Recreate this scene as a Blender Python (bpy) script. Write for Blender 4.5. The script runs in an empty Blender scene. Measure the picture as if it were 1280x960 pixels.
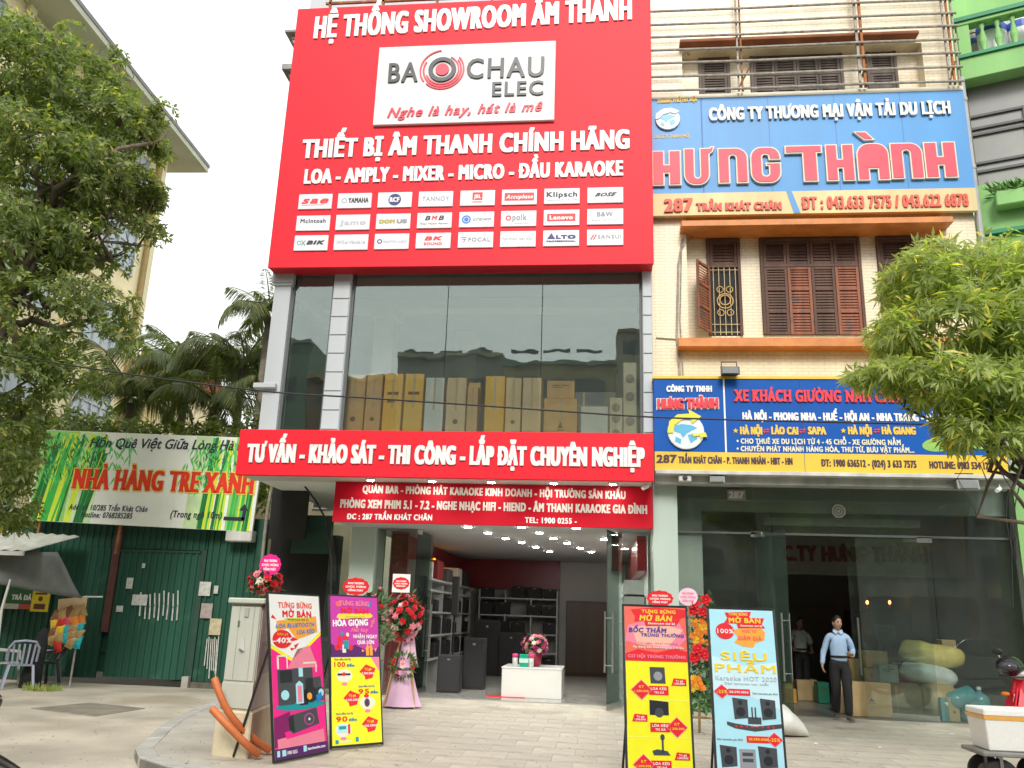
import bpy, bmesh, math, random
import numpy as np
from mathutils import Vector, Matrix
random.seed(7); RNG = np.random.default_rng(7)
S = bpy.context.scene; C = S.collection
# ---------------------------------------------------------------- camera
FPX = 1060.0; CH = 1.5
CM = np.array([[0.9943208, 0.10133283, 0.03252388],
               [0.00429721, 0.26712839, -0.96365137],
               [-0.10633758, 0.95831836, 0.26517587]])     # rows: image right, image down, view direction in the world
cam = bpy.data.cameras.new('camera'); cam.sensor_width = 36; cam.lens = FPX / 1280 * 36
cam.clip_start = 0.05; cam.clip_end = 2000
co = bpy.data.objects.new('camera', cam); C.objects.link(co)
r_, d_, f_ = CM
co.matrix_world = Matrix(((r_[0], -d_[0], -f_[0], 0), (r_[1], -d_[1], -f_[1], 0), (r_[2], -d_[2], -f_[2], CH), (0, 0, 0, 1)))
S.camera = co
# ---------------------------------------------------------------- daylight, white overcast
SUN_EL, SUN_AZ = 38, 176
wd = bpy.data.worlds.new('World'); S.world = wd; wd.use_nodes = True
nt = wd.node_tree; bg = nt.nodes['Background']
sky = nt.nodes.new('ShaderNodeTexSky'); sky.sky_type = 'NISHITA'; sky.sun_disc = False
sky.sun_elevation = math.radians(SUN_EL); sky.sun_rotation = math.radians(SUN_AZ)
sky.air_density = 1.0; sky.dust_density = 1.0; sky.ozone_density = 1.0
hs = nt.nodes.new('ShaderNodeHueSaturation'); hs.inputs['Saturation'].default_value = 0.12
oc = nt.nodes.new('ShaderNodeMix'); oc.data_type = 'RGBA'; oc.inputs[0].default_value = .72; oc.inputs[7].default_value = (7.6, 7.7, 7.7, 1)   # even cloud cover
nt.links.new(sky.outputs[0], hs.inputs['Color']); nt.links.new(hs.outputs[0], oc.inputs[6]); nt.links.new(oc.outputs[2], bg.inputs[0]); bg.inputs[1].default_value = 0.15
sl = bpy.data.lights.new('sun', 'SUN'); sl.energy = 1.7; sl.angle = math.radians(18); sl.color = (1, .955, .88)
so = bpy.data.objects.new('sun', sl); C.objects.link(so)
a, e = math.radians(SUN_AZ), math.radians(SUN_EL)
sd = Vector((math.sin(a) * math.cos(e), math.cos(a) * math.cos(e), math.sin(e)))   # towards the sun, behind the camera
so.rotation_euler = sd.to_track_quat('Z', 'Y').to_euler()
S.view_settings.view_transform = 'Standard'; S.view_settings.look = 'None'
S.view_settings.exposure = 0.68; S.view_settings.gamma = 1
S.cycles.max_bounces = 8; S.cycles.transparent_max_bounces = 16; S.cycles.caustics_reflective = False; S.cycles.caustics_refractive = False

# ---------------------------------------------------------------- measuring: a sight line met with a vertical plane or a level
def ray(px, py): return CM.T @ np.array([px - 640, py - 480, FPX])
def W(px, py, Y):
    r = ray(px, py); t = Y / r[1]; return (r[0] * t, r[2] * t + CH)
def G(px, py, z=0.0):
    r = ray(px, py); t = (z - CH) / r[2]; return (r[0] * t, r[1] * t)
def V3(px, py, Y):
    x, z = W(px, py, Y); return (x, Y, z)

# ---------------------------------------------------------------- materials
MT = {}
def M(name, col, rough=.6, var=.12, scale=6, bump=0, metal=0, streak=False, spec=.5, emit=0, rnd=0, tint=None):
    if name in MT: return MT[name]
    m = bpy.data.materials.new(name); m.use_nodes = True; n = m.node_tree; b = n.nodes['Principled BSDF']; L = n.links
    b.inputs['Roughness'].default_value = rough; b.inputs['Metallic'].default_value = metal
    b.inputs['Specular IOR Level'].default_value = spec
    c = (*col, 1)
    tc = n.nodes.new('ShaderNodeTexCoord'); mp = n.nodes.new('ShaderNodeMapping')
    L.new(tc.outputs['Object'], mp.inputs[0])
    mp.inputs['Scale'].default_value = (scale, scale, scale * (.12 if streak else 1))
    nz = n.nodes.new('ShaderNodeTexNoise'); nz.inputs['Scale'].default_value = 1; nz.inputs['Detail'].default_value = 6
    L.new(mp.outputs[0], nz.inputs['Vector'])
    rp = n.nodes.new('ShaderNodeMapRange'); rp.inputs[1].default_value = .3; rp.inputs[2].default_value = .72
    rp.inputs[3].default_value = 1 - var; rp.inputs[4].default_value = 1 + var * .5
    L.new(nz.outputs[0], rp.inputs[0])
    mx = n.nodes.new('ShaderNodeMix'); mx.data_type = 'RGBA'; mx.blend_type = 'MULTIPLY'; mx.inputs[0].default_value = 1
    mx.inputs[6].default_value = c; L.new(rp.outputs[0], mx.inputs[7])
    out = mx.outputs[2]
    if tint:      # a second colour in patches
        n2 = n.nodes.new('ShaderNodeTexNoise'); n2.inputs['Scale'].default_value = tint[1]; n2.inputs['Detail'].default_value = 5
        L.new(tc.outputs['Object'], n2.inputs['Vector'])
        r2 = n.nodes.new('ShaderNodeMapRange'); r2.inputs[1].default_value = tint[2]; r2.inputs[2].default_value = tint[2] + .12
        L.new(n2.outputs[0], r2.inputs[0])
        m2 = n.nodes.new('ShaderNodeMix'); m2.data_type = 'RGBA'; L.new(r2.outputs[0], m2.inputs[0]); L.new(out, m2.inputs[6]); m2.inputs[7].default_value = (*tint[0], 1)
        out = m2.outputs[2]
    if rnd:       # each copy, or each leaf, its own tone
        src = n.nodes.new('ShaderNodeObjectInfo').outputs['Random'] if rnd > 0 else n.nodes.new('ShaderNodeNewGeometry').outputs['Random Per Island']
        r3 = n.nodes.new('ShaderNodeMapRange'); r3.inputs[3].default_value = 1 - abs(rnd); r3.inputs[4].default_value = 1 + abs(rnd)
        L.new(src, r3.inputs[0])
        h3 = n.nodes.new('ShaderNodeMix'); h3.data_type = 'RGBA'; h3.blend_type = 'MULTIPLY'; h3.inputs[0].default_value = 1
        L.new(out, h3.inputs[6]); L.new(r3.outputs[0], h3.inputs[7]); out = h3.outputs[2]
    L.new(out, b.inputs['Base Color'])
    if emit: b.inputs['Emission Color'].default_value = c; b.inputs['Emission Strength'].default_value = emit
    if bump:
        bn = n.nodes.new('ShaderNodeTexNoise'); bn.inputs['Scale'].default_value = scale * 6; bn.inputs['Detail'].default_value = 5
        L.new(tc.outputs['Object'], bn.inputs['Vector'])
        bp = n.nodes.new('ShaderNodeBump'); bp.inputs['Strength'].default_value = bump; bp.inputs['Distance'].default_value = .02
        L.new(bn.outputs[0], bp.inputs['Height']); L.new(bp.outputs[0], b.inputs['Normal'])
    MT[name] = m; return m
def glass_mat(name, tint=(.80, .90, .86), refl=1.0, wave=.0, dust_veil=.02):
    m = bpy.data.materials.new(name); m.use_nodes = True; n = m.node_tree; L = n.links; n.nodes.remove(n.nodes['Principled BSDF'])
    o = n.nodes['Material Output']; t = n.nodes.new('ShaderNodeBsdfTransparent'); t.inputs[0].default_value = (*tint, 1)
    g = n.nodes.new('ShaderNodeBsdfGlossy'); g.inputs['Roughness'].default_value = .01; g.inputs['Color'].default_value = (.86, .96, .91, 1)
    fr = n.nodes.new('ShaderNodeFresnel'); fr.inputs[0].default_value = 1.52
    mu = n.nodes.new('ShaderNodeMath'); mu.operation = 'MULTIPLY_ADD'; mu.inputs[1].default_value = 1.6 * refl; mu.inputs[2].default_value = .02 * refl; mu.use_clamp = True
    mx = n.nodes.new('ShaderNodeMixShader'); L.new(fr.outputs[0], mu.inputs[0]); L.new(mu.outputs[0], mx.inputs[0])
    L.new(t.outputs[0], mx.inputs[1]); L.new(g.outputs[0], mx.inputs[2]); df = n.nodes.new('ShaderNodeBsdfDiffuse'); df.inputs[0].default_value = (.50, .56, .51, 1); m2 = n.nodes.new('ShaderNodeMixShader')
    dn = n.nodes.new('ShaderNodeTexNoise'); dn.inputs['Scale'].default_value = 1.7; dn.inputs['Detail'].default_value = 6; dt = n.nodes.new('ShaderNodeTexCoord'); L.new(dt.outputs['Object'], dn.inputs['Vector'])
    dm = n.nodes.new('ShaderNodeMapRange'); dm.inputs[1].default_value = .3; dm.inputs[2].default_value = .7; dm.inputs[3].default_value = dust_veil * .6; dm.inputs[4].default_value = dust_veil * 1.4  # dust on the glass, also painting a pale hazy veil over it
    L.new(dn.outputs[0], dm.inputs[0]); L.new(dm.outputs[0], m2.inputs[0]); L.new(mx.outputs[0], m2.inputs[1]); L.new(df.outputs[0], m2.inputs[2]); L.new(m2.outputs[0], o.inputs[0])
    if wave:
        tc = n.nodes.new('ShaderNodeTexCoord'); nz = n.nodes.new('ShaderNodeTexNoise'); nz.inputs['Scale'].default_value = 1.3
        bp = n.nodes.new('ShaderNodeBump'); bp.inputs['Strength'].default_value = wave; bp.inputs['Distance'].default_value = .05
        L.new(tc.outputs['Object'], nz.inputs['Vector']); L.new(nz.outputs[0], bp.inputs['Height']); L.new(bp.outputs[0], g.inputs['Normal'])
    MT[name] = m; return m
def tile_mat(name, c1, c2, mortar, bw, bh, off=.5, msize=.006, rough=.5, vert=True, dirt=.25, bump=.3):
    m = bpy.data.materials.new(name); m.use_nodes = True; n = m.node_tree; L = n.links; b = n.nodes['Principled BSDF']
    tc = n.nodes.new('ShaderNodeTexCoord'); sp = n.nodes.new('ShaderNodeSeparateXYZ'); cb = n.nodes.new('ShaderNodeCombineXYZ')
    L.new(tc.outputs['Object'], sp.inputs[0])
    ad = n.nodes.new('ShaderNodeMath'); ad.operation = 'ADD'; L.new(sp.outputs[0], ad.inputs[0])
    if vert: L.new(sp.outputs[1], ad.inputs[1]); L.new(sp.outputs[2], cb.inputs[1])
    else: L.new(sp.outputs[1], cb.inputs[1])
    L.new(ad.outputs[0], cb.inputs[0])
    bk = n.nodes.new('ShaderNodeTexBrick'); bk.offset = off; bk.inputs['Scale'].default_value = 1
    bk.inputs['Color1'].default_value = (*c1, 1); bk.inputs['Color2'].default_value = (*c2, 1); bk.inputs['Mortar'].default_value = (*mortar, 1)
    bk.inputs['Mortar Size'].default_value = msize; bk.inputs['Brick Width'].default_value = bw; bk.inputs['Row Height'].default_value = bh
    L.new(cb.outputs[0], bk.inputs['Vector'])
    nz = n.nodes.new('ShaderNodeTexNoise'); nz.inputs['Scale'].default_value = .9; nz.inputs['Detail'].default_value = 8
    mp = n.nodes.new('ShaderNodeMapping'); mp.inputs['Scale'].default_value = (1.6, 1.6, .35 if vert else 1.6)
    L.new(tc.outputs['Object'], mp.inputs[0]); L.new(mp.outputs[0], nz.inputs['Vector'])
    rp = n.nodes.new('ShaderNodeMapRange'); rp.inputs[1].default_value = .3; rp.inputs[2].default_value = .6; rp.inputs[3].default_value = 1 - dirt; rp.inputs[4].default_value = 1.03
    L.new(nz.outputs[0], rp.inputs[0])
    mx = n.nodes.new('ShaderNodeMix'); mx.data_type = 'RGBA'; mx.blend_type = 'MULTIPLY'; mx.inputs[0].default_value = 1
    L.new(bk.outputs[0], mx.inputs[6]); L.new(rp.outputs[0], mx.inputs[7]); L.new(mx.outputs[2], b.inputs['Base Color'])
    b.inputs['Roughness'].default_value = rough
    bp = n.nodes.new('ShaderNodeBump'); bp.inputs['Strength'].default_value = bump; bp.inputs['Distance'].default_value = .006; bp.invert = True
    L.new(bk.outputs['Fac'], bp.inputs['Height']); L.new(bp.outputs[0], b.inputs['Normal'])
    MT[name] = m; return m

RED = M('sign red film', (.78, .014, .03), .5, .07, .8, spec=.25)
WHT = M('white acrylic', (.82, .82, .80), .4, .06, 3)
BLK = M('black plastic', (.018, .018, .02), .45, .2, 8)
GREY = M('warm grey paint', (.52, .53, .53), .6, .10, 1.5, .1, streak=True)
STEEL = M('brushed steel', (.62, .62, .60), .28, .1, 12, metal=1)
RUST = M('rusty steel', (.30, .13, .05), .8, .5, 9, .3)
PIPE = M('weathered grey pipe', (.36, .32, .27), .6, .4, 10, .2, tint=((.25, .10, .04), 6, .62))
WOODD = M('weathered dark wood', (.12, .062, .042), .7, .4, 6, .3, streak=True)
WOODR = M('faded red wood', (.30, .10, .05), .65, .45, 7, .3, streak=True, tint=((.13, .08, .06), 3, .55))
DARK = M('dark void', (.03, .03, .03), .9)

# ---------------------------------------------------------------- mesh builder
class MB:
    def __init__(s): s.v = []; s.f = []
    def add(s, vs, fs):
        k = len(s.v); s.v += [tuple(map(float, p)) for p in vs]; s.f += [tuple(i + k for i in f) for f in fs]; return s
    def box(s, x0, x1, y0, y1, z0, z1):
        return s.add([(x, y, z) for x in (x0, x1) for y in (y0, y1) for z in (z0, z1)],
                     [(0, 1, 3, 2), (4, 6, 7, 5), (0, 4, 5, 1), (2, 3, 7, 6), (0, 2, 6, 4), (1, 5, 7, 3)])
    def hexa(s, p):      # 8 points: bottom four in order, top four in order
        return s.add(p, [(3, 2, 1, 0), (4, 5, 6, 7), (0, 1, 5, 4), (1, 2, 6, 5), (2, 3, 7, 6), (3, 0, 4, 7)])
    def bar(s, a, b, w, h, up=(0, 0, 1)):
        a = Vector(a); b = Vector(b); d = (b - a).normalized(); u = Vector(up)
        if abs(d.dot(u)) > .95: u = Vector((0, 1, 0))
        x = d.cross(u).normalized(); y = x.cross(d)
        P = [p + x * i * w / 2 + y * j * h / 2 for p in (a, b) for i, j in ((-1, -1), (1, -1), (1, 1), (-1, 1))]
        return s.hexa(P)
    def tube(s, pts, r, n=8, cap=True):
        pts = [Vector(p) for p in pts]; k = len(pts); rr = r if hasattr(r, '__len__') else [r] * k
        vs = []; fs = []; up = None
        for i, p in enumerate(pts):
            d = (pts[min(i + 1, k - 1)] - pts[max(i - 1, 0)]).normalized()
            if up is None:
                up = Vector((0, 0, 1)) if abs(d.z) < .9 else Vector((1, 0, 0))
            x = d.cross(up).normalized(); y = x.cross(d).normalized(); up = y
            for j in range(n):
                t = 2 * math.pi * j / n; vs.append(p + (x * math.cos(t) + y * math.sin(t)) * rr[i])
        for i in range(k - 1):
            for j in range(n):
                fs.append((i * n + j, i * n + (j + 1) % n, (i + 1) * n + (j + 1) % n, (i + 1) * n + j))
        if cap: fs.append(tuple(range(n))[::-1]); fs.append(tuple((k - 1) * n + j for j in range(n)))
        return s.add(vs, fs)
    def lathe(s, prof, c=(0, 0, 0), n=16, ax=None):      # profile of (radius, height)
        vs = []; fs = []; k = len(prof)
        q = Vector(ax).normalized().to_track_quat('Z', 'Y') if ax else None
        for r, z in prof:
            for j in range(n):
                t = 2 * math.pi * j / n; p = Vector((r * math.cos(t), r * math.sin(t), z))
                if q: p = q @ p
                vs.append(Vector(c) + p)
        for i in range(k - 1):
            for j in range(n): fs.append((i * n + j, i * n + (j + 1) % n, (i + 1) * n + (j + 1) % n, (i + 1) * n + j))
        fs.append(tuple(range(n))[::-1]); fs.append(tuple((k - 1) * n + j for j in range(n)))
        return s.add(vs, fs)
    def blob(s, c, r, n=12, m=8, fn=None):
        vs = []; fs = []
        for i in range(m + 1):
            ph = math.pi * i / m
            for j in range(n):
                t = 2 * math.pi * j / n; d = Vector((math.sin(ph) * math.cos(t), math.sin(ph) * math.sin(t), math.cos(ph)))
                k = fn(d) if fn else 1
                vs.append((c[0] + d.x * r[0] * k, c[1] + d.y * r[1] * k, c[2] + d.z * r[2] * k))
        for i in range(m):
            for j in range(n): fs.append((i * n + j, (i + 1) * n + j, (i + 1) * n + (j + 1) % n, i * n + (j + 1) % n))
        return s.add(vs, fs)
    def plate(s, fr, pts, d0, d1):      # a flat shape of real thickness standing on a frame
        n = len(pts)
        ar = sum(pts[i][0] * pts[(i + 1) % n][1] - pts[(i + 1) % n][0] * pts[i][1] for i in range(n))
        if ar < 0: pts = pts[::-1]
        vs = [fr.pt(u, v, d1) for u, v in pts] + [fr.pt(u, v, d0) for u, v in pts]
        fs = [tuple(range(n)), tuple(range(n, 2 * n))[::-1]] + [((i + 1) % n, i, n + i, n + (i + 1) % n) for i in range(n)]
        return s.add(vs, fs)
    def rect(s, fr, u0, u1, v0, v1, d0, d1): return s.plate(fr, [(u0, v0), (u1, v0), (u1, v1), (u0, v1)], d0, d1)
    def disc(s, fr, u, v, r, d0, d1, n=20, ry=None, rot=0, a0=0, a1=360):
        ry = ry or r; P = []
        for i in range(n if a1 - a0 == 360 else n + 1):
            t = math.radians(a0 + (a1 - a0) * i / n); x, y = r * math.cos(t), ry * math.sin(t)
            P.append((u + x * math.cos(rot) - y * math.sin(rot), v + x * math.sin(rot) + y * math.cos(rot)))
        return s.plate(fr, P, d0, d1)
    def ring(s, fr, u, v, r, w, d0, d1, a0=0, a1=360, n=28):
        for i in range(n):
            t0 = math.radians(a0 + (a1 - a0) * i / n); t1 = math.radians(a0 + (a1 - a0) * (i + 1) / n)
            s.plate(fr, [(u + r * math.cos(t0), v + r * math.sin(t0)), (u + r * math.cos(t1), v + r * math.sin(t1)),
                         (u + (r - w) * math.cos(t1), v + (r - w) * math.sin(t1)), (u + (r - w) * math.cos(t0), v + (r - w) * math.sin(t0))], d0, d1)
        return s
    def stroke(s, fr, pts, w, d0, d1):
        for (a, b), (c, d) in zip(pts, pts[1:]):
            L = math.hypot(c - a, d - b) or 1; nx, ny = -(d - b) / L * w / 2, (c - a) / L * w / 2; ex, ey = (c - a) / L * w * .3, (d - b) / L * w * .3
            s.plate(fr, [(a - ex - nx, b - ey - ny), (c + ex - nx, d + ey - ny), (c + ex + nx, d + ey + ny), (a - ex + nx, b - ey + ny)], d0, d1)
        return s
class Frame:
    def __init__(s, o, ux, uy, sx=1, sy=1):
        s.o = Vector(o); s.ux = Vector(ux).normalized(); s.uy = Vector(uy).normalized(); s.n = s.ux.cross(s.uy); s.sx = sx; s.sy = sy
    def pt(s, u, v, d=0): return s.o + s.ux * u * s.sx + s.uy * v * s.sy + s.n * d
def FR(Y): return Frame((0, Y, 0), (1, 0, 0), (0, 0, 1))

BASE = {}
def mesh_of(name, mb, mat, off=(0, 0, 0), smooth=False, bev=0, seg=1):
    me = bpy.data.meshes.new(name); ox, oy, oz = off
    me.from_pydata([(x - ox, y - oy, z - oz) for x, y, z in mb.v], [], mb.f)
    if bev:
        b = bmesh.new(); b.from_mesh(me)
        bmesh.ops.bevel(b, geom=[e for e in b.edges if len(e.link_faces) == 2 and e.calc_face_angle() > .6], offset=bev, segments=seg, affect='EDGES', clamp_overlap=True)
        b.to_mesh(me); b.free()
    me.materials.append(mat)
    if smooth: me.shade_smooth()
    me.update(); return me
def obj(name, mb, mat, parent=None, smooth=False, bev=0, label=None, kind=None, seg=1):
    off = BASE[parent.name] if parent else (0, 0, 0)
    o = bpy.data.objects.new(name, mesh_of(name, mb, mat, off, smooth, bev, seg)); C.objects.link(o)
    if parent: o.parent = parent; BASE[o.name] = off
    else: BASE[o.name] = (0, 0, 0)
    if label: o['label'] = label
    if kind: o['kind'] = kind
    return o
def thing(name, label, cat, loc=(0, 0, 0), group=None, kind=None):
    o = bpy.data.objects.new(name, None); C.objects.link(o); o.empty_display_size = .1; o.location = loc; BASE[o.name] = tuple(loc)
    o['label'] = label; o['category'] = cat
    if group: o['group'] = group
    return o
def single(name, mb, mat, label, cat, group=None, smooth=False, bev=0, kind=None, seg=1):
    P = np.array(mb.v); loc = ((P[:, 0].min() + P[:, 0].max()) / 2, (P[:, 1].min() + P[:, 1].max()) / 2, P[:, 2].min())
    o = bpy.data.objects.new(name, mesh_of(name, mb, mat, loc, smooth, bev, seg)); C.objects.link(o); o.location = loc; BASE[o.name] = tuple(loc)
    o['label'] = label; o['category'] = cat
    if group: o['group'] = group
    if kind: o['kind'] = kind
    return o
def struct(name, mb, mat, parent=None, **k):
    return obj(name, mb, mat, parent, kind='structure', **k)
def dup(root, loc, rz=0, label=None, group=None, sc=None):
    def cp(o, par):
        c = o.copy(); C.objects.link(c)
        if par: c.parent = par
        for ch in list(o.children): cp(ch, c)
        return c
    r = cp(root, None); r.location = loc; r.rotation_euler = (0, 0, rz)
    if sc: r.scale = (sc,) * 3 if not hasattr(sc, '__len__') else sc
    if label: r['label'] = label
    if group: r['group'] = group
    return r
def copy_piece(o, loc, parent=None):
    c = o.copy(); C.objects.link(c); c.location = loc
    if parent: c.parent = parent
    return c

# ---------------------------------------------------------------- lettering
_tc = {}
def glyphs(body, sc, sh, res):
    k = (body, sc, sh, res)
    if k not in _tc:
        cu = bpy.data.curves.new('txt', 'FONT'); cu.body = body; cu.extrude = .5; cu.resolution_u = res; cu.space_character = sc; cu.shear = sh
        o = bpy.data.objects.new('txt', cu); C.objects.link(o)
        me = bpy.data.meshes.new_from_object(o.evaluated_get(bpy.context.evaluated_depsgraph_get()))
        v = np.array([p.co[:] for p in me.vertices]); f = [tuple(p.vertices) for p in me.polygons]
        bpy.data.objects.remove(o); bpy.data.curves.remove(cu); bpy.data.meshes.remove(me); _tc[k] = (v, f)
    return _tc[k]
CAPH = glyphs('H', 1, 0, 2)[0][:, 1].max()
def text(parent, fr, body, a, b, cap, mat, d=0, ext=.01, bw=0, bh=0, sc=1.14, sh=0, name='lettering', res=3, label=None, serif=0, mb=None, out=0):
    """body from baseline point a to baseline point b (frame units), capitals `cap` high, raised `ext` over depth d; bw, bh thicken the strokes"""
    raw = body; body = body.translate(str.maketrans('ĐđƠỜỚỢỞỠƯỪỨỰỬỮơờớợởỡưừứựửữ', 'DdOÒÓỌỎÕUÙÚỤỦŨoòóọỏõuùúụủũ')); bw *= .62; bh *= .8
    v, f = glyphs(body, sc, sh, res); x0, x1 = v[:, 0].min(), v[:, 0].max(); w = x1 - x0
    a = np.array(a, float); b = np.array(b, float); a = a + (b - a) / np.linalg.norm(b - a) * bw; b = b - (b - a) / np.linalg.norm(b - a) * bw
    L = np.linalg.norm(b - a); ux = (b - a) / L; m = mb or MB(); sx = L / w; sz = (cap - 2 * bh) / CAPH
    stem = .075 * sx; nx = max(1, math.ceil(bw / max(stem, 1e-5))) if bw else 0; ny = max(1, math.ceil(bh / (.07 * sz))) if bh else 0
    k = 0
    for i in range(-nx, nx + 1):
        for j in range(-ny, ny + 1):
            dx = bw * i / nx if nx else 0; dy = (bh * j / ny if ny else 0) + bh
            top = d + ext - k * .0004 * (1 if ext > .004 else .2)
            vs = [fr.pt(a[0] + ux[0] * ((p[0] - x0) * sx + dx), a[1] + ux[1] * ((p[0] - x0) * sx + dx) + p[1] * sz + dy, top if p[2] > 0 else d) for p in v]
            m.add(vs, f); k += 1
    for i, ch in enumerate(raw):      # the horn of O and U
        if ch in 'ƠỜỚỢỞỠƯỪỨỰỬỮơờớợởỡưừứựửữ':
            xr = glyphs(body[:i + 1], sc, 0, res)[0][:, 0].max(); up = ch.isupper(); U_ = ch in 'ƯỪỨỰỬỮưừứựửữ'; zh_ = CAPH * ((1.0 if U_ else .86) if up else (.7 if U_ else .6)); xr += 0 if U_ else -.05
            u0 = a[0] + (xr - x0 + sh * zh_) * sx; vv = a[1] + (b[1] - a[1]) * ((xr - x0) / w) + zh_ * sz + bh; t_ = (.05 if U_ else .04) * sz + bh
            m.plate(fr, [(u0 - .07 * sx, vv - t_ * 1.6), (u0 + .05 * sx + bw, vv - t_), (u0 + .12 * sx + bw, vv + .07 * sz + t_), (u0 + .03 * sx, vv + .07 * sz + t_), (u0 + .0 * sx, vv)], d, d + ext + (.0012 if ext > .004 else .0003))
    for i, ch in enumerate(raw):      # the crossbar of the Vietnamese D
        if ch in 'Đđ':
            xr = glyphs(body[:i + 1], sc, 0, res)[0][:, 0].max(); gd = glyphs(body[i], sc, 0, res)[0][:, 0]; xl = xr - (gd.max() - gd.min())
            lo, hi, zz = (xl - .13, xl + .26, CAPH * .5) if ch == 'Đ' else (xr - .22, xr + .07, CAPH * .82)
            u0 = a[0] + (lo - x0 + sh * zz) * sx; u1 = a[0] + (hi - x0 + sh * zz) * sx; vv = a[1] + (b[1] - a[1]) * ((xl - x0) / w) + zz * sz + bh
            hb = max(.055 * sz, bh * .8); m.rect(fr, u0, u1, vv - hb, vv + hb, d, d + ext + (.0008 if ext > .004 else .0002))
    if serif:       # slab feet and heads on every stroke that ends on the baseline or the cap line
        for lev, sg in ((0, 1), (CAPH, -1)):
            segs = []
            for fc in f:
                for p, q in zip(fc, fc[1:] + fc[:1]):
                    P, Q = v[p], v[q]
                    if P[2] > 0 and Q[2] > 0 and abs(P[1] - lev) < .004 and abs(Q[1] - lev) < .004: segs.append(sorted((P[0], Q[0])))
            segs.sort(); mg = []
            for s0, s1 in segs:
                if mg and s0 <= mg[-1][1] + .001: mg[-1][1] = max(mg[-1][1], s1)
                else: mg.append([s0, s1])
            for s0, s1 in mg:
                if s1 - s0 < .02: continue
                u0 = a[0] + (s0 - x0 - .045) * sx - bw; u1 = a[0] + (s1 - x0 + .045) * sx + bw; t = serif * cap
                base = a[1] + (b[1] - a[1]) * ((s0 - x0) / w) + (0 if sg > 0 else cap - t)
                m.rect(fr, u0, u1, base, base + t, d, d + ext + .0006)
    if mb: return m
    return obj(name, m, mat, parent, label=label)
def ptext(parent, Y, body, A, B, cap, mat, **k):      # the same, measured along sight lines onto the plane Y
    a = W(*A, Y); b = W(*B, Y); c = W(A[0], A[1] - cap, Y)[1] - a[1]
    return text(parent, FR(Y), body, a, b, c, mat, **k)
def prect(mb, Y, x0, y0, x1, y1, d0, d1):      # a rectangle by its left, top, right, bottom sight lines
    xm, ym = (x0 + x1) / 2, (y0 + y1) / 2
    return mb.rect(FR(Y), W(x0, ym, Y)[0], W(x1, ym, Y)[0], W(xm, y1, Y)[1], W(xm, y0, Y)[1], d0, d1)
# ================================================================ GROUND
ASPH = M('asphalt', (.10, .10, .10), .9, .3, 1.2, .6)
CONC = M('worn concrete lane', (.46, .42, .34), .88, .35, .9, .5, tint=((.34, .30, .23), .55, .55))
CEM = M('pale cement apron', (.42, .40, .35), .85, .22, 1.6, .4)
KERB = M('grey kerb stone', (.40, .40, .37), .85, .25, 4, .4, rnd=.06)
PAVE = M('buff paving tile', (.50, .465, .385), .62, .22, 2.2, .25, rnd=.075, tint=((.34, .31, .25), .9, .52))
gm = MB(); gm.box(-400, 400, -400, 400, -.6, -.125); struct('ground', gm, M('far ground', (.2, .19, .16), .9, .3, .3, .4))
gm = MB(); gm.box(-60, 60, -14, 8.25, -.2, -.115); struct('road', gm, ASPH)
gm = MB(); gm.box(-30, -4.0, 8.0, 17.6, -.2, -.10); struct('concrete_lane', gm, CONC)
gm = MB(); gm.box(-60, 60, -19, -14, -.2, .01); struct('opposite_pavement', gm, CEM)
KP = [(14, 8.3), (2, 8.3), (-3.4, 8.3), (-4.15, 8.52), (-4.7, 8.95), (-5.05, 9.5), (-5.3, 10.2), (-5.6, 11.0), (-5.85, 11.8), (-6.1, 12.8), (-6.3, 13.8), (-6.55, 15.2), (-6.7, 17.6)]
fl = Frame((0, 0, 0), (1, 0, 0), (0, 1, 0))
gm = MB(); gm.plate(fl, KP + [(14, 17.6)], -.2, -.006); struct('pavement_base', gm, CEM)
kb = thing('kerb', 'rounded pale kerb curving from the street into the side lane', 'kerb', (-5, 9.5, -.12)); kb['kind'] = 'structure'; del kb['category']
def dense(P, step):
    out = []
    for (a0, b0), (a1, b1) in zip(P, P[1:]):
        L = math.hypot(a1 - a0, b1 - b0); n = max(1, round(L / step))
        for i in range(n): out.append((a0 + (a1 - a0) * i / n, b0 + (b1 - b0) * i / n))
    return out + [P[-1]]
kd = dense(KP, .8)
for i, (p, q) in enumerate(zip(kd, kd[1:])):
    d = Vector((q[0] - p[0], q[1] - p[1], 0)).normalized(); nrm = Vector((d.y, -d.x, 0)) * -1
    if i % 1 == 0:
        m = MB(); g_ = .006
        A = Vector((*p, 0)) + d * g_; B = Vector((*q, 0)) - d * g_; wv = nrm * .20
        j = random.uniform(-.004, .004)
        m.hexa([A + Vector((0, 0, -.2)), B + Vector((0, 0, -.2)), B - wv + Vector((0, 0, -.2)), A - wv + Vector((0, 0, -.2)),
                A + Vector((0, 0, .004 + j)), B + Vector((0, 0, .004 + j)), B - wv + Vector((0, 0, .006 + j)), A - wv + Vector((0, 0, .006 + j))])
        obj('kerb_stone', m, KERB, kb, bev=.02)
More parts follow.
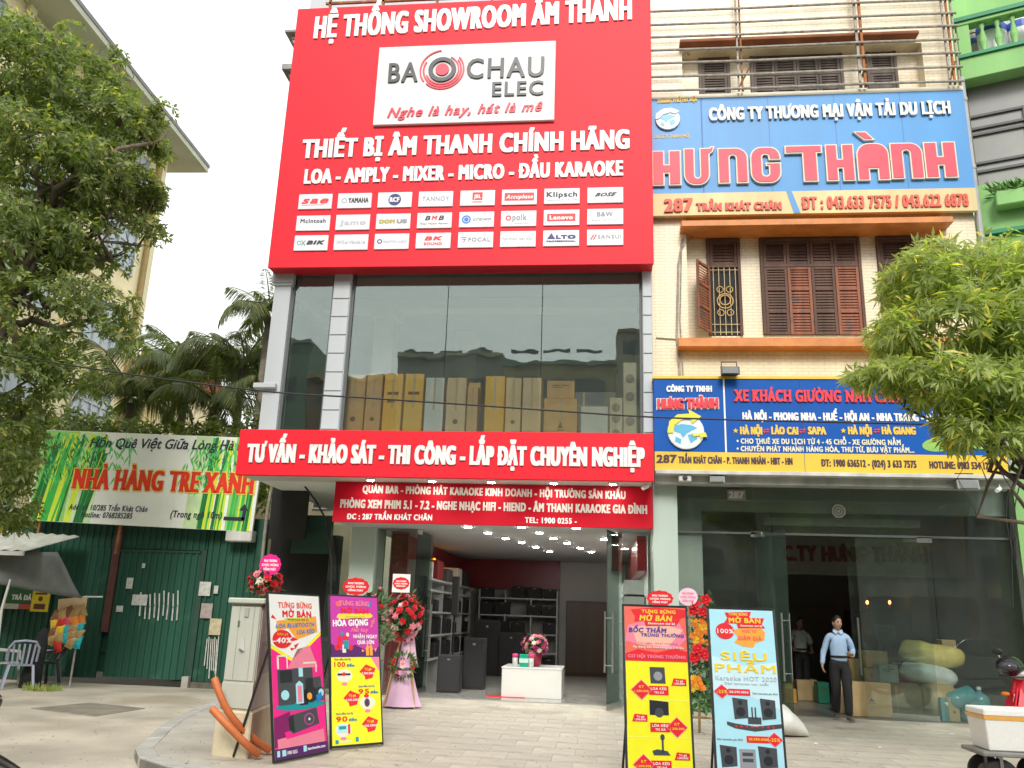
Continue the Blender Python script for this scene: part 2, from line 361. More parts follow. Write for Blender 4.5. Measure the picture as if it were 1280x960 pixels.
# paving tiles: each one laid by itself
pv = bpy.data.objects.new('pavement', None); C.objects.link(pv); pv['kind'] = 'structure'; BASE['pavement'] = (0, 0, 0)
tm = MB(); tm.box(-.248, .248, -.248, .248, -.05, 0)
proto = None; rest = MB(); nt_ = 0
cells = []
for iy in range(0, 16):
    for ix in range(-9, 22):
        x = -.05 + ix * .5 + (iy % 2) * .25; y = 8.72 + iy * .5
        if x < -3.9 and y < 12.0: continue
        if x > 8.5: continue
        cells.append((abs(x / y) < .72 and 0 < y < 17, x, y))
cells.sort(key=lambda c: (not c[0], c[2]))
for vis, x, y in cells:
    z = random.uniform(-.0025, .0025)
    if nt_ < 296 and vis:
        if proto is None:
            proto = obj('paving_tile', tm, PAVE, pv, bev=.004); proto.location = (x, y, z)
        else:
            c = copy_piece(proto, (x, y, z), pv)
        nt_ += 1
    else: rest.box(x - .246, x + .246, y - .246, y + .246, -.05, z)
obj('far_paving_tiles', rest, PAVE, pv, kind='stuff')
# inspection slab let into the lane
P = [G(38, 886, -.1), (G(112, 879, -.1)), G(182, 886, -.1), (G(118, 896, -.1))]
single('inspection_slab', MB().plate(fl, P, -.14, -.088), M('dark concrete slab', (.22, .20, .16), .9, .3, 3, .4), 'flat square concrete inspection slab let into the side lane', 'slab', bev=.01)
# patches of sand and grit on the lane
pm = MB()
for i in range(900):
    px, py = random.uniform(0, 1270), random.uniform(858, 958)
    x, y = G(px, py, 0); 
    inl = x < -6.2 or (x < -4.9 and y < 10)
    if y > 16.2: continue
    z = -.102 if inl else -.001; s = random.uniform(.006, .018) * (1.3 if inl else .8)
    pm.add([(x - s, y, z), (x, y - s, z), (x + s, y + random.uniform(-s, s) * .3, z), (x, y + s, z), (x, y, z + s * .7)], [(0, 1, 4), (1, 2, 4), (2, 3, 4), (3, 0, 4)])
g_ = obj('street_grit', pm, M('grit', (.34, .30, .24), .9, .4, 20)); g_['kind'] = 'stuff'

# ================================================================ SHOWROOM BUILDING
Yf = 15.5; FF = FR(Yf)
z_in = 3.15; z_s0 = W(560, 602, 14.6)[1]; zb0, zb1 = W(560, 598, 14.6)[1], W(560, 539, 14.6)[1]
zg1 = W(620, 337, Yf)[1]; zg0 = zb1 - .15
xL, xR = W(337, 440, Yf)[0], W(815.5, 440, Yf)[0]
SH = thing('showroom_building', 'grey showroom building with glazed first floor behind the red signs', 'building', (-2.7, 15.5, 0))
FAC = M('pale grey facade paint', (.50, .53, .55), .6, .10, 1.2, .1, streak=True)
INW = M('interior wall paint', (.82, .86, .83), .7, .06, 1)
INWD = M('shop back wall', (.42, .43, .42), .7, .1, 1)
def wx(px, py=440): return W(px, py, Yf)[0]
# floors, walls, roof block
obj('upper_wall', MB().box(xL, xR, Yf + .05, 24, zg1 + .12, 15.5), FAC, SH)
xs_ = W(418, 640, 15.42)[0] + .02
obj('floor_slab', MB().box(xL, xs_, Yf + .12, 26, zb0 + .06, zg0 + .02).box(xs_, xR, Yf + .12, 26, z_in + .06, zg0 + .02), INW, SH)
obj('party_wall', MB().box(xR - .12, xR, Yf + .3, 26, zg0 + .02, zg1 + .12), INW, SH)
obj('party_wall', MB().box(xR - .06, xR + .14, 16.7, 26, 0, z_in + .06), INW, SH)
obj('back_wall', MB().box(xL, xR - .12, 21.5, 21.7, zg0 + .02, zg1 + .12), INW, SH)
# first floor left flank: dado, lintel, posts and a glazed opening
xw = xL + .02
m = MB(); m.box(xw, xw + .18, Yf + .3, 16.0, zg0 + .02, zg1 + .12); m.box(xw, xw + .18, 19.3, 21.5, zg0 + .02, zg1 + .12)
m.box(xw, xw + .18, 16.0, 19.3, zg1 - .25, zg1 + .12); m.box(xw, xw + .18, 16.0, 19.3, zg0 + .02, zg0 + .35)
obj('side_wall', m, INW, SH)
GLF = glass_mat('greenish shop glass', (.93, .96, .945), .7, .04, .02)
GLU = glass_mat('first floor glass', (.94, .975, .955), 1.15, .05, .014)
w_ = obj('side_window', MB().box(xw + .03, xw + .07, 16.0, 19.3, zg0 + .35, zg0 + .41).box(xw + .03, xw + .07, 16.0, 19.3, zg1 - .31, zg1 - .25).box(xw + .03, xw + .07, 16.0, 16.06, zg0 + .41, zg1 - .31).box(xw + .03, xw + .07, 19.24, 19.3, zg0 + .41, zg1 - .31), GREY, SH)
obj('pane', MB().box(xw + .04, xw + .05, 16.06, 19.24, zg0 + .41, zg1 - .31), GLF, w_)
m = MB()
for cx in (W(478, 440, 17.4)[0], W(583, 440, 19.5)[0]):
    cy = 17.4 if cx == W(478, 440, 17.4)[0] else 19.5
    m.box(cx - .22, cx + .22, cy, cy + .4, zg0 + .02, zg1 - .1); m.box(cx - .28, cx + .28, cy - .06, cy + .46, zg1 - .3, zg1 + .1)
m.box(xL + .3, xR - .2, 17.3, 17.7, zg1 - .14, zg1 + .11)
obj('interior_column', m, INW, SH)
# pillars of the first floor
PIL = [(337, 358), (412, 434), (803, 815.5)]
top_y = {0: .0}
for i, (p0, p1) in enumerate(PIL):
    x0, x1 = wx(p0), wx(p1); yy = Yf - .12
    par = obj('pillar', MB().box(x0, x1, yy, Yf + .28, zg0 - .3, zg1 + .10), FAC, SH, bev=.006)
    if i == 0:
        m = MB(); m.box(x0 - .05, x1 + .05, yy - .06, Yf + .3, zg1 - .30, zg1 + .12); m.box(x0 - .03, x1 + .03, yy - .04, Yf + .3, zg1 - .36, zg1 - .30)
        obj('capital', m, FAC, par, bev=.01)
        zc = W(340, 486, Yf)[1]; obj('ledge', MB().box(x0 - .16, x1 - .06, yy - .12, Yf + .3, zc - .04, zc + .06), FAC, par, bev=.012)
    else:
        for k in range(12):
            z0 = zg1 - .28 - .38 * k
            if z0 < zg0 - .3: break
            cx_ = copy_piece(blk[i], (0, 0, -.38 * k), par) if k else None
            if not k:
                blk = globals().get('blk', {}); blk[i] = obj('cladding_block', MB().box(x0 + .01, x1 - .01, yy - .025, yy + .01, z0 - .36, z0 + .0), FAC, par, bev=.006)
# first floor glass
fm = M('dark window gasket', (.10, .11, .11), .5, .1, 5)
gp = [(358, 412), (434, 556.5), (556.5, 676.5), (676.5, 803)]
fr_ = MB()
for k, (a_, b_) in enumerate(gp):
    x0, x1 = wx(a_), wx(b_)
    if k < 2: fr_.box(x0, x0 + .05, Yf - .03, Yf + .05, zg0, zg1)
    if k in (0, 3): fr_.box(x1 - .05, x1, Yf - .03, Yf + .05, zg0, zg1)
    fr_.box(x0, x1, Yf - .03, Yf + .05, zg1 - .05, zg1 + .02) if k == 0 else None
fr_.box(wx(434), wx(803), Yf - .03, Yf + .05, zg1 - .05, zg1 + .02)
wf = obj('glazing', fr_, fm, SH)
for k, (a_, b_) in enumerate(gp):
    obj('pane', MB().box(wx(a_) + (.05 if k < 2 else .008), wx(b_) - (.05 if k in (0, 3) else .008), Yf, Yf + .012, zg0, zg1 - .05), GLU, wf)
# cornice that shows beside the top of the sign, and the roof parapet
zc0, zc1 = W(350, 108, Yf)[1], W(350, 50, Yf)[1]; xe = wx(341, 80)
m = MB(); m.box(xL - .08, xL + 1.2, Yf - .06, 24, zc0 + .3, zc1 - .2)
for dz0, dz1, o_ in ((0, .1, .10), (.1, .2, .2), (.2, .34, .32), (.95, 1.02, .2)): 
    if zc0 + dz1 < zc1 + .3: m.box(xL - o_, xL + 1.2, Yf - o_, 24, zc0 + dz0, zc0 + dz1)
m.box(xL - .34, xL + 1.2, Yf - .34, 24, zc1 - .07, zc1); m.box(xL - .22, xL + 1.2, Yf - .22, 24, zc1 - .16, zc1 - .07)
obj('cornice', m, M('aged grey moulding', (.38, .39, .38), .8, .3, 3, .3), SH, bev=.01)
# ground floor: header, soffit of the canopy, columns
obj('entrance_header', MB().box(W(418, 640, 15.42)[0] + .02, xR, 15.45, 16.9, z_in - .03, z_in + .06), GREY, SH)
CLAD = M('pale green composite panel', (.44, .53, .47), .35, .05, 1)
x0, x1 = W(817, 700, 15.4)[0], W(848, 700, 15.4)[0]
obj('corner_column', MB().box(x0, x1, 15.4, 16.6, 0, W(830, 602, 15.4)[1] + .3), CLAD, SH, bev=.006)
x0, x1 = W(437, 700, 16.5)[0], W(478, 700, 16.5)[0]
obj('corner_column', MB().box(x0, x1 - .16, 16.5, 17.3, 0, z_in), CLAD, SH, bev=.006)
x2 = W(478, 700, 17.3)[0]
# red wall strip and side walls of the shop
REDP = M('dark red wall panel', (.22, .012, .02), .3, .08, 1)
obj('shop_side_wall', MB().box(x1 - .05, x1 + .1, 17.3, 25.5, 0, z_in), INWD, SH)
obj('shop_back_wall', MB().box(x1, xR, 25.5, 25.7, 0, z_in), INWD, SH)
obj('shop_ceiling', MB().box(x1 - .1, xR + .1, 16.9, 25.6, z_in - .02, z_in + .055), M('shop ceiling', (.6, .6, .6), .7, .04, 1), SH)
obj('shop_floor', MB().box(x1 - .1, xR, 16.6, 25.5, -.01, .012), M('polished floor tiles', (.36, .36, .33), .18, .12, 2), SH)
obj('wall_panel', MB().box(x1 + .02, x1 + .14, 17.32, 25.4, 2.25, z_in - .03), REDP, SH)
obj('wall_panel', MB().box(x1 + .0, x1 + .34, 17.18, 17.32, 0, z_in - .03), REDP, SH)
xq = W(700, 720, 25.4)[0]; obj('wall_panel', MB().box(x1 + .14, xq, 25.3, 25.42, 2.3, z_in - .03), REDP, SH); obj('shop_back_wall', MB().box(xq, xR, 25.44, 25.49, 0, z_in - .03), M('pale back wall', (.62, .62, .58), .6, .06, 1), SH)
obj('wall_panel', MB().box(xR - .25, xR - .07, 17.0, 25.4, 2.45, z_in - .03), REDP, SH)
xSL, xSR = x1, xR

# ---- canopy box with the white-on-red strip sign
CB = thing('strip_sign', 'long bright red strip sign over the entrance with a single line of white capitals', 'sign', (-2.9, 14.6, zb0))
bx0, bx1 = W(297, 565, 14.6)[0], W(817.3, 570, 14.6)[0]
obj('sign_face', MB().box(bx0, bx1, 14.6, 14.68, zb0, zb1), RED, CB, bev=.01)
obj('canopy_box', MB().box(bx0 + .02, bx1 - .02, 14.68, 15.44, zb0 + .03, zb1 - .03), M('soffit panel', (.60, .60, .58), .5, .08, 2), CB)
ptext(CB, 14.6, 'TƯ VẤN - KHẢO SÁT - THI CÔNG - LẮP ĐẶT CHUYÊN NGHIỆP', (308, 578), (806, 584), 23, WHT, ext=.03, bw=.035, bh=.014)
LED = M('lit downlight lens', (1, .96, .88), .3, 0, 1, emit=110)
DLF = M('downlight rim', (.75, .75, .74), .4, .05, 4)
dl = None
zS = zb0 + .03
for px in (463, 540, 614, 692, 766):
    x, y = W(px, 604, 15.0)[0], 15.0
    if dl is None:
        dl = thing('canopy_downlight', 'small round lit downlight under the canopy of the red strip sign', 'downlight', (x, y, zS), 'downlights under the strip sign')
        obj('rim', MB().lathe([(.075, -.028), (.09, -.02), (.09, 0)], (x, y, zS), 16), DLF, dl, smooth=True); obj('lens', MB().lathe([(.06, -.032), (.06, -.024)], (x, y, zS), 16), LED, dl)
    else: dup(dl, (x, y, zS))

# ---- second, recessed red sign
Y2 = 15.35
CS = thing('services_sign', 'lower recessed red sign listing QUÁN BAR, PHÒNG HÁT and the shop address', 'sign', (-2, Y2, 3.0))
m = MB(); A_, B_, C_, D_ = W(420, 598, Y2), W(815.5, 604, Y2), W(418.5, 652, Y2), W(815.5, 661, Y2)
zt = zb0 + .02; zbt = (C_[1] + D_[1]) / 2
obj('sign_face', m.box(A_[0], B_[0], Y2, Y2 + .08, zbt, zt), M('dark red film', (.50, .006, .02), .6, .08, 1, spec=.15), CS)
WH2 = M('cream lettering', (.72, .68, .62), .5, .05, 2)
ptext(CS, Y2, 'QUÁN BAR - PHÒNG HÁT KARAOKE KINH DOANH - HỘI TRƯỜNG SÂN KHẤU', (453, 616), (782, 624), 9.5, WH2, ext=.006, bw=.012, bh=.006)
ptext(CS, Y2, 'PHÒNG XEM PHIM 5.1 - 7.2 - NGHE NHẠC HIFI - HIEND - ÂM THANH KARAOKE GIA ĐÌNH', (425, 634.5), (809, 642.5), 10.5, WH2, ext=.006, bw=.014, bh=.008)
ptext(CS, Y2, 'ĐC : 287 TRẦN KHÁT CHÂN', (434, 649), (540, 650.5), 7, WHT, ext=.006, bw=.008, bh=.004)
ptext(CS, Y2, 'TEL: 1900 0255 -', (656, 653.5), (721, 655), 7, WHT, ext=.006, bw=.008, bh=.004)

# ---- the big sign
Y1 = 15.0; F1 = FR(Y1)
BS = thing('main_sign', 'huge red showroom sign board with white panel and brand plates', 'sign', (-2.8, Y1, 8.3))
q = [W(333.7, 333, Y1), W(817.3, 332, Y1)]; zl = (q[0][1] + q[1][1]) / 2; sx0 = (q[0][0] + W(373.5, 8.6, Y1)[0]) / 2; sx1 = q[1][0]; zt1 = (W(373.5, 8.6, Y1)[1] + W(812.6, -6, Y1)[1]) / 2
obj('sign_face', MB().box(sx0, sx1, Y1, Y1 + .05, zl + .0, zt1), RED, BS, bev=.008)
obj('sign_box', MB().box(sx0 + .015, sx1 - .015, Y1 + .05, Y1 + .42, zl + .012, zt1 - .02), M('dark red side film', (.55, .01, .02), .45, .08, 1), BS)
m = MB()
for k in range(6):
    x = sx0 + .6 + k * 1.2; m.bar((x, Y1 + .3, zt1 - .05), (x, Y1 + .3, zt1 + .5), .05, .05); m.bar((x, Y1 + .1, zt1 + .05), (x, Y1 + 1.2, zt1 + .6), .04, .04)
m.bar((sx0 + .5, Y1 + .3, zt1 + .35), (sx1 - .5, Y1 + .3, zt1 + .35), .05, .05)
obj('support_frame', m, RUST, BS)
ptext(BS, Y1, 'HỆ THỐNG SHOWROOM ÂM THANH', (392, 49), (790, 25), 27, WHT, ext=.032, bw=.046, bh=.018)
ptext(BS, Y1, 'THIẾT BỊ ÂM THANH CHÍNH HÃNG', (377, 198.5), (787, 186.5), 23, WHT, ext=.032, bw=.042, bh=.016)
ptext(BS, Y1, 'LOA - AMPLY - MIXER - MICRO - ĐẦU KARAOKE', (380, 230.5), (779, 220), 18, WHT, ext=.03, bw=.032, bh=.013)
# white panel with the shop's emblem
px0, px1 = (W(475, 62.5, Y1)[0] + W(467.3, 159, Y1)[0]) / 2, W(694, 100, Y1)[0]
pz1, pz0 = (W(475, 62.5, Y1)[1] + W(695, 52.7, Y1)[1]) / 2, (W(467.3, 159, Y1)[1] + W(693, 151.6, Y1)[1]) / 2
WP = obj('white_panel', MB().rect(F1, px0, px1, pz0, pz1, 0, .07), M('white sign panel', (.70, .70, .68), .45, .04, 1), BS, bev=.008)
INK = M('charcoal lettering', (.035, .037, .045), .4, .05, 2)
PINK = M('crimson lettering', (.70, .02, .06), .4, .05, 2)
Yp = Y1 - .07
ptext(WP, Yp, 'BA', (485, 104), (522, 102.5), 24, INK, ext=.03, bw=.012, bh=.008)
ptext(WP, Yp, 'CHAU', (583, 99), (680, 96), 24.5, INK, ext=.03, bw=.012, bh=.008)
ptext(WP, Yp, 'ELEC', (615, 121), (679, 119), 17.5, INK, ext=.03, bw=.010, bh=.008)
ptext(WP, Yp, 'Nghe là hay, hát là mê', (484, 147.5), (678, 139), 12, PINK, ext=.02, bw=.010, bh=.006, sh=.35)
cu_, cv_ = W(553, 87.5, Yp); Fp = FR(Yp); k_ = W(573, 87.5, Yp)[0] - cu_
m = MB(); m.disc(Fp, cu_, cv_, k_ * .42, 0, .03); m.ring(Fp, cu_, cv_, k_ * 1.22, k_ * .1, 0, .02, 150, 395); m.ring(Fp, cu_, cv_, k_ * 1.42, k_ * .09, 0, .02, 95, 215); m.ring(Fp, cu_, cv_, k_ * 1.06, k_ * .08, 0, .02, 200, 420); m.ring(Fp, cu_, cv_, k_ * 1.38, k_ * .09, 0, .022, 225, 400)
obj('emblem', m, PINK, WP)
obj('emblem', MB().ring(Fp, cu_, cv_, k_ * .86, k_ * .26, 0, .035), INK, WP)
# brand plates, three rows of eight
PLT = M('brand plate', (.74, .75, .79), .4, .04, 2)
RDL = M('red print', (.75, .03, .04), .5); NVY = M('navy print', (.03, .035, .16), .5); GYL = M('grey print', (.28, .28, .30), .5); LGR = M('light grey print', (.48, .48, .52), .5)
OLV = M('olive print', (.42, .38, .10), .5); TEA = M('green print', (.05, .36, .25), .5); BLU = M('blue print', (.04, .2, .62), .5); INKP = M('black print', (.03, .03, .035), .5)
PC = [396, 446, 493.5, 546, 598, 650.5, 704.5, 758]
def plate_at(i, j):
    xt = [372.5, 421.5, 471.5, 522.5, 574.5, 626.5, 679.5, 733.5, 786.5][i]
    u = (xt - 372.5) / 412.0
    ya = (242.5 - 10 * u, 269.5 - 11 * u, 294.5 - 9.5 * u)[j]
    xs = (0, -4, -8.6)[j] * (1 - u) ; cx = xt + 23.5 + xs; cy = ya + (10.5, 10.8, 10.5)[j]
    return cx, cy
PLS = {}
zrow = []
for j in range(3):
    zc = np.mean([W(*plate_at(i, j), Y1)[1] for i in range(8)]); zrow.append(zc)
for j in range(3):
    for i in range(8):
        cx, cy = plate_at(i, j); u = np.mean([W(*plate_at(i, jj), Y1)[0] for jj in range(3)]); v = zrow[j] + (W(cx, cy, Y1)[1] - zrow[j]) * .6
        hw, hh = .345, .165
        PLS[j, i] = (obj('brand_plate', MB().rect(F1, u - hw, u + hw, v - hh, v + hh, 0, .03), PLT, BS, bev=.005), u, v)
def BT(j, i, body, x0, x1, y, cap, mat, **k):      # lettering on a plate, in metres from its centre
    p, u, v = PLS[j, i]; fr = FR(Y1 - .03); k.setdefault('ext', .004); k.setdefault('bw', .006); k.setdefault('bh', .004)
    return text(p, fr, body, (u + x0, v + y), (u + x1, v + y), cap, mat, **k)
def BP(j, i, fn, mat, name='emblem'):
    p, u, v = PLS[j, i]; m = MB(); fn(m, FR(Y1 - .03), u, v); return obj(name, m, mat, p)
BT(0, 0, 'sae', -.28, .28, -.05, .16, RDL, sh=.3, bw=.012, bh=.010); BP(0, 0, lambda m, f, u, v: m.rect(f, u - .28, u + .2, v - .085, v - .075, 0, .003), RDL)
BT(0, 1, 'YAMAHA', -.13, .29, -.05, .11, INKP, bw=.01); BP(0, 1, lambda m, f, u, v: m.ring(f, u - .21, v, .055, .014, 0, .004), GYL)
BP(0, 2, lambda m, f, u, v: m.disc(f, u, v, .13, 0, .003), NVY); BT(0, 2, 'RCF', -.10, .10, -.05, .10, WHT, ext=.008, bw=.012)
BT(0, 3, 'TANNOY', -.27, .27, -.05, .10, GYL, bw=.002, bh=.001)
BP(0, 4, lambda m, f, u, v: m.rect(f, u - .1, u + .1, v - .05, v + .12, 0, .003), RDL); BT(0, 4, 'JBL', -.07, .07, -.01, .08, WHT, ext=.007); BP(0, 4, lambda m, f, u, v: m.rect(f, u - .1, u + .1, v - .10, v - .08, 0, .003), RDL)
BP(0, 5, lambda m, f, u, v: m.rect(f, u - .29, u + .29, v - .08, v + .09, 0, .003), RDL); BT(0, 5, 'Accuphase', -.26, .27, -.04, .09, WHT, ext=.007, sh=.3, bw=.003)
BT(0, 6, 'Klipsch', -.30, .30, -.02, .11, INKP, bw=.012); BT(0, 6, 'LEGENDS OF SOUND', -.29, .29, -.10, .03, LGR, bw=.001)
BT(0, 7, 'BOSE', -.20, .22, -.03, .08, INKP, sh=.5, bw=.010, bh=.006); BP(0, 7, lambda m, f, u, v: [m.rect(f, u - .28, u + .2, v - .065, v - .055, 0, .003), m.rect(f, u + .05, u + .3, v + .055, v + .065, 0, .003)], LGR)
BT(1, 0, 'McIntosh', -.26, .26, .0, .09, INKP, bw=.005)
BT(1, 1, 'Jamo', -.26, .27, -.06, .11, LGR, bw=.012, bh=.008)
BT(1, 2, 'DOM', -.28, .04, -.05, .09, OLV, bw=.018, bh=.012); BT(1, 2, 'US', .07, .28, -.05, .09, GYL, bw=.02, bh=.012)
BT(1, 3, 'B', -.19, -.08, -.0, .10, INKP, sh=.25, bw=.008, bh=.006); BT(1, 3, 'M', -.06, .06, -.0, .10, RDL, sh=.25, bw=.008, bh=.006); BT(1, 3, 'B', .08, .19, -.0, .10, INKP, sh=.25, bw=.008, bh=.006); BT(1, 3, 'Real Music Power', -.28, .28, -.09, .04, GYL, sh=.3, bw=.001)
BP(1, 4, lambda m, f, u, v: [m.ring(f, u - .2, v, .09, .03, 0, .003), m.disc(f, u - .2, v, .045, 0, .004)], BLU); BT(1, 4, 'crown', -.07, .29, -.03, .08, GYL, sh=.4, bw=.004)
BP(1, 5, lambda m, f, u, v: m.ring(f, u - .2, v + .01, .055, .025, 0, .004), RDL); BT(1, 5, 'polk', -.12, .16, -.04, .13, GYL, bw=.006); BT(1, 5, 'DEALER', -.08, .2, -.12, .03, LGR, bw=.001)
BP(1, 6, lambda m, f, u, v: m.rect(f, u - .28, u + .27, v - .08, v + .08, 0, .003), RDL); BT(1, 6, 'Lenovo', -.23, .22, -.045, .09, WHT, ext=.007, bw=.01)
BT(1, 7, 'B&W', -.16, .15, .0, .10, GYL, bw=.008); BT(1, 7, 'Bowers & Wilkins', -.25, .25, -.09, .035, LGR, bw=.001)
BT(2, 0, 'BIK', -.09, .28, -.04, .09, INKP, sh=.25, bw=.014, bh=.008); BP(2, 0, lambda m, f, u, v: [m.ring(f, u - .24, v, .045, .012, 0, .004), m.stroke(f, [(u - .19, v - .05), (u - .12, v + .05)], .015, 0, .004), m.stroke(f, [(u - .19, v + .05), (u - .12, v - .05)], .015, 0, .005)], TEA)
BT(2, 1, 'Wharfedale', -.29, .29, -.04, .08, LGR, sh=.3, bw=.002)
BT(2, 2, 'MONITOR AUDIO', -.17, .30, -.03, .05, LGR, bw=.002); BP(2, 2, lambda m, f, u, v: m.ring(f, u - .24, v, .05, .02, 0, .004), INKP)
BT(2, 3, 'BK', -.17, .18, .0, .09, RDL, sh=.2, bw=.012, bh=.008); BT(2, 3, 'SOUND', -.18, .18, -.10, .06, RDL, bw=.005)
BT(2, 4, 'FOCAL', -.14, .29, -.04, .085, GYL, bw=.003); BP(2, 4, lambda m, f, u, v: [m.stroke(f, [(u - .28, v + .05), (u - .18, v + .05)], .018, 0, .004), m.stroke(f, [(u - .26, v + .01), (u - .2, v + .01), (u - .23, v - .05)], .016, 0, .004)], GYL)
BT(2, 5, 'harman kardon', -.30, .30, -.02, .065, LGR, bw=.003)
BT(2, 6, 'LTO', -.1, .28, -.02, .085, NVY, bw=.016, bh=.012); BP(2, 6, lambda m, f, u, v: m.plate(f, [(u - .27, v - .02), (u - .11, v - .02), (u - .19, v + .11)], 0, .004), NVY); BT(2, 6, 'PROFESSIONAL', -.28, .28, -.085, .035, NVY, bw=.008, bh=.004)
BT(2, 7, 'SANSUI', -.14, .30, -.03, .08, GYL, bw=.002); BP(2, 7, lambda m, f, u, v: [m.stroke(f, [(u - .27, v - .04), (u - .22, v + .05)], .025, 0, .004), m.stroke(f, [(u - .22, v - .04), (u - .17, v + .05)], .025, 0, .0045)], PINK)
# ================================================================ THINGS ON THE FIRST FLOOR, BEHIND THE GLASS
CARD = M('cardboard', (.72, .43, .19), .8, .15, 4); CARDY = M('yellow cardboard', (.90, .50, .07), .7, .1, 4); CARDP = M('pale cardboard', (.74, .54, .32), .8, .12, 4)
WBOX = M('white carton', (.66, .66, .62), .6, .1, 4); TAPE = M('packing tape', (.55, .40, .20), .3, .1, 6)
def carton(x0, x1, y0, y1, z0, z1, mat, label, group=None, tape=True, name='carton', mark=None):
    t = thing(name, label, 'box', ((x0 + x1) / 2, (y0 + y1) / 2, z0), group)
    obj('body', MB().box(x0, x1, y0, y1, z0, z1), mat, t, bev=min(.012, (x1 - x0) * .05))
    xm = (x0 + x1) / 2
    m = MB(); m.box(x0 + .01, x1 - .01, (y0 + y1) / 2 - .03, (y0 + y1) / 2 + .03, z1, z1 + .003)
    if tape: m.box(xm - .022, xm + .022, y0 - .002, y0 + .001, z0 + (z1 - z0) * .55, z1 - .01); obj('tape', m, TAPE, t)
    if mark:
        f = Frame((xm, y0, (z0 + z1) / 2), (1, 0, 0), (0, 0, 1)); w = x1 - x0; h = z1 - z0; m = MB()
        if mark == 'up': m.plate(f, [(-.08 * w, -.05 * h), (.08 * w, -.05 * h), (0, .07 * h)], 0, .002); m.rect(f, -.1 * w, .1 * w, -.1 * h, -.08 * h, 0, .002)
        if mark == 'line': m.rect(f, -w * .3, w * .3, h * .22, h * .26, 0, .002); m.rect(f, -w * .3, w * .1, h * .12, h * .15, 0, .002)
        if mark == 'spot': m.disc(f, 0, -.1 * h, w * .13, 0, .002)
        obj('print', m, M('brown print', (.20, .09, .03), .7), t)
    return t
GB = 'boxes along the first floor window'
BX = [(430, 456, 468, .3, CARD, 'spot', 'brown tall box at the far left of the first floor window'), (457, 477, 467, .3, CARD, 'spot', 'brown tall box second from the left pillar behind the window glass'),
      (479, 503, 467, .3, CARDY, 'line', 'bright yellow tall box beside two brown boxes'), (505, 529, 467, .3, CARDY, 'line', 'bright yellow tall box next to the white box'),
      (531, 555, 472, .28, WBOX, None, 'off-white tall box with a creased top behind the first pane joint'), (558, 583, 472, .28, CARDP, 'spot', 'pale crumpled tall box just right of the first pane joint'),
      (584, 598, 483, .25, CARD, None, 'narrow dark brown box standing low in the window'), (606, 631, 470, .32, CARDY, None, 'wide golden yellow box in the middle of the window'),
      (632, 652, 472, .3, CARDP, 'spot', 'tan box with a faded round print right of the golden box'), (653, 677, 472, .3, CARDP, None, 'tan plain box touching the second pane joint')]
zf = zg0 + .02
for i, (a_, b_, t_, d_, mt, mk, lb) in enumerate(BX):
    yb = 15.75 + (i % 3) * .05; x0, x1 = W(a_, 500, yb)[0], W(b_, 500, yb)[0]
    carton(x0, x1 - .01, yb, yb + d_, zf, W((a_ + b_) / 2, t_, yb)[1], mt, lb, GB, mark=mk)
yb = 15.8; zz = W(700, 498, yb)[1]
carton(W(680, 500, yb)[0], W(722, 500, yb)[0], yb, yb + .5, zf, zz, CARD, 'large brown box carrying a smaller box at the right of the window', GB, mark='up')
carton(W(683, 500, yb)[0], W(718, 500, yb)[0], yb + .04, yb + .45, zz + .005, W(700, 475, yb)[1], CARD, 'smaller brown box lying on top of the large brown box', GB, mark='line')
carton(W(726, 510, yb)[0], W(760, 510, yb)[0], yb, yb + .5, zf, W(745, 508, yb)[1], WBOX, 'low white carton right of the stacked brown boxes', GB, tape=False)
# two long pale speaker boxes near the right pillar
for a_, b_, t_, lb in ((762, 778, 497, 'short pale box beside the tall pale cabinet in the window corner'), (779, 796, 453, 'tallest pale cabinet in the right corner of the window')):
    x0, x1 = W(a_, 500, yb)[0], W(b_, 500, yb)[0]; z1 = W(a_, t_, yb)[1]
    t = thing('speaker_cabinet', lb, 'speaker', ((x0 + x1) / 2, yb + .2, zf), GB)
    obj('body', MB().box(x0, x1, yb, yb + .35, zf, z1), M('pale beech veneer', (.62, .52, .36), .5, .1, 3, streak=True), t, bev=.01)
    f = FR(yb); m = MB(); u = (x0 + x1) / 2
    for q_ in (.82, .62, .35): m.disc(f, u, zf + (z1 - zf) * q_, (x1 - x0) * .33, 0, .012)
    obj('driver', m, M('driver cone', (.30, .26, .2), .6), t)
# roll of fabric: low grey stack behind
carton(W(548, 500, 16.6)[0], W(600, 500, 16.6)[0], 16.6, 17.1, zf, W(560, 478, 16.6)[1], CARD, 'brown box set back behind the white boxes', GB)
carton(W(690, 500, 17.)[0], W(770, 500, 17.)[0], 17., 17.4, zf, W(730, 490, 17.)[1], M('grey carton', (.25, .25, .24), .8, .2, 3), 'dark grey box far behind the stacked brown boxes', GB)

# ================================================================ INSIDE THE SHOWROOM
GRILLE = M('black speaker grille', (.022, .022, .024), .7, .3, 60); SPK = M('black speaker cabinet', (.028, .028, .03), .55, .2, 10, .1)
def speaker(x, y, z, w, h, d, rz=0, label='', group=None, name='speaker', vert=True):
    t = thing(name, label, 'speaker', (0, 0, 0), group)
    obj('cabinet', MB().box(-w / 2, w / 2, -d / 2, d / 2, 0, h), SPK, t, bev=.012)
    f = Frame((0, -d / 2, 0), (1, 0, 0), (0, 0, 1))
    obj('grille', MB().rect(f, -w * .45, w * .45, h * .04, h * .96, 0, .012), GRILLE, t, bev=.004)
    m = MB(); m.rect(f, -.03, .03, h * .86, h * .9, .012, .016); obj('badge', m, M('silver badge', (.5, .5, .5), .3, metal=1), t)
    t.location = (x, y, z); t.rotation_euler = (0, 0, rz)
    return t
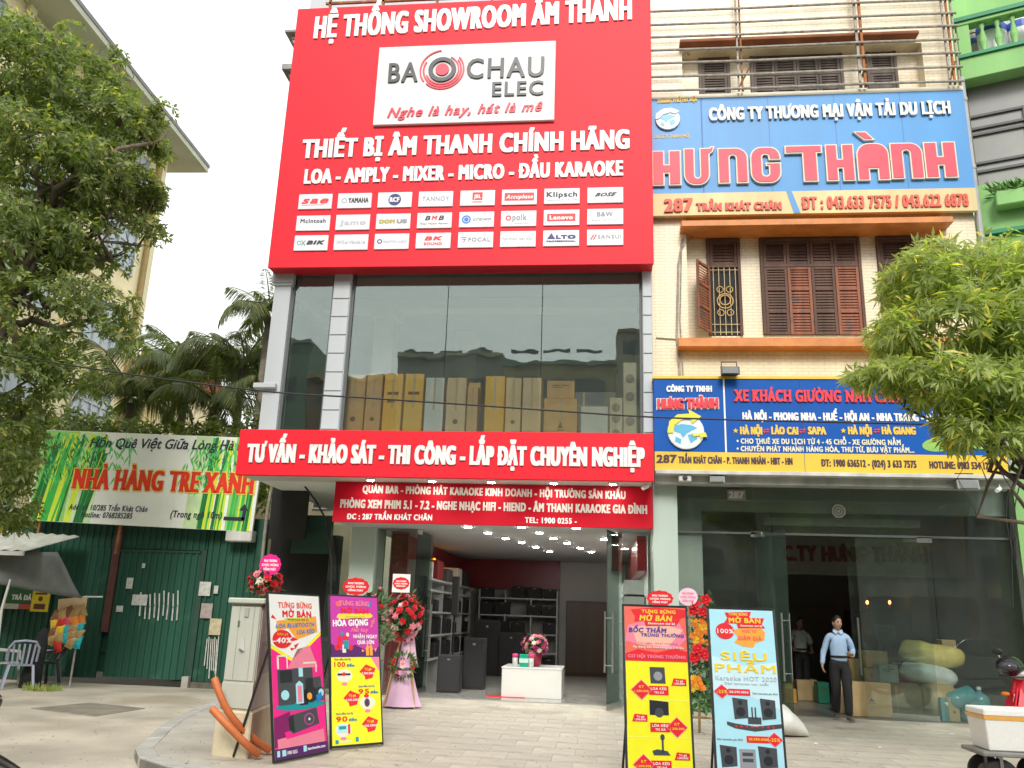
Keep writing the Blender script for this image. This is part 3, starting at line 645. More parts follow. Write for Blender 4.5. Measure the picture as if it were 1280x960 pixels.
# ceiling downlights, lit
dl2 = None
DLS = [(585, 658), (652, 658), (720, 659), (610, 665), (674, 665), (632, 672), (692, 672), (652, 677), (709, 678), (670, 683), (725, 684), (687, 688.5), (739, 689), (769, 667), (769, 680), (781, 685), (794, 690), (755, 673)]
for px, py in DLS:
    x, y = G(px, py, z_in - .02)
    if y > 25.3 or x > xSR - .1: continue
    if dl2 is None:
        dl2 = thing('ceiling_downlight', 'small round lit downlight in the dark showroom ceiling', 'downlight', (x, y, z_in - .02), 'lit downlights in the showroom ceiling')
        obj('rim', MB().lathe([(.08, -.02), (.095, -.01), (.095, 0)], (x, y, z_in - .02), 14), DLF, dl2, smooth=True)
        obj('lens', MB().lathe([(.07, -.026), (.07, -.012)], (x, y, z_in - .02), 14), LED, dl2)
    else: dup(dl2, (x, y, z_in - .02))
# left wall shelving
SHW = M('white shelf board', (.50, .52, .52), .5, .08, 3)
xa = xSL + .12
RK = thing('wall_shelving', 'white wall shelving full of black speakers along the left wall of the showroom', 'shelves', (xa, 21, 0))
ys0, ys1 = 17.5, 24.8
for zz in (.55, 1.05, 1.55, 2.02): obj('shelf_board', MB().box(xa, xa + .42, ys0, ys1, zz - .02, zz + .02), SHW, RK)
for k in range(6): 
    y_ = ys0 + (ys1 - ys0) * k / 5; obj('upright', MB().box(xa, xa + .40, y_ - .02, y_ + .02, 0, 2.25), SHW, RK)
obj('top_board', MB().box(xa, xa + .5, ys0 - .05, ys1, 2.22, 2.26), SHW, RK)
for k in range(10):
    m = MB(); y_ = 17.9 + k * .7
kk = 0
slab = ['lowest', 'second', 'third', 'top']
for li, zz in enumerate((.57, 1.07, 1.57)):
    for k in range(11):
        y_ = 17.85 + k * .66
        if (k * 7 + li * 3) % 5 == 4: continue
        w = random.uniform(.36, .5); h = random.uniform(.26, .4)
        speaker(xa + .22, y_, zz, w, h, .3, math.pi / 2, 'black speaker number %s from the door on the %s shelf of the left wall' % (['one', 'two', 'three', 'four', 'five', 'six', 'seven', 'eight', 'nine', 'ten', 'eleven'][k], slab[li]), 'black speakers on the left wall shelves')
for k, y_ in enumerate((18.2, 19.4, 20.7, 22.1, 23.4)):
    mt = [WBOX, M('dark red carton', (.3, .03, .03), .6), M('grey amplifier case', (.12, .12, .13), .4), WBOX, SPK][k]
    carton(xa + .05, xa + .5, y_ - .35, y_ + .35, 2.265, 2.265 + (.34, .42, .3, .4, .36)[k], mt,
           ['white carton on the shelving top nearest the door', 'dark red carton on the shelving top', 'grey amplifier case on the shelving top between two cartons', 'white carton on the shelving top further in', 'black carton at the far end of the shelving top'][k], 'cartons on the top of the left shelving', tape=False)
# neon word and the brand strips on the red band
f = Frame((xSL + .14, 24.6, 0), (0, -1, 0), (0, 0, 1)); f.n = Vector((1, 0, 0))
text(RK, Frame((xSL + .15, 20.9, 0), (0, 1, 0), (0, 0, 1)), 'Bose', (0, 2.62), (1.0, 2.62), .22, M('amber lit lettering', (1, .45, .03), .4, emit=1.2), ext=.02, bw=.02, bh=.01)
# right wall shelving
xb = xSR - .09
RR = thing('wall_shelving', 'narrow shelving with small audio gear along the right wall of the showroom', 'shelves', (xb, 20, 0))
for zz in (.5, 1.0, 1.5, 2.0): obj('shelf_board', MB().box(xb - .4, xb, 17.6, 24.5, zz - .02, zz + .02), SHW, RR)
for k in range(5): obj('upright', MB().box(xb - .4, xb, 17.6 + k * 1.7, 17.64 + k * 1.7, 0, 2.3), SHW, RR)
for li in range(3):
    for k in range(6):
        if (k + li) % 4 == 3: continue
        speaker(xb - .2, 18.0 + k * 1.05, .52 + li * .5, .4, .33, .28, -math.pi / 2, 'black speaker on the %s shelf of the right wall, %s from the door' % (slab[li], ['first', 'second', 'third', 'fourth', 'fifth', 'sixth'][k]), 'black speakers on the right wall shelves')
# back wall: speakers, screen, desk
xq0, xq1 = W(600, 720, 24.9)[0], W(698, 720, 24.9)[0]; RB = thing('wall_shelving', 'white shelving across the back wall of the showroom behind the white table', 'shelves', ((xq0 + xq1) / 2, 24.9, 0))
for zz in (.55, 1.05, 1.55, 2.02): obj('shelf_board', MB().box(xq0, xq1, 24.85, 25.28, zz - .02, zz + .02), SHW, RB)
for k in range(4): obj('upright', MB().box(xq0 + (xq1 - xq0 - .04) * k / 3, xq0 + .04 + (xq1 - xq0 - .04) * k / 3, 24.86, 25.28, 0, 2.25), SHW, RB)
for li, zz in enumerate((.07, .57, 1.07, 1.57, 2.04)):
    for k in range(5):
        if (k + li) % 6 == 5: continue
        speaker(xq0 + (xq1 - xq0) * (k + .5) / 5, 25.02, zz, random.uniform(.32, .42), random.uniform(.24, .38), .3, 0, '%s black speaker from the left on the %s of the back wall shelving' % (['first', 'second', 'third', 'fourth', 'fifth'][k], ['floor', 'lowest shelf', 'second shelf', 'third shelf', 'top shelf'][li]), 'black speakers on the back wall shelves')
for k, (px, h_) in enumerate(((610, 1.4), (640, 1.1))):
    x, y = W(px, 800, 23.4)[0], 23.4
    speaker(x, y, 0.015, .7, h_, .5, 0, ['tall black floor speaker at the back wall left of the table', 'shorter black floor speaker at the back wall behind the table'][k])
x = W(735, 760, 24.8)[0]
t = thing('back_cabinet', 'dark wooden cabinet against the back wall right of the flowers', 'cabinet', (x, 24.8, 0))
obj('body', MB().box(x - .6, x + .6, 24.5, 25.2, .012, 2.0), M('dark walnut', (.06, .03, .02), .4, .3, 3, streak=True), t, bev=.01)
obj('door', MB().box(x - .57, x - .01, 24.47, 24.5, .1, 1.95), M('dark walnut door', (.075, .04, .025), .4, .3, 3, streak=True), t); obj('door', MB().box(x + .01, x + .57, 24.47, 24.5, .1, 1.95), MT['dark walnut door'], t)
# speakers standing on the floor
def fspk(px0, px1, pyt, pyb, lb, z=.012, rz=0):
    x, y = G((px0 + px1) / 2, pyb, z); w = W(px1, pyb, y)[0] - W(px0, pyb, y)[0]; h = W(px0, pyt, y)[1] - z
    return speaker(x, y + w * .4, z, w, h, w * .8, rz, lb)
fspk(545, 573, 818, 866, 'black floor speaker with a silver badge left of the white table')
fspk(577, 604, 797, 862, 'black floor speaker set behind the one with the silver badge')
fspk(503, 520, 790, 862, 'black floor speaker just inside the left glass door')
# tall line speaker on a pole
x, y = G(561, 864, 0.012)
t = thing('column_speaker', 'slim black column speaker on a pole standing on the floor speaker', 'speaker', (x, y + .3, .9))
obj('pole', MB().tube([(x, y + .25, .62), (x, y + .25, 1.5)], .018), BLK, t); obj('body', MB().box(x - .07, x + .07, y + .18, y + .34, 1.5, 2.3), SPK, t, bev=.01)
# white display table with flowers and gift jars
xA, yA = G(676, 873, .012); xB = G(627, 862, .012)[0]
t = thing('display_table', 'low white box table in the middle of the showroom entrance', 'table', (-1.75, 18, .012))
TW = M('white gloss laminate', (.72, .73, .70), .25, .05, 2)
x0, x1, y0 = W(627, 850, 17.3)[0], W(702, 850, 17.3)[0], 17.3; zt_ = W(650, 834, 17.3)[1]
obj('body', MB().box(x0, x1, y0, y0 + 1.2, .012, zt_ - .03), TW, t, bev=.006)
obj('table_top', MB().box(x0 - .01, x1 + .01, y0 - .01, y0 + 1.21, zt_ - .028, zt_), TW, t, bev=.006)
GIFTP = M('pink plastic lid', (.75, .06, .22), .35); GIFTC = M('clear plastic jar', (.50, .52, .52), .15); GIFTG = M('green gift packet', (.0, .32, .2), .35)
for k, (px, c) in enumerate(((644, 0), (655, 1), (664, 0))):
    x = W(px, 825, y0 + .15)[0]; yy = y0 + .15
    t = thing('gift_jar', ['clear jar with pink lid at the left of the table edge', 'green gift packet between the two jars on the white table', 'clear jar with pink lid nearest the flower arrangement'][k], 'jar' if c == 0 else 'packet', (x, yy, zt_))
    if c: obj('body', MB().box(x - .09, x + .09, yy - .04, yy + .04, zt_, zt_ + .24), GIFTG, t, bev=.01); obj('label_band', MB().box(x - .091, x + .091, yy - .043, yy - .039, zt_ + .08, zt_ + .16), M('pale print', (.5, .7, .6), .5), t)
    else: obj('body', MB().lathe([(.05, 0), (.055, .02), (.055, .17), (.04, .18)], (x, yy, zt_), 14), GIFTC, t, smooth=True); obj('lid', MB().lathe([(.06, .18), (.06, .23), (.05, .245)], (x, yy, zt_), 14), GIFTP, t, smooth=True)
# ---- flowers
def flowers(name, label, c, r, n, cols, parent_extra=None, cat='flowers', leaf=.5, seed=1, fsize=.06, group=None, droop=0, loc=None):
    rr = random.Random(seed); t = thing(name, label, cat, loc or c, group)
    lv = MB()
    for i in range(int(n * 2.6 * leaf) + 12):
        d = Vector((rr.gauss(0, 1), rr.gauss(0, 1) - .35, rr.gauss(0, 1))).normalized(); L = rr.uniform(.75, 1.2)
        p = Vector(c) + Vector((d.x * r[0], d.y * r[1], d.z * r[2])) * L * .8
        e = (d + Vector((rr.uniform(-.5, .5), rr.uniform(-.5, .5), rr.uniform(-.6, .2)))).normalized(); s_ = rr.uniform(.8, 1.5) * fsize * 1.5; w_ = e.cross(Vector((rr.random(), rr.random(), 1))).normalized() * s_ * .22
        lv.add([p, p + e * s_ * .5 + w_, p + e * s_, p + e * s_ * .5 - w_], [(0, 1, 2, 3)])
    obj('foliage', lv, M('bouquet leaves', (.05, .14, .03), .6, .3, 20, rnd=-.3), t)
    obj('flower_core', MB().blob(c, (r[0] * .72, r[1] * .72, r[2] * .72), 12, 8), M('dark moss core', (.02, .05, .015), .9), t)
    for i in range(n):
        g_ = 2.399963 * i; zz = 1 - 2 * (i + .5) / n; q_ = math.sqrt(max(0, 1 - zz * zz)); d = Vector((q_ * math.cos(g_), -abs(q_ * math.sin(g_)), zz)); 
        d = (d + Vector((rr.uniform(-.12, .12),) * 3)).normalized()
        p = Vector(c) + Vector((d.x * r[0], d.y * r[1], d.z * r[2])) * rr.uniform(.86, 1.02); s_ = fsize * rr.uniform(.75, 1.2)
        m = MB(); q4 = d.to_track_quat('Z', 'Y')
        for ring, (rad, up, np_) in enumerate(((1, .15, 6), (.72, .45, 5), (.4, .62, 4))):      # three whorls of petals
            for k in range(np_):
                t0 = 2 * math.pi * (k + ring * .4) / np_; t1 = t0 + 2 * math.pi / np_ * .95; tm_ = (t0 + t1) / 2
                m.add([p + q4 @ Vector((0, 0, up * .3 * s_)), p + q4 @ Vector((math.cos(t0) * rad * .7 * s_, math.sin(t0) * rad * .7 * s_, up * s_ * .8)),
                       p + q4 @ Vector((math.cos(tm_) * rad * s_, math.sin(tm_) * rad * s_, up * s_ * 1.05)), p + q4 @ Vector((math.cos(t1) * rad * .7 * s_, math.sin(t1) * rad * .7 * s_, up * s_ * .8))], [(0, 1, 2, 3)])
        m.blob(p + d * s_ * .25, (s_ * .35,) * 3, 6, 4)
        obj('flower', m, cols[rr.randrange(len(cols))], t)
    return t
FR_ = M('red petals', (.62, .008, .02), .6, .2, 30); FP_ = M('pink petals', (.80, .30, .36), .6, .15, 30); FW_ = M('cream petals', (.80, .72, .58), .6, .15, 30); FO_ = M('orange petals', (.82, .25, .02), .6, .15, 30)
FY_ = M('yellow petals', (.80, .52, .04), .6, .15, 30); FM_ = M('magenta petals', (.55, .03, .22), .6, .15, 30); FPL = M('pale pink petals', (.82, .55, .55), .6, .15, 30)
x, z = W(669, 806, y0 + .5); 
t = flowers('flower_arrangement', 'round arrangement of pink and cream roses on the white display table', (x, y0 + .5, z), (.27, .25, .2), 34, [FP_, FPL, FM_, FW_, FM_, FP_], seed=3, fsize=.062, loc=(x, y0 + .5, zt_))
obj('vase', MB().lathe([(.11, 0), (.13, .1), (.15, z - zt_ - .05)], (x, y0 + .5, zt_), 14), M('dark red vase', (.25, .01, .03), .4), t, smooth=True)
xr_, yr_ = G(632, 871, .013)
single('door_mat', MB().box(xr_ - .38, xr_ + .38, yr_ - .12, yr_ + .18, .013, .022), M('bright red mat', (.7, .02, .02), .8, .15, 20, .3), 'small bright red mat on the floor before the white table', 'mat')
# ---- glass doors and fixed glass of the entrance
GLE = glass_mat('entrance glass', (.88, .93, .91), .6, .03, .012)
Ye = 16.6
FG = thing('entrance_glazing', 'fixed green glass panels either side of the showroom entrance', 'glass wall', (-2, Ye, 0))
ex0, ex1 = W(413, 700, Ye)[0], W(430, 700, Ye)[0]
obj('pane', MB().box(ex0, ex1 + .12, Ye - .1, Ye - .088, 0.012, z_in), GLE, FG)
rx0 = W(777, 760, Ye)[0]
obj('pane', MB().box(rx0 + .02, xSR - .01, Ye, Ye + .012, 0.012, z_in - .03), GLE, FG)
lx1 = W(515, 760, Ye)[0]
obj('pane', MB().box(x1 + .0, lx1, Ye + .02, Ye + .032, 0.012, z_in - .03) if x1 < lx1 else MB().box(xSL, lx1, Ye, Ye + .012, .012, z_in - .03), GLE, FG)
def door_leaf(hx, hy, ex, ey, label, hz=(.75, 1.72)):
    a_ = Vector((hx, hy, 0)); b_ = Vector((ex, ey, 0)); d = (b_ - a_).normalized(); nn = Vector((-d.y, d.x, 0)); L = (b_ - a_).length
    t = thing('glass_door', label, 'door', (hx, hy, .012))
    f = Frame((hx, hy, 0), d, (0, 0, 1))
    obj('glass_leaf', MB().rect(f, 0, L, .02, z_in - .06, -.006, .006), GLE, t)
    m = MB(); m.rect(f, 0, L, .012, .1, -.012, .012); m.rect(f, 0, L * .25, z_in - .12, z_in - .04, -.014, .014); obj('rail', m, STEEL, t)
    for s_ in (-1, 1):
        m = MB(); u = L - .12
        m.tube([f.pt(u, hz[0], .07 * s_), f.pt(u, hz[1], .07 * s_)], .017, 8)
        for zz in (hz[0] + .12, hz[1] - .12): m.tube([f.pt(u, zz, .006 * s_), f.pt(u, zz, .07 * s_)], .01, 6)
        obj('handle', m, STEEL, t)
    return t
door_leaf(lx1 + .02, 16.62, lx1 + .12, 17.75, 'left glass door of the showroom swung inward with steel bar handle', (.68, 1.7))
door_leaf(rx0, 16.58, rx0 - .28, 15.62, 'right glass door of the showroom swung outward with steel bar handle', (.62, 1.66))
# ================================================================ YELLOW TILED BUILDING (upper floors) AND THE SHOP BELOW
YW = 15.6; YR = 15.9; x4, x5 = xR + .01, W(1221, 300, YW)[0]
TIL = tile_mat('cream wall tiles', (.86, .75, .53), (.84, .73, .515), (.66, .57, .41), .20, .064, dirt=.22, rough=.35, bump=.5)
YB = thing('tiled_building', 'cream tiled building with brown shutters and orange ledges right of the showroom', 'building', (3.9, YW, 0))
CREAM = M('cream plaster', (.72, .62, .42), .8, .2, 1.5, .2, streak=True)
ORG = M('orange ledge tiles', (.62, .22, .05), .5, .25, 3, .2); ORB = M('brown soffit plaster', (.36, .13, .06), .8, .3, 2, .2)
def wz(py, px=1000, Y=YW): return W(px, py, Y)[1]
zg = W(1000, 574, 15.2)[1]                       # underside of the upper floors
rx_0, rx_1 = W(857, 350, YR)[0], W(1176, 350, YR)[0]
rz0, rz1 = wz(431, 1000, YR), wz(272, 1000, YR)
uz0, uz1 = wz(112, 1000, YR) - .6, wz(50, 1000, 15.45)
m = MB()
m.box(x4, rx_0, YW, 16.4, zg, 15.5); m.box(rx_1, x5, YW, 16.4, zg, 15.5); m.box(rx_0, rx_1, YW, 16.4, zg, rz0); m.box(rx_0, rx_1, YW, 16.4, rz1, uz0)
m.box(rx_0, rx_1, YW, 16.4, uz1 - .06, 15.5)
obj('wall', m, TIL, YB)
obj('recessed_wall', MB().box(rx_0, rx_1, YR, 16.4, rz0, rz1).box(rx_0, rx_1, YR, 16.4, uz0, uz1 - .06), TIL, YB)
obj('gable_wall', MB().box(x4, x5, 16.4, 24, zg, 15.5), CREAM, YB)
# ledges
xs0, xs1 = W(848, 430, 15.3)[0], W(1130, 430, 15.3)[0]
obj('window_ledge', MB().box(xs0, rx_1 + .2, 15.3, YR, wz(433, 900, 15.3), wz(422, 900, 15.3)), ORG, YB, bev=.008)
m = MB(); h0 = wz(279, 1000, 15.2)
m.hexa([(rx_0 - .12, 15.25, h0), (rx_1 + .08, 15.25, h0), (rx_1 + .08, YR, h0 + .02), (rx_0 - .12, YR, h0 + .02), (rx_0 - .12, 15.25, h0 + .12), (rx_1 + .08, 15.25, h0 + .12), (rx_1 + .08, YR, h0 + .14), (rx_0 - .12, YR, h0 + .14)])
obj('hood', m, ORG, YB, bev=.006)
h1 = wz(42, 1000, 15.4); 
obj('hood', MB().box(W(850, 50, 15.4)[0], W(1150, 50, 15.4)[0], 15.4, YR + .02, h1 - .1, h1 - .02), ORB, YB, bev=.006)
# shutters
def louvers(fr, u0, u1, v0, v1, par, mat, d=.0, pitch=.055):
    m = MB(); n = max(2, int((v1 - v0) / pitch))
    for i in range(n):
        v = v0 + (v1 - v0) * (i + .5) / n; h = (v1 - v0) / n * .62
        m.add([fr.pt(u0, v - h, d + .028), fr.pt(u1, v - h, d + .028), fr.pt(u1, v + h * .7, d + .004), fr.pt(u0, v + h * .7, d + .004),
               fr.pt(u0, v - h + .01, d + .02), fr.pt(u1, v - h + .01, d + .02), fr.pt(u1, v + h * .7, d - .006), fr.pt(u0, v + h * .7, d - .006)],
              [(0, 1, 2, 3), (7, 6, 5, 4), (0, 4, 5, 1), (3, 2, 6, 7)])
    o = obj('louvre_slats', m, mat, par); o['kind'] = 'stuff'
def leaf(fr, u0, u1, v0, v1, par, mat, panels=3, st=.055):
    m = MB(); m.rect(fr, u0, u0 + st, v0, v1, 0, .04); m.rect(fr, u1 - st, u1, v0, v1, 0, .04)
    hs_ = [v0 + (v1 - v0) * i / panels for i in range(panels + 1)]
    for i, h in enumerate(hs_):
        a_ = h if i == 0 else h - st / 2; b_ = h + st if i == 0 else (v1 if i == panels else h + st / 2)
        if i == panels: a_ = v1 - st
        m.rect(fr, u0 + st, u1 - st, a_, b_, 0, .038)
    o = obj('shutter', m, mat, par, bev=.004)
    for i in range(panels): louvers(fr, u0 + st, u1 - st, hs_[i] + st * .6, hs_[i + 1] - st * .6, o, mat)
def swindow(x0, x1, yt, ym, yb, cols, matl, Y=YR, panels=3, openleft=False, lowmat=None):
    X0, X1 = W(x0, yb, Y)[0], W(x1, yb, Y)[0]; z0, zm, z1 = [W((x0 + x1) / 2, q_, Y)[1] for q_ in (yb, ym, yt)]
    w = obj('window', MB().box(X0 - .06, X0, Y - .07, Y + .05, z0, z1 + .06).box(X1, X1 + .06, Y - .07, Y + .05, z0, z1 + .06).box(X0, X1, Y - .07, Y + .05, z1, z1 + .06).box(X0, X1, Y - .065, Y + .05, zm - .03, zm + .03), matl, YB, bev=.006)
    obj('backing', MB().box(X0, X1, Y - .004, Y - .002, z0, z1), DARK, w)
    fr = FR(Y - .015); cw = (X1 - X0) / cols
    for c in range(cols):
        leaf(fr, X0 + c * cw + .004, X0 + (c + 1) * cw - .004, zm + .03, z1, w, matl, 1)
        if not openleft: leaf(fr, X0 + c * cw + .004, X0 + (c + 1) * cw - .004, z0, zm - .03, w, (lowmat or matl) if c % 2 else matl, panels)
    return w, X0, X1, z0, zm, z1
swindow(958, 1079, 302, 333, 419, 4, WOODD, lowmat=WOODR)
w_, X0, X1, z0, zm, z1 = swindow(890, 925, 303, 334, 420, 1, WOODD, openleft=True)
# wrought grille in the open window
IRON = M('cream painted iron', (.62, .5, .28), .5, .3, 8, metal=0); GOLD = M('dull gold scroll', (.55, .33, .06), .5, .3, 8)
m = MB(); cxw = (X0 + X1) / 2; cz = (z0 + zm) / 2; f = FR(YR - .05)
for k in range(5):
    u = X0 + (X1 - X0) * (k + .5) / 5; m.tube([(u, YR - .05, z0), (u, YR - .05, zm)], .008, 5)
for zz in (z0 + .06, z0 + .22, zm - .08): m.tube([(X0, YR - .05, zz), (X1, YR - .05, zz)], .008, 5)
obj('window_grille', m, IRON, w_)
m = MB()
for r_0, dz in ((.11, 0), (.16, -.02)): m.ring(f, cxw, cz + dz, r_0, .018, .01, .025, n=18)
for sx_ in (-1, 1):
    for zz in (cz + .22, cz - .26): m.ring(f, cxw + sx_ * .09, zz, .07, .015, .01, .022, n=14)
obj('scroll', m, GOLD, w_)
hx = X0 - .03; fl2 = Frame((hx, YR - .07, 0), Vector((-.55, -.84, 0)) * -1, (0, 0, 1)); fl2 = Frame((hx - .30, YR - .50, 0), Vector((.30, .43, 0)), (0, 0, 1))
leaf(fl2, 0, .50, z0 + .02, zm - .04, w_, WOODR, 3)
swindow(1108, 1148, 300, 330, 416, 1, WOODD)
GW = M('grey weathered wood', (.15, .12, .10), .7, .4, 6, .3, streak=True)
swindow(878, 910, 76, 96, 130, 1, GW, panels=2); swindow(943, 1053, 70, 94, 130, 4, GW, panels=2); swindow(1090, 1121, 66, 92, 128, 1, GW, panels=2)
# conduits
m = MB()
m.tube([V3(850, 470, YW - .03), V3(846, 420, YW - .03), V3(848, 330, YW - .03), V3(853, 300, YW - .03), V3(862, 291, YR - .05), V3(930, 289, YR - .05), V3(990, 288, YR - .05)], .022, 7)
m.tube([V3(854, 470, YW - .05), V3(850, 400, YW - .05), V3(852, 310, YW - .05), V3(868, 295, YR - .09), V3(975, 290, YR - .08)], .012, 6)
m.tube([V3(857, 70, YW - .04), V3(866, 66, YR - .05), V3(930, 64, YR - .1), V3(985, 58, YR - .1)], .02, 6)
m.tube([V3(820, 422, YW - .02), V3(846, 424, YW - .02)], .012, 6)
obj('conduit', m, PIPE, YB)
dp = MB(); dp.tube([(x5 + .06, YW - .06, zg), (x5 + .06, YW - .06, 12.2)], .05, 10)
for k in range(6): dp.lathe([(.062, -.04), (.062, .04)], (x5 + .06, YW - .06, 4.2 + k * 1.5), 10)
obj('downpipe', dp, M('zinc downpipe', (.42, .43, .43), .5, .2, 4), YB, smooth=False)

# ---- steel cage of pipes on the upper floor
CG = thing('balcony_cage', 'rusty steel pipe cage across the upper floor of the tiled building', 'railing', (3.6, 15.3, wz(118, 1000, 15.3)))
cx0, cx1 = x4 - .02, W(1197, 60, 15.3)[0]; YC = 15.3
for py in (-6, 11, 28, 43.5, 60, 76.5, 93.5, 111):
    z = W(900, py, YC)[1]
    obj('rail_pipe', MB().tube([(cx0, YC, z), (cx0 + (cx1 - cx0) * .35, YC, z - .012), (cx0 + (cx1 - cx0) * .7, YC, z + .008), (cx1 + .05, YC, z)], .026, 7), PIPE, CG)
zt, zb = W(900, -25, YC)[1], W(900, 113, YC)[1]
for px in (922, 926.5): obj('post', MB().bar((W(px, 60, YC)[0], YC + .05, zb), (W(px, 60, YC)[0], YC + .05, zt), .035, .035), RUST if px > 924 else PIPE, CG)
for px in (1073, 1079): obj('post', MB().bar((W(px, 60, YC)[0], YC + .05, zb), (W(px, 60, YC)[0], YC + .05, zt), .05, .04), M('orange rusty steel', (.42, .15, .04), .8, .4, 9, .3) if px > 1075 else PIPE, CG)
for px in (1184, 1190, 1196): obj('post', MB().bar((W(px, 60, YC)[0], YC + .05, zb), (W(px, 60, YC)[0], YC + .05, zt), .035, .04), MT['orange rusty steel'] if px == 1190 else PIPE, CG)
for px in (925, 1076, 1190): obj('strut', MB().bar((W(px, 110, YC)[0], YC + .03, zb + .1), (W(px, 110, YC)[0] + .25, YW, zb + .7), .03, .03), RUST, CG)

# ---- lettering by polygon, for the big rounded capitals
def inset(P, d):
    n = len(P); ar = sum(P[i][0] * P[(i + 1) % n][1] - P[(i + 1) % n][0] * P[i][1] for i in range(n)); sg = 1 if ar > 0 else -1; out = []
    for i in range(n):
        p0, p1, p2 = [np.array(P[k % n], float) for k in (i - 1, i, i + 1)]
        a_ = (p1 - p0) / np.linalg.norm(p1 - p0); b_ = (p2 - p1) / np.linalg.norm(p2 - p1)
        n1 = np.array([-a_[1], a_[0]]) * sg; n2 = np.array([-b_[1], b_[0]]) * sg; nn = n1 + n2; L = max(.35, nn @ nn / 2)
        out.append(tuple(p1 + nn * d / L))
    return out
def arcp(cx, cy, rx, ry, a0, a1, n=7): return [(cx + rx * math.cos(math.radians(a0 + (a1 - a0) * i / n)), cy + ry * math.sin(math.radians(a0 + (a1 - a0) * i / n))) for i in range(n + 1)]
LET = {
 'H': [[(0, 0), (.43, 0), (.43, .34), (.57, .34), (.57, 0), (1, 0), (1, 1), (.57, 1), (.57, .6), (.43, .6), (.43, 1), (0, 1)]],
 'Ư': [[(0, 1)] + arcp(.36, .3, .36, .3, 180, 270) + arcp(.52, .3, .36, .3, 270, 360) + [(.88, .82), (1.0, .9), (1.06, 1.04), (.92, 1.04), (.88, 1), (.54, 1)] + arcp(.46, .26, .08, .07, 0, -180, 5) + [(.38, 1)]],
 'N': [[(0, 0), (.4, 0)] + arcp(.5, .72, .1, .07, 180, 0, 5) + [(.6, 0), (1, 0)] + arcp(.6, .7, .4, .3, 0, 90) + [(0, 1)]],
 'G': [arcp(.36, .7, .36, .3, 90, 180) + arcp(.36, .3, .36, .3, 180, 270) + arcp(.64, .3, .36, .3, 270, 360) + [(1, .56), (.5, .56), (.5, .47), (.6, .47), (.6, .3)] + arcp(.5, .27, .1, .07, 0, -180, 5) + arcp(.5, .72, .1, .07, 180, 0, 5) + [(.6, .64), (1, .64)] + arcp(.64, .7, .36, .3, 0, 90)],
 'T': [[(0, .78), (.46, .78), (.46, 0), (.86, 0), (.86, .78), (1, .78), (1, 1), (0, 1)]],
 'À': [[(0, 0), (.38, 0), (.38, .3), (.62, .3), (.62, 0), (1, 0)] + arcp(.6, .68, .4, .32, 0, 90) + arcp(.4, .68, .4, .32, 90, 180), [(-.04, 1.32), (.35, 1.32), (.62, 1.08), (.28, 1.08)]]}
BLUE = M('blue sign film', (.055, .27, .60), .45, .16, 1.1, streak=True); PKL = M('faded crimson letters', (.70, .06, .10), .5, .18, 3); EDG = M('cream letter edge', (.72, .66, .52), .5, .1, 3)
YS = 15.44
US = thing('upper_sign', 'large faded blue sign with crimson rounded capitals on the upper floor', 'sign', (3.6, YS, 8))
u0, u1 = .4, W(1207.6, 110, YS)[0] * .5 + W(1218, 262, YS)[0] * .5
zA = W(1000, 119, YS)[1]; zB_ = W(1000, 239, YS)[1]; zC = W(1000, 267, YS)[1]
obj('sign_face', MB().box(u0, u1, YS, YS + .08, zB_, zA), BLUE, US)
obj('sign_edge', MB().box(u0, u1, YS - .01, YS + .1, zA + .0, zA + .09).box(u0, u1, YS + .01, YS + .07, zA - .001, zA), EDG, US)
PYL = M('pale yellow film', (.70, .56, .27), .5, .2, 2, streak=True)
obj('address_strip', MB().box(u0, u1, YS - .01, YS + .08, zC, zB_ - .002), PYL, US)
m = MB(); m.box(W(877, 180, YS)[0], W(879, 180, YS)[0], YS - .004, YS + .01, zB_ + .01, zA - .01)
for px in (962, 1046, 1130): m.box(W(px, 180, YS)[0], W(px + .7, 180, YS)[0], YS - .002, YS + .01, zB_ + .01, zA - .01)
obj('seam', m, M('dark blue seam', (.03, .16, .38), .5), US)
m = MB(); f = FR(YS - .01); a_ = W(985, 243, YS); b_ = W(997, 266, YS); m.plate(f, [(a_[0] - .03, zB_), (a_[0] + .07, zB_), (b_[0] + .05, zC + .01), (b_[0] - .07, zC + .01)], 0, .008); obj('stripe', m, BLUE, US)
m1 = MB(); m2 = MB(); f = FR(YS)
def big(ch, x0, x1, yt, yb):
    X0, zb_ = W(x0, yb, YS); X1 = W(x1, yb, YS)[0]; z1_ = W(x0, yt, YS)[1]
    for P in LET[ch]:
        Q = [(X0 + (X1 - X0) * a, zb_ + (z1_ - zb_) * b) for a, b in P]
        m1.plate(f, Q, 0, .06); m2.plate(f, inset(Q, .026), .0, .07)
k3 = lambda v: v / 2.667
for ch, a_, b_, t_, q_ in (('H', 40, 138, 508, 624), ('Ư', 146, 246, 500, 622), ('N', 260, 362, 499, 617), ('G', 369, 472, 496, 616), ('T', 486, 612, 491, 612), ('H', 621, 718, 487, 609), ('À', 725, 835, 483, 607), ('N', 838, 948, 482, 602), ('H', 951, 1060, 479, 599)):
    big(ch, 800 + k3(a_), 800 + k3(b_), k3(t_), k3(q_))
obj('letter_edge', m1, EDG, US); obj('lettering', m2, PKL, US)
ptext(US, YS, 'CÔNG TY THƯƠNG MẠI VẬN TẢI DU LỊCH', (886, 152), (1188, 143.5), 15.5, M('pale grey letters', (.74, .74, .70), .5, .12, 4), ext=.05, bw=.03, bh=.01)
REDL = M('faded red letters', (.66, .09, .05), .5, .2, 4)
ptext(US, YS - .01, '287', (830, 266), (866, 264.5), 16, REDL, ext=.04, bw=.03, bh=.01)
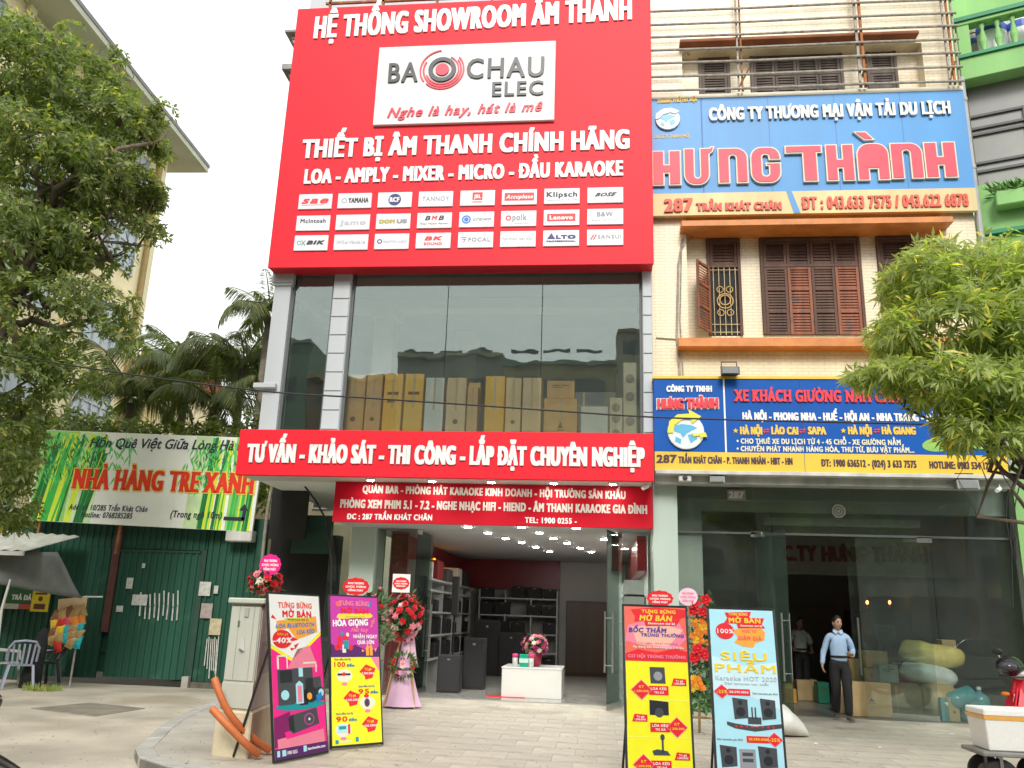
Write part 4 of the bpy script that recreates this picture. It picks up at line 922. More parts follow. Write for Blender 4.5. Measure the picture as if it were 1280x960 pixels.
ptext(US, YS - .01, 'TRẦN KHÁT CHÂN', (870, 264), (977, 262.5), 9.5, REDL, ext=.03, bw=.024, bh=.008)
ptext(US, YS - .01, 'ĐT : 043.633 7575 / 043.622 6878', (1003, 262), (1211, 258), 15, REDL, ext=.03, bw=.02, bh=.008)
ptext(US, YS, 'THÀNH PHỐ HÀ NỘI', (821, 129.5), (871, 127), 5, M('yellow letters', (.75, .5, .06), .5), ext=.02, bw=.012, bh=.004)
ptext(US, YS, 'DU LỊCH THÀNH PHỐ', (818, 173), (861, 172), 4, MT['yellow letters'], ext=.01, bw=.004, bh=.002)
GLB = M('globe white', (.66, .72, .74), .4, .05, 3); OCN = M('globe blue', (.10, .42, .66), .4, .05, 3); ARY = M('globe arrow yellow', (.72, .66, .06), .4, .05, 3)
def globe(par, Y, px, py, r, arrow):
    u, v = W(px, py, Y); rr = W(px + r, py, Y)[0] - u; f = FR(Y)
    obj('globe', MB().disc(f, u, v, rr, 0, .05, n=28), GLB, par, bev=.01)
    m = MB()
    for pts in ([(-.7, .3), (-.2, .42), (.3, .35), (.62, .2), (.3, .05), (.05, -.1), (-.15, -.35), (-.3, -.1), (-.62, .0)], [(.1, -.2), (.5, -.1), (.62, -.4), (.25, -.65)], [(-.55, -.3), (-.25, -.45), (-.3, -.7), (-.6, -.55)]):
        m.plate(f, [(u + a * rr, v + b * rr) for a, b in pts], .05, .056)
    obj('continent', m, OCN, par)
    if arrow:
        P = [(-1.0, -.1), (-.9, .55), (-.45, .95), (.2, 1.0), (.15, 1.25), (.85, .85), (.35, .45), (.3, .68), (-.2, .66), (-.6, .35), (-.72, -.1)]
        P2 = [(.35, -.15), (1.05, -.05), (1.15, -.3), (.9, -.32), (.8, -.42), (.75, -.24), (.4, -.3)]
    else:
        P = [(-1.0, -.05), (-.95, .45), (-.3, .9), (.3, .95), (.95, .65), (.6, .4), (.2, .55), (-.4, .35), (-.7, .0)]; P2 = None
    m = MB(); m.plate(f, [(u + a * rr, v + b * rr) for a, b in P], .05, .07)
    if P2: m.plate(f, [(u + a * rr, v + b * rr) for a, b in P2], .05, .07)
    obj('arrow', m, ARY if arrow else M('globe band', (.75, .78, .78), .4), par)
globe(US, YS, 834.5, 150, 15.5, False)

# ---- lower blue sign
YL = 15.15
LS = thing('lower_sign', 'deep blue and yellow sign board above the glass shop front', 'sign', (3.5, YL, 4))
la, lb_ = W(818, 530, YL)[0], W(1253, 530, YL)[0]
lt, lm, lo = W(1000, 474, YL)[1], W(1000, 566.5, YL)[1], W(1000, 591.5, YL)[1]
BL2 = M('deep blue film', (.004, .09, .40), .5, .08, 2, spec=.2); YLF = M('golden yellow film', (.78, .50, .045), .45, .1, 2)
obj('sign_face', MB().box(la, lb_, YL, YL + .3, lm, lt), BL2, LS); obj('address_strip', MB().box(la, lb_, YL - .006, YL + .3, lo, lm - .002), YLF, LS)
obj('top_edge', MB().box(la - .02, lb_ + .02, YL - .02, YL + .32, lt, lt + .05), YLF, LS)
m = MB(); m.box(W(905, 520, YL)[0], W(907, 520, YL)[0], YL - .006, YL + .01, lm + .0, lt - .002); obj('divider', m, WHT, LS)
m = MB(); m.box(W(1002, 520, YL)[0], W(1002.6, 520, YL)[0], YL - .008, YL + .01, lo + .0, lt - .002); obj('seam', m, M('deep blue seam', (.02, .06, .2), .5), LS)  # thin dark blue line along the panel joint
CRS = M('bright red letters', (.72, .03, .05), .45, .08, 3); YEL = M('amber letters', (.82, .52, .06), .45, .08, 3); NAV = M('dark brown letters', (.06, .03, .04), .5)
ptext(LS, YL, 'CÔNG TY TNHH', (833, 490), (890, 490), 7.5, WHT, ext=.02, bw=.014, bh=.006)
ptext(LS, YL, 'HƯNG THÀNH', (820.5, 512.5), (899, 511.5), 14.5, WHT, ext=.008, bw=.05, bh=.016); ptext(LS, YL, 'HƯNG THÀNH', (821.5, 511.5), (898, 510.5), 12.5, CRS, d=.01, ext=.03, bw=.028, bh=.010)
globe(LS, YL, 857, 540, 23, True)
ptext(LS, YL, 'XE KHÁCH GIƯỜNG NẰM CHẤT LƯỢNG CAO', (918, 502), (1226, 504), 14.5, CRS, ext=.03, bw=.02, bh=.010, serif=.14)
ptext(LS, YL, 'HÀ NỘI - PHONG NHA - HUẾ - HỘI AN - NHA TRANG - ĐÀ LẠT', (928, 525), (1190, 527), 9.5, WHT, ext=.014, bw=.018, bh=.006)
for s_, a_, b_ in (('HÀ NỘI', 925, 953), ('LÀO CAI', 964, 998), ('SAPA', 1010, 1033), ('HÀ NỘI', 1060, 1090), ('HÀ GIANG', 1102, 1145)): ptext(LS, YL, s_, (a_, 543), (b_, 543.4), 9.5, YEL, ext=.014, bw=.018, bh=.006)
m = MB(); m3 = MB(); f = FR(YL)
for px in (957.5, 1003, 1096):
    for dy, sg in ((-1.4, 1), (1.4, -1)):
        u, v = W(px, 538.5 + dy, YL); m.rect(f, u - .045, u + .045, v - .008, v + .008, 0, .012); m.plate(f, [(u + sg * .06, v), (u + sg * .02, v + .028), (u + sg * .02, v - .028)], 0, .013)
for px in (919.5, 1054):
    u, v = W(px, 538.5, YL); P = [(u + (.05 if k % 2 == 0 else .02) * math.sin(k * math.pi / 5), v + (.05 if k % 2 == 0 else .02) * math.cos(k * math.pi / 5)) for k in range(10)]; m3.plate(f, P, 0, .012)
obj('arrows', m, CRS, LS); obj('star', m3, YEL, LS)
PLW = M('pale yellow letters', (.78, .74, .52), .5)
ptext(LS, YL, '• CHO THUÊ XE DU LỊCH TỪ 4 - 45 CHỖ - XE GIƯỜNG NẰM', (921, 554.5), (1126, 556.5), 6.5, PLW, ext=.008, bw=.008, bh=.004)
ptext(LS, YL, '• CHUYỂN PHÁT NHANH HÀNG HÓA, THƯ TỪ, BƯU VẬT PHẨM...', (921, 564), (1143, 566), 6.5, PLW, ext=.008, bw=.008, bh=.004)
ptext(LS, YL - .006, '287', (821, 578.5), (845.5, 578.5), 10, NAV, ext=.01, bw=.016, bh=.006, serif=.14)
ptext(LS, YL - .006, 'TRẦN KHÁT CHÂN - P. THANH NHÀN - HBT - HN', (848, 579), (991, 581), 8.5, NAV, ext=.008, bw=.012, bh=.005)
ptext(LS, YL - .006, 'ĐT: 1900 636512 - (024) 3 633 7575', (1027, 583), (1146, 585), 9, NAV, ext=.008, bw=.012, bh=.005)
ptext(LS, YL - .006, 'HOTLINE: 0983 534 122', (1162, 585.5), (1240, 587), 9, NAV, ext=.008, bw=.012, bh=.005)
sm = MB(); sm.disc(f, *W(1172, 556, YL), .26, 0, .006, ry=.12, rot=.1); sm.disc(f, *W(1226, 553, YL), .24, 0, .006, ry=.12); obj('print', sm, M('lime print', (.25, .48, .10), .5), LS)
# floodlight above it and lights under it
def floodlight(px, py, Y, s_, label, down=False):
    x, z = W(px, py, Y); t = thing('floodlight', label, 'lamp', (x, Y, z))
    m = MB(); m.hexa([(x - s_, Y - .1, z - s_ * .5), (x + s_, Y - .1, z - s_ * .55), (x + s_ * .8, Y + .16, z - s_ * .3), (x - s_ * .8, Y + .16, z - s_ * .3), (x - s_, Y - .06, z + s_ * .45), (x + s_, Y - .06, z + s_ * .45), (x + s_ * .8, Y + .16, z + s_ * .35), (x - s_ * .8, Y + .16, z + s_ * .35)])
    obj('housing', m, BLK if not down else M('grey lamp housing', (.28, .28, .27), .6, .2, 6), t, bev=.01)
    obj('glass', MB().hexa([(x - s_ * .8, Y - .112, z - s_ * .4), (x + s_ * .8, Y - .112, z - s_ * .4), (x + s_ * .8, Y - .1, z - s_ * .4), (x - s_ * .8, Y - .1, z - s_ * .4), (x - s_ * .8, Y - .085, z + s_ * .35), (x + s_ * .8, Y - .085, z + s_ * .35), (x + s_ * .8, Y - .07, z + s_ * .35), (x - s_ * .8, Y - .07, z + s_ * .35)]), M('lamp glass', (.16, .17, .17), .6), t)
    obj('bracket', MB().tube([(x - s_ * .8, Y + .05, z), (x - s_ * .8, Y + .05, z + s_ * 1.1), (x + s_ * .8, Y + .05, z + s_ * 1.1), (x + s_ * .8, Y + .05, z)], .012, 6), BLK, t)
    return t
floodlight(912, 464, 15.0, .17, 'black floodlight standing on top of the lower blue sign')
# ---- canopy ledge
zk1, zk0 = W(1000, 593, 14.95)[1], W(1000, 602.5, 14.95)[1]
LG = thing('shop_canopy', 'dirty white ledge under the lower blue sign with lamps beneath', 'canopy', (3.6, 14.95, zk0))
DW = M('dirty white metal', (.58, .58, .55), .6, .3, 3, .2, streak=True)
obj('ledge', MB().box(la - .0, W(1275, 600, 14.95)[0], 14.9, 15.44, zk1 - .03, zk1 + .035), DW, LG, bev=.006)
obj('fascia', MB().box(la - .0, W(1270, 600, 15.1)[0], 15.1, 15.42, zk0 - .03, zk1 - .032), M('grimy white plaster', (.46, .47, .44), .7, .45, 2.5, .3, streak=True), LG)

floodlight(900 - 4, 599.5, 15.0, .13, 'grey box lamp under the ledge left of the number plate', True); floodlight(1208, 606, 14.98, .18, 'larger grey box lamp under the right end of the ledge', True)
def camdev(px, py, label):
    x, z = W(px, py, 15.0); t = thing('security_camera', label, 'camera', (x, 15.0, z))
    obj('body', MB().box(x - .11, x + .11, 14.95, 15.12, z - .06, z + .06), DW, t, bev=.015); obj('lens', MB().lathe([(.045, 0), (.04, .02), (.015, .022)], (x, 14.95, z), 14, (0, -1, 0)), BLK, t)
camdev(856, 598, 'white box camera with round black lens under the left end of the ledge')
def bullet(px, py, Y, label):
    x, z = W(px, py, Y); t = thing('security_camera', label, 'camera', (x, Y, z)); obj('body', MB().tube([(x + .05, Y + .02, z + .02), (x - .04, Y - .06, z - .03)], .035, 10), WHT, t); obj('bracket', MB().tube([(x + .03, Y, z), (x + .06, Y + .05, z + .1)], .012, 6), WHT, t)
bullet(806, 609, 15.0, 'small white bullet camera at the right end of the red strip sign'); bullet(1247, 612, 15.0, 'small white bullet camera below the right end of the ledge')

# ================================================================ GLASS SHOP ON THE RIGHT
YG = 16.2
RS = thing('glass_shop', 'ground floor glass shop front under the tiled building', 'shop', (4, YG, 0))
ga, gb = W(849, 760, YG)[0], W(1277, 760, YG)[0]
zh = W(1000, 640, YG)[1]; ztop = zg - .01
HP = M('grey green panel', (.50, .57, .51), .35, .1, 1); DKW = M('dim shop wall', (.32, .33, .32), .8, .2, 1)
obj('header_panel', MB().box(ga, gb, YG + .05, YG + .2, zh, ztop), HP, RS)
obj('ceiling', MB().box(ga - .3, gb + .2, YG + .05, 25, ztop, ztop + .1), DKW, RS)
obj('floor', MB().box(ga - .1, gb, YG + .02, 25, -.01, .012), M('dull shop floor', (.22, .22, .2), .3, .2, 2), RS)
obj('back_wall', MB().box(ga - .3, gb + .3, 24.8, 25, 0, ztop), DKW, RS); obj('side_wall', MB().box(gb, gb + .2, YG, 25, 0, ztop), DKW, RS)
obj('end_pillar', MB().box(gb + .02, gb + .5, 15.9, 16.6, 0, ztop + .2), CLAD, RS)
obj('cladding_panel', MB().box(ga, ga + .45, YG + .06, YG + .5, 0, ztop), HP, RS)
gx = [W(p, 760, YG)[0] for p in (852, 947, 967, 1071, 1170, 1275)]
GLR = glass_mat('grey shop glass', (.93, .96, .945), .5, .03, .028)
gz = W(1000, 668, YG)[1]
gl = obj('glazing', MB().box(ga, gb, YG - .02, YG + .04, gz - .02, gz + .02), M('thin steel rail', (.3, .32, .31), .3, metal=.6), RS)
obj('pane', MB().box(ga, gx[1], YG, YG + .012, .012, gz - .02), GLR, gl); obj('pane', MB().box(gx[3] + .05, gx[4], YG, YG + .012, .012, gz - .02), GLR, gl); obj('pane', MB().box(gx[4] + .01, gb, YG, YG + .012, .012, gz - .02), GLR, gl)
for a_, b_ in ((ga, gx[1]), (gx[1] + .01, gx[3]), (gx[3] + .01, gb)): obj('pane', MB().box(a_, b_, YG, YG + .012, gz + .02, ztop - .005), GLR, gl)
for px, py in ((947, 668), (1155, 675)): u, v = W(px, py, YG); obj('patch_fitting', MB().box(u - .13, u + .13, YG - .02, YG + .03, v - .05, v + .05), STEEL, gl, bev=.004)
obj('track_box', MB().box(W(955, 650, YG)[0], W(1150, 650, YG)[0], YG + .02, YG + .05, W(1000, 657, YG)[1], W(1000, 647, YG)[1]), M('pale track cover', (.36, .40, .36), .4), gl)
GLE = glass_mat('shop door glass', (.88, .93, .91), .5, .03, .02)
_z = z_in; z_in = gz + .04
door_leaf(gx[1], YG, gx[1] + .35, YG - .95, 'left glass door of the right shop standing open towards the street', (.62, 1.72))
door_leaf(gx[4] - .1, YG + .02, gx[3] + .02, YG + .5, 'right glass door of the right shop standing ajar behind the man', (.70, 1.70))
z_in = _z
# number plate and round sticker
u, v = W(920, 619, YG); t = thing('number_plate', 'small grey house number plate reading 287 above the shop glass', 'plate', (u, YG - .03, v))
obj('plate', MB().box(u - .17, u + .17, YG - .03, YG - .015, v - .1, v + .1), M('grey plate', (.36, .38, .37), .4), t, bev=.004); text(t, FR(YG - .03), '287', (u - .14, v - .065), (u + .14, v - .065), .13, WHT, ext=.004, bw=.02, bh=.008, serif=.16)
u, v = W(1048, 639, YG); t = thing('octagon_sticker', 'pale octagonal emblem on the glass above the doors', 'emblem', (u, YG - .01, v))
obj('disc', MB().disc(FR(YG - .01), u, v, .13, 0, .01, n=8, rot=.39), M('pale sticker', (.62, .64, .62), .5), t); m = MB(); m.ring(FR(YG - .02), u, v, .095, .02, 0, .003, n=16); m.ring(FR(YG - .02), u, v, .05, .02, 0, .003, n=12); obj('print', m, M('grey sticker print', (.25, .27, .25), .5), t)
# inner board with the firm's name
YI = 18.2
t = thing('inner_sign', 'dim cream board with dark red capitals hanging inside the shop', 'sign', (4.2, YI, 3))
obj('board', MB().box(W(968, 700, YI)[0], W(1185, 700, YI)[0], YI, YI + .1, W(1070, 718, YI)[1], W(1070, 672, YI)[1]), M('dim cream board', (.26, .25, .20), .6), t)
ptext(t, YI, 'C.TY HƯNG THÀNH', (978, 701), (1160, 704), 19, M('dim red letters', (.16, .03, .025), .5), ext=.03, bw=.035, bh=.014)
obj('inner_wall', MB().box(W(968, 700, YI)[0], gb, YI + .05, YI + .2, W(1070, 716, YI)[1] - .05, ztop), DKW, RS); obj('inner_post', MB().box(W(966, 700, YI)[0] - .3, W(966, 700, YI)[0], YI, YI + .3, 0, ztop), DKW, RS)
# ---- goods in the window
def gx_(px, Y): return W(px, 850, Y)[0]
Yc = 16.45; KC = M('kraft carton', (.58, .42, .21), .8, .18, 5)
def cart2(a_, b_, t_, bt, Y, d, mat, lb, mark=None, z0=None, group='cartons stacked in the shop window', tape=True):
    z_0 = z0 if z0 is not None else .014
    carton(gx_(a_, Y), gx_(b_, Y), Y, Y + d, z_0, W((a_ + b_) / 2, t_, Y)[1], mat, lb, group, mark=mark, tape=tape)
cart2(1062, 1113, 853, 897, Yc, .6, KC, 'kraft carton with a triangle mark at the left of the bottom row', 'up')
zr = W(1085, 853, Yc)[1]
def sackf(name, label, cat, pts, r, mat, group=None, sq=1):
    t = MB(); t.tube(pts, r, 14); o = single(name, t, mat, label, cat, group, smooth=True); md = o.modifiers.new('s', 'SUBSURF'); md.levels = 1; md.render_levels = 1
    tx = bpy.data.textures.get('folds') or bpy.data.textures.new('folds', 'CLOUDS'); tx.noise_scale = .16; dm = o.modifiers.new('d', 'DISPLACE'); dm.texture = tx; dm.strength = .06; dm.mid_level = .5; dm.texture_coords = 'GLOBAL'
    return o
for a_, b_, lb in ((1115, 1152, 'bulging kraft paper sack in the middle of the bottom row'), (1155, 1196, 'bulging kraft paper sack at the right of the bottom row')):
    X0, X1 = gx_(a_, Yc), gx_(b_, Yc); m = MB(); m.box(X0, X1, Yc, Yc + .5, .014, zr)
    o = single('paper_sack', m, KC, lb, 'sack', 'sacks in the shop window', smooth=True, bev=.05, seg=3)
YEP = M('yellow plastic wrap', (.88, .72, .22), .35, .2, 5, .3); WHP = M('white plastic wrap', (.74, .82, .79), .35, .15, 5, .3)
def pt(px, py, Y): return V3(px, py, Y)
sackf('wrapped_bale', 'long white plastic wrapped roll lying on the carton row', 'bale', [pt(1127, 836, 16.9), pt(1130, 838, 16.85), pt(1150, 841, 16.85), pt(1170, 844, 16.85), pt(1190, 850, 16.85), pt(1196, 852, 16.85)], [.10, .18, .19, .19, .18, .08], WHP, 'bales in the shop window')
sackf('wrapped_bale', 'long yellow plastic wrapped roll lying on top of the white one', 'bale', [pt(1124, 808, 16.95), pt(1130, 812, 16.9), pt(1150, 815, 16.9), pt(1175, 820, 16.9), pt(1196, 822, 16.9), pt(1206, 824, 16.9)], [.12, .20, .20, .205, .20, .10], YEP, 'bales in the shop window')
cart2(1100, 1124, 831, 853, 16.6, .35, M('mint white carton', (.58, .64, .60), .5, .1, 4), 'white carton with open flap between kraft boxes and the white roll', 'line', z0=zr)
cart2(1064, 1080, 824, 853, 17.0, .4, KC, 'plain kraft carton at the left of the upper row', z0=zr); cart2(1081, 1099, 836, 853, 16.7, .3, M('printed carton', (.36, .36, .26), .7, .2, 4), 'small printed carton beside the open white one', 'up', z0=zr)
cart2(1084, 1112, 814, 833, 17.2, .5, KC, 'kraft carton on top at the back of the window pile', z0=W(1098, 835, 17.2)[1]); cart2(1048, 1062, 848, 895, 16.9, .5, KC, 'tall narrow kraft carton behind the walking man', None)
cart2(1182, 1200, 800, 812, 17.4, .3, KC, 'small kraft carton peeking above the yellow roll', z0=W(1190, 822, 17.4)[1], tape=False)
cart2(1173, 1182, 872, 899, Yc - .12, .1, M('teal carton', (.06, .30, .32), .5), 'narrow teal packet leaning on the right paper sack', tape=False)
cart2(1182, 1196, 872, 899, Yc - .14, .12, M('tan packet', (.42, .34, .18), .6), 'narrow tan packet beside the teal one', 'spot', tape=False)
JUG = M('blue water jug plastic', (.08, .34, .38), .18, .1, 3)
def jug(px, pyb, lab, tilt=None, z=.014):
    x = gx_(px, 16.5); c = (0, 0, 0)
    m = MB(); m.lathe([(.12, 0), (.14, .02), (.14, .1), (.132, .12), (.14, .14), (.14, .24), (.132, .26), (.14, .28), (.13, .36), (.05, .42), (.03, .44), (.03, .48)], c, 18)
    t = thing('water_jug', lab, 'jug', (0, 0, 0), 'water jugs in the shop window'); obj('body', m, JUG, t, smooth=True); obj('cap', MB().lathe([(.035, .46), (.035, .5), (.02, .505)], c, 12), WHT, t)
    t.scale = (1.15,) * 3; t.location = (x, 16.5, z)
    if tilt: t.rotation_euler = tilt
jug(1208, 900, 'upright blue water jug on the floor of the window'); jug(1222, 900, 'upright blue water jug beside the front one at the right', z=.014)
jug(1212, 860, 'blue water jug lying tilted across the two upright ones', (0, -1.9, .3), W(1230, 868, 16.5)[1])
# yellow boxes and green crate behind the banner, on the shop floor
cart2(979, 995, 861, 884, 18.6, .4, M('orange brown carton', (.45, .24, .05), .7, .2, 4), 'orange brown carton on the floor deep inside the shop', tape=False, group=None)
cart2(980, 990, 855, 861, 18.7, .3, M('yellow packet', (.5, .42, .05), .6), 'flat yellow packet on the orange brown carton', z0=W(985, 861, 18.7)[1], tape=False, group=None)
cart2(1022, 1036, 853, 876, 18.9, .35, M('green crate plastic', (.03, .26, .16), .5, .1, 4), 'green plastic crate beside the man inside the shop', 'line', tape=False, group=None)
cart2(996, 1022, 850, 874, 19.4, .4, KC, 'dim kraft carton behind the green crate', tape=False, group=None)
for px, lb in ((1084, 'small orange lit lamp deep in the shop at the left'), (1112, 'small orange lit lamp deep in the shop at the right')):
    x, z = W(px, 753, 22); t = thing('altar_lamp', lb, 'lamp', (x, 22, z)); obj('bulb', MB().blob((x, 22, z), (.035, .035, .05), 10, 6), M('lit orange bulb', (1, .35, .1), .4, emit=5), t); obj('base', MB().lathe([(.03, -.12), (.015, -.1), (.015, -.04)], (x, 22, z), 10), GOLD, t)
t = thing('altar', 'low dark altar cabinet under the two orange lamps', 'cabinet', (W(1098, 770, 22)[0], 22.1, 0)); x = W(1098, 770, 22)[0]
obj('body', MB().box(x - .7, x + .7, 21.8, 22.4, .012, W(1098, 757, 22)[1] - .12), M('altar wood', (.08, .03, .02), .4, .3, 3), t, bev=.01)

# ================================================================ GREEN BUILDING AT THE RIGHT EDGE
GRN = M('light green plaster', (.26, .52, .18), .75, .2, 1.5, .2, streak=True); GRD = M('dark green trim', (.01, .22, .09), .5, .15, 3)
A3 = V3(1206, 42, 15.7); bx, by = G(1280, 24, A3[2]); d3 = Vector((bx - A3[0], by - 15.7, 0)).normalized()
GO = Vector((x5 + .16, 15.75, 0)); FG3 = Frame(GO, d3, (0, 0, 1)); n3 = FG3.n
GBd = thing('green_building', 'light green building with balustrade and grey windows at the right edge', 'building', tuple(GO))
def hz(px, py):      # height on the green front at a sight line
    r = ray(px, py); t_ = (GO.x * n3.x + GO.y * n3.y) / (r[0] * n3.x + r[1] * n3.y); return r[2] * t_ + CH, (Vector((r[0] * t_, r[1] * t_, 0)) - GO).dot(d3)
zr1, zr0, zs1, zs0, zw1, zw0, zp = [hz(1240, y_)[0] for y_ in (30, 70, 74, 94, 98, 229, 292)]
obj('wall', MB().rect(FG3, 0, 7, 0, zw0, -6, 0).rect(FG3, 0, 7, zw1 - .02, zs1, -6, .0), GRN, GBd)
obj('upper_wall', MB().rect(FG3, 0, 7, zs1, 16, -6, -1.6), GRN, GBd)
obj('balcony_slab', MB().rect(FG3, -.02, 7, zs0 - .12, zs1, -.1, .25), GRN, GBd, bev=.01)
obj('trim', MB().rect(FG3, -.04, 7, zs1, zs1 + .07, -.05, .30).rect(FG3, 0, 7, zp - .05, zp + .03, 0, .12), GRD, GBd)
bal = obj('balustrade', MB().rect(FG3, -.03, 7, zr1 - .02, zr1 + .06, 0, .24).rect(FG3, -.0, .22, zs1 + .07, zr1 - .02, .02, .22), GRN, GBd, bev=.01)
obj('top_rail', MB().rect(FG3, -.05, 7, zr1 + .06, zr1 + .15, -.02, .28), GRD, bal)
H_ = zr1 - zs1 - .09; bpn = None
for k in range(14):
    c = FG3.pt(.45 + .27 * k, zs1 + .07, .12)
    prof = [(.06, 0), (.06, .06), (.035, .1), (.07, H_ * .35), (.075, H_ * .45), (.03, H_ * .8), (.055, H_ - .05), (.055, H_)]
    if k == 0: bpn = obj('baluster', MB().lathe(prof, c, 12), GRN, bal, smooth=True); c0 = c
    else: copy_piece(bpn, (c.x - c0.x, c.y - c0.y, 0), bal)
WPN = M('grey window film', (.30, .30, .28), .25, .15, 1.2)
m = MB()
wf3 = obj('window', MB().rect(FG3, 0, 7, zw0, zw1, -.25, -.15), WPN, GBd)
fmM = M('dark grey window frame', (.08, .08, .075), .5, .2, 5)
hh_ = zw1 - zw0
m = MB()
for q_ in (.68, .56, .50, .30 - .08, .14): m.rect(FG3, .0, 7, zw0 + hh_ * q_, zw0 + hh_ * q_ + .05, -.15, -.1)
for k in range(8): m.rect(FG3, .02 + .95 * k, .07 + .95 * k, zw0, zw1 - (0 if k % 2 == 0 else hh_ * .3), -.15, -.09)
obj('window_frame', m, fmM, wf3)
# planter and things on the balcony
z_, u_ = hz(1268, 262); t = thing('planter', 'light green planter box fixed to the green wall above the tree', 'planter', tuple(FG3.pt(u_, z_, .2)))
obj('box', MB().rect(FG3, u_ - .3, u_ + 1.2, z_, z_ + .3, .01, .3), GRN, t, bev=.02)
lv = MB(); rr = random.Random(5)
for i in range(260):
    p = FG3.pt(u_ - .35 + rr.random() * 1.3, z_ + .28 + rr.random() * .1, rr.uniform(.02, .3)); e = Vector((rr.gauss(0, .6), rr.gauss(0, .4) - .2, rr.uniform(-.5, .9))).normalized() * rr.uniform(.12, .3); w_ = e.cross(Vector((rr.random(), rr.random(), .3))).normalized() * .02
    lv.add([p, p + e * .5 + w_, p + e, p + e * .5 - w_], [(0, 1, 2, 3)])
obj('plant', lv, M('spider plant leaves', (.10, .22, .05), .6, .2, 9, rnd=-.3), t)
z_, u_ = hz(1238, 26)
for k, (uu, r_1, hh2, mt, lb) in enumerate(((u_ + .0, .32, .75, 'w', 'white paint bucket with a blue stripe behind the green balustrade'), (u_ - .32, .26, .6, 'g', 'grey tin drum left of the white bucket on the green balcony'), (u_ + .55, .3, .8, 'w', 'white paint bucket at the far right behind the green balustrade'))):
    c = FG3.pt(uu, zs1 + .06, -.4 - .1 * k); t = thing('bucket', lb, 'bucket', tuple(c))
    obj('body', MB().lathe([(r_1 * .85, 0), (r_1, hh2 * 1.35), (r_1 + .02, hh2 * 1.36), (r_1 + .02, hh2 * 1.44)], c, 20), WHT if mt == 'w' else M('grey tin', (.30, .28, .24), .5, .3, 4), t, smooth=False)
    obj('stripe', MB().lathe([(r_1 * .965, hh2 * .95), (r_1 * .995, hh2 * 1.15)], c, 20), M('blue stripe', (.04, .10, .45), .4), t)
# ================================================================ LEAVES, TREES, PALMS
def quads(name, V, mat, parent=None, kind=None):
    off = np.array(BASE[parent.name] if parent else (0, 0, 0)); N = len(V); me = bpy.data.meshes.new(name)
    me.vertices.add(4 * N); me.vertices.foreach_set('co', (V.reshape(-1, 3) - off).astype(np.float32).ravel())
    me.loops.add(4 * N); me.loops.foreach_set('vertex_index', np.arange(4 * N, dtype=np.int32))
    me.polygons.add(N); me.polygons.foreach_set('loop_start', np.arange(0, 4 * N, 4, dtype=np.int32))
    me.update(calc_edges=True); me.materials.append(mat)
    o = bpy.data.objects.new(name, me); C.objects.link(o)
    if parent: o.parent = parent; BASE[o.name] = tuple(off)
    if kind: o['kind'] = kind
    return o
def unit(a): return a / np.maximum(np.linalg.norm(a, axis=-1, keepdims=True), 1e-9)
def leaf_mat(name, col, rnd=.45, trans=.35):
    m = bpy.data.materials.new(name); m.use_nodes = True; n = m.node_tree; L = n.links; b = n.nodes['Principled BSDF']
    g = n.nodes.new('ShaderNodeNewGeometry'); rm = n.nodes.new('ShaderNodeValToRGB'); r = rm.color_ramp
    c = np.array(col); r.elements[0].color = (*(c * (1 - rnd)), 1); r.elements[1].color = (*np.minimum(c * (1 + rnd) + np.array([.03, .03, 0]) * rnd, 1), 1)
    e_ = r.elements.new(.93); e_.color = (*(c * 1.1), 1); e2 = r.elements.new(.97); e2.color = (c[0] * 2.6, c[1] * 1.7, c[2], 1)
    L.new(g.outputs['Random Per Island'], rm.inputs[0]); L.new(rm.outputs[0], b.inputs['Base Color'])
    b.inputs['Roughness'].default_value = .45; b.inputs['Specular IOR Level'].default_value = .35
    t = n.nodes.new('ShaderNodeBsdfTranslucent'); hs_ = n.nodes.new('ShaderNodeMix'); hs_.data_type = 'RGBA'; hs_.blend_type = 'MULTIPLY'; hs_.inputs[0].default_value = 1; hs_.inputs[7].default_value = (1.5, 1.7, .6, 1)
    L.new(rm.outputs[0], hs_.inputs[6]); L.new(hs_.outputs[2], t.inputs[0]); mx = n.nodes.new('ShaderNodeMixShader'); mx.inputs[0].default_value = trans
    L.new(b.outputs[0], mx.inputs[1]); L.new(t.outputs[0], mx.inputs[2]); L.new(mx.outputs[0], n.nodes['Material Output'].inputs[0])
    MT[name] = m; return m
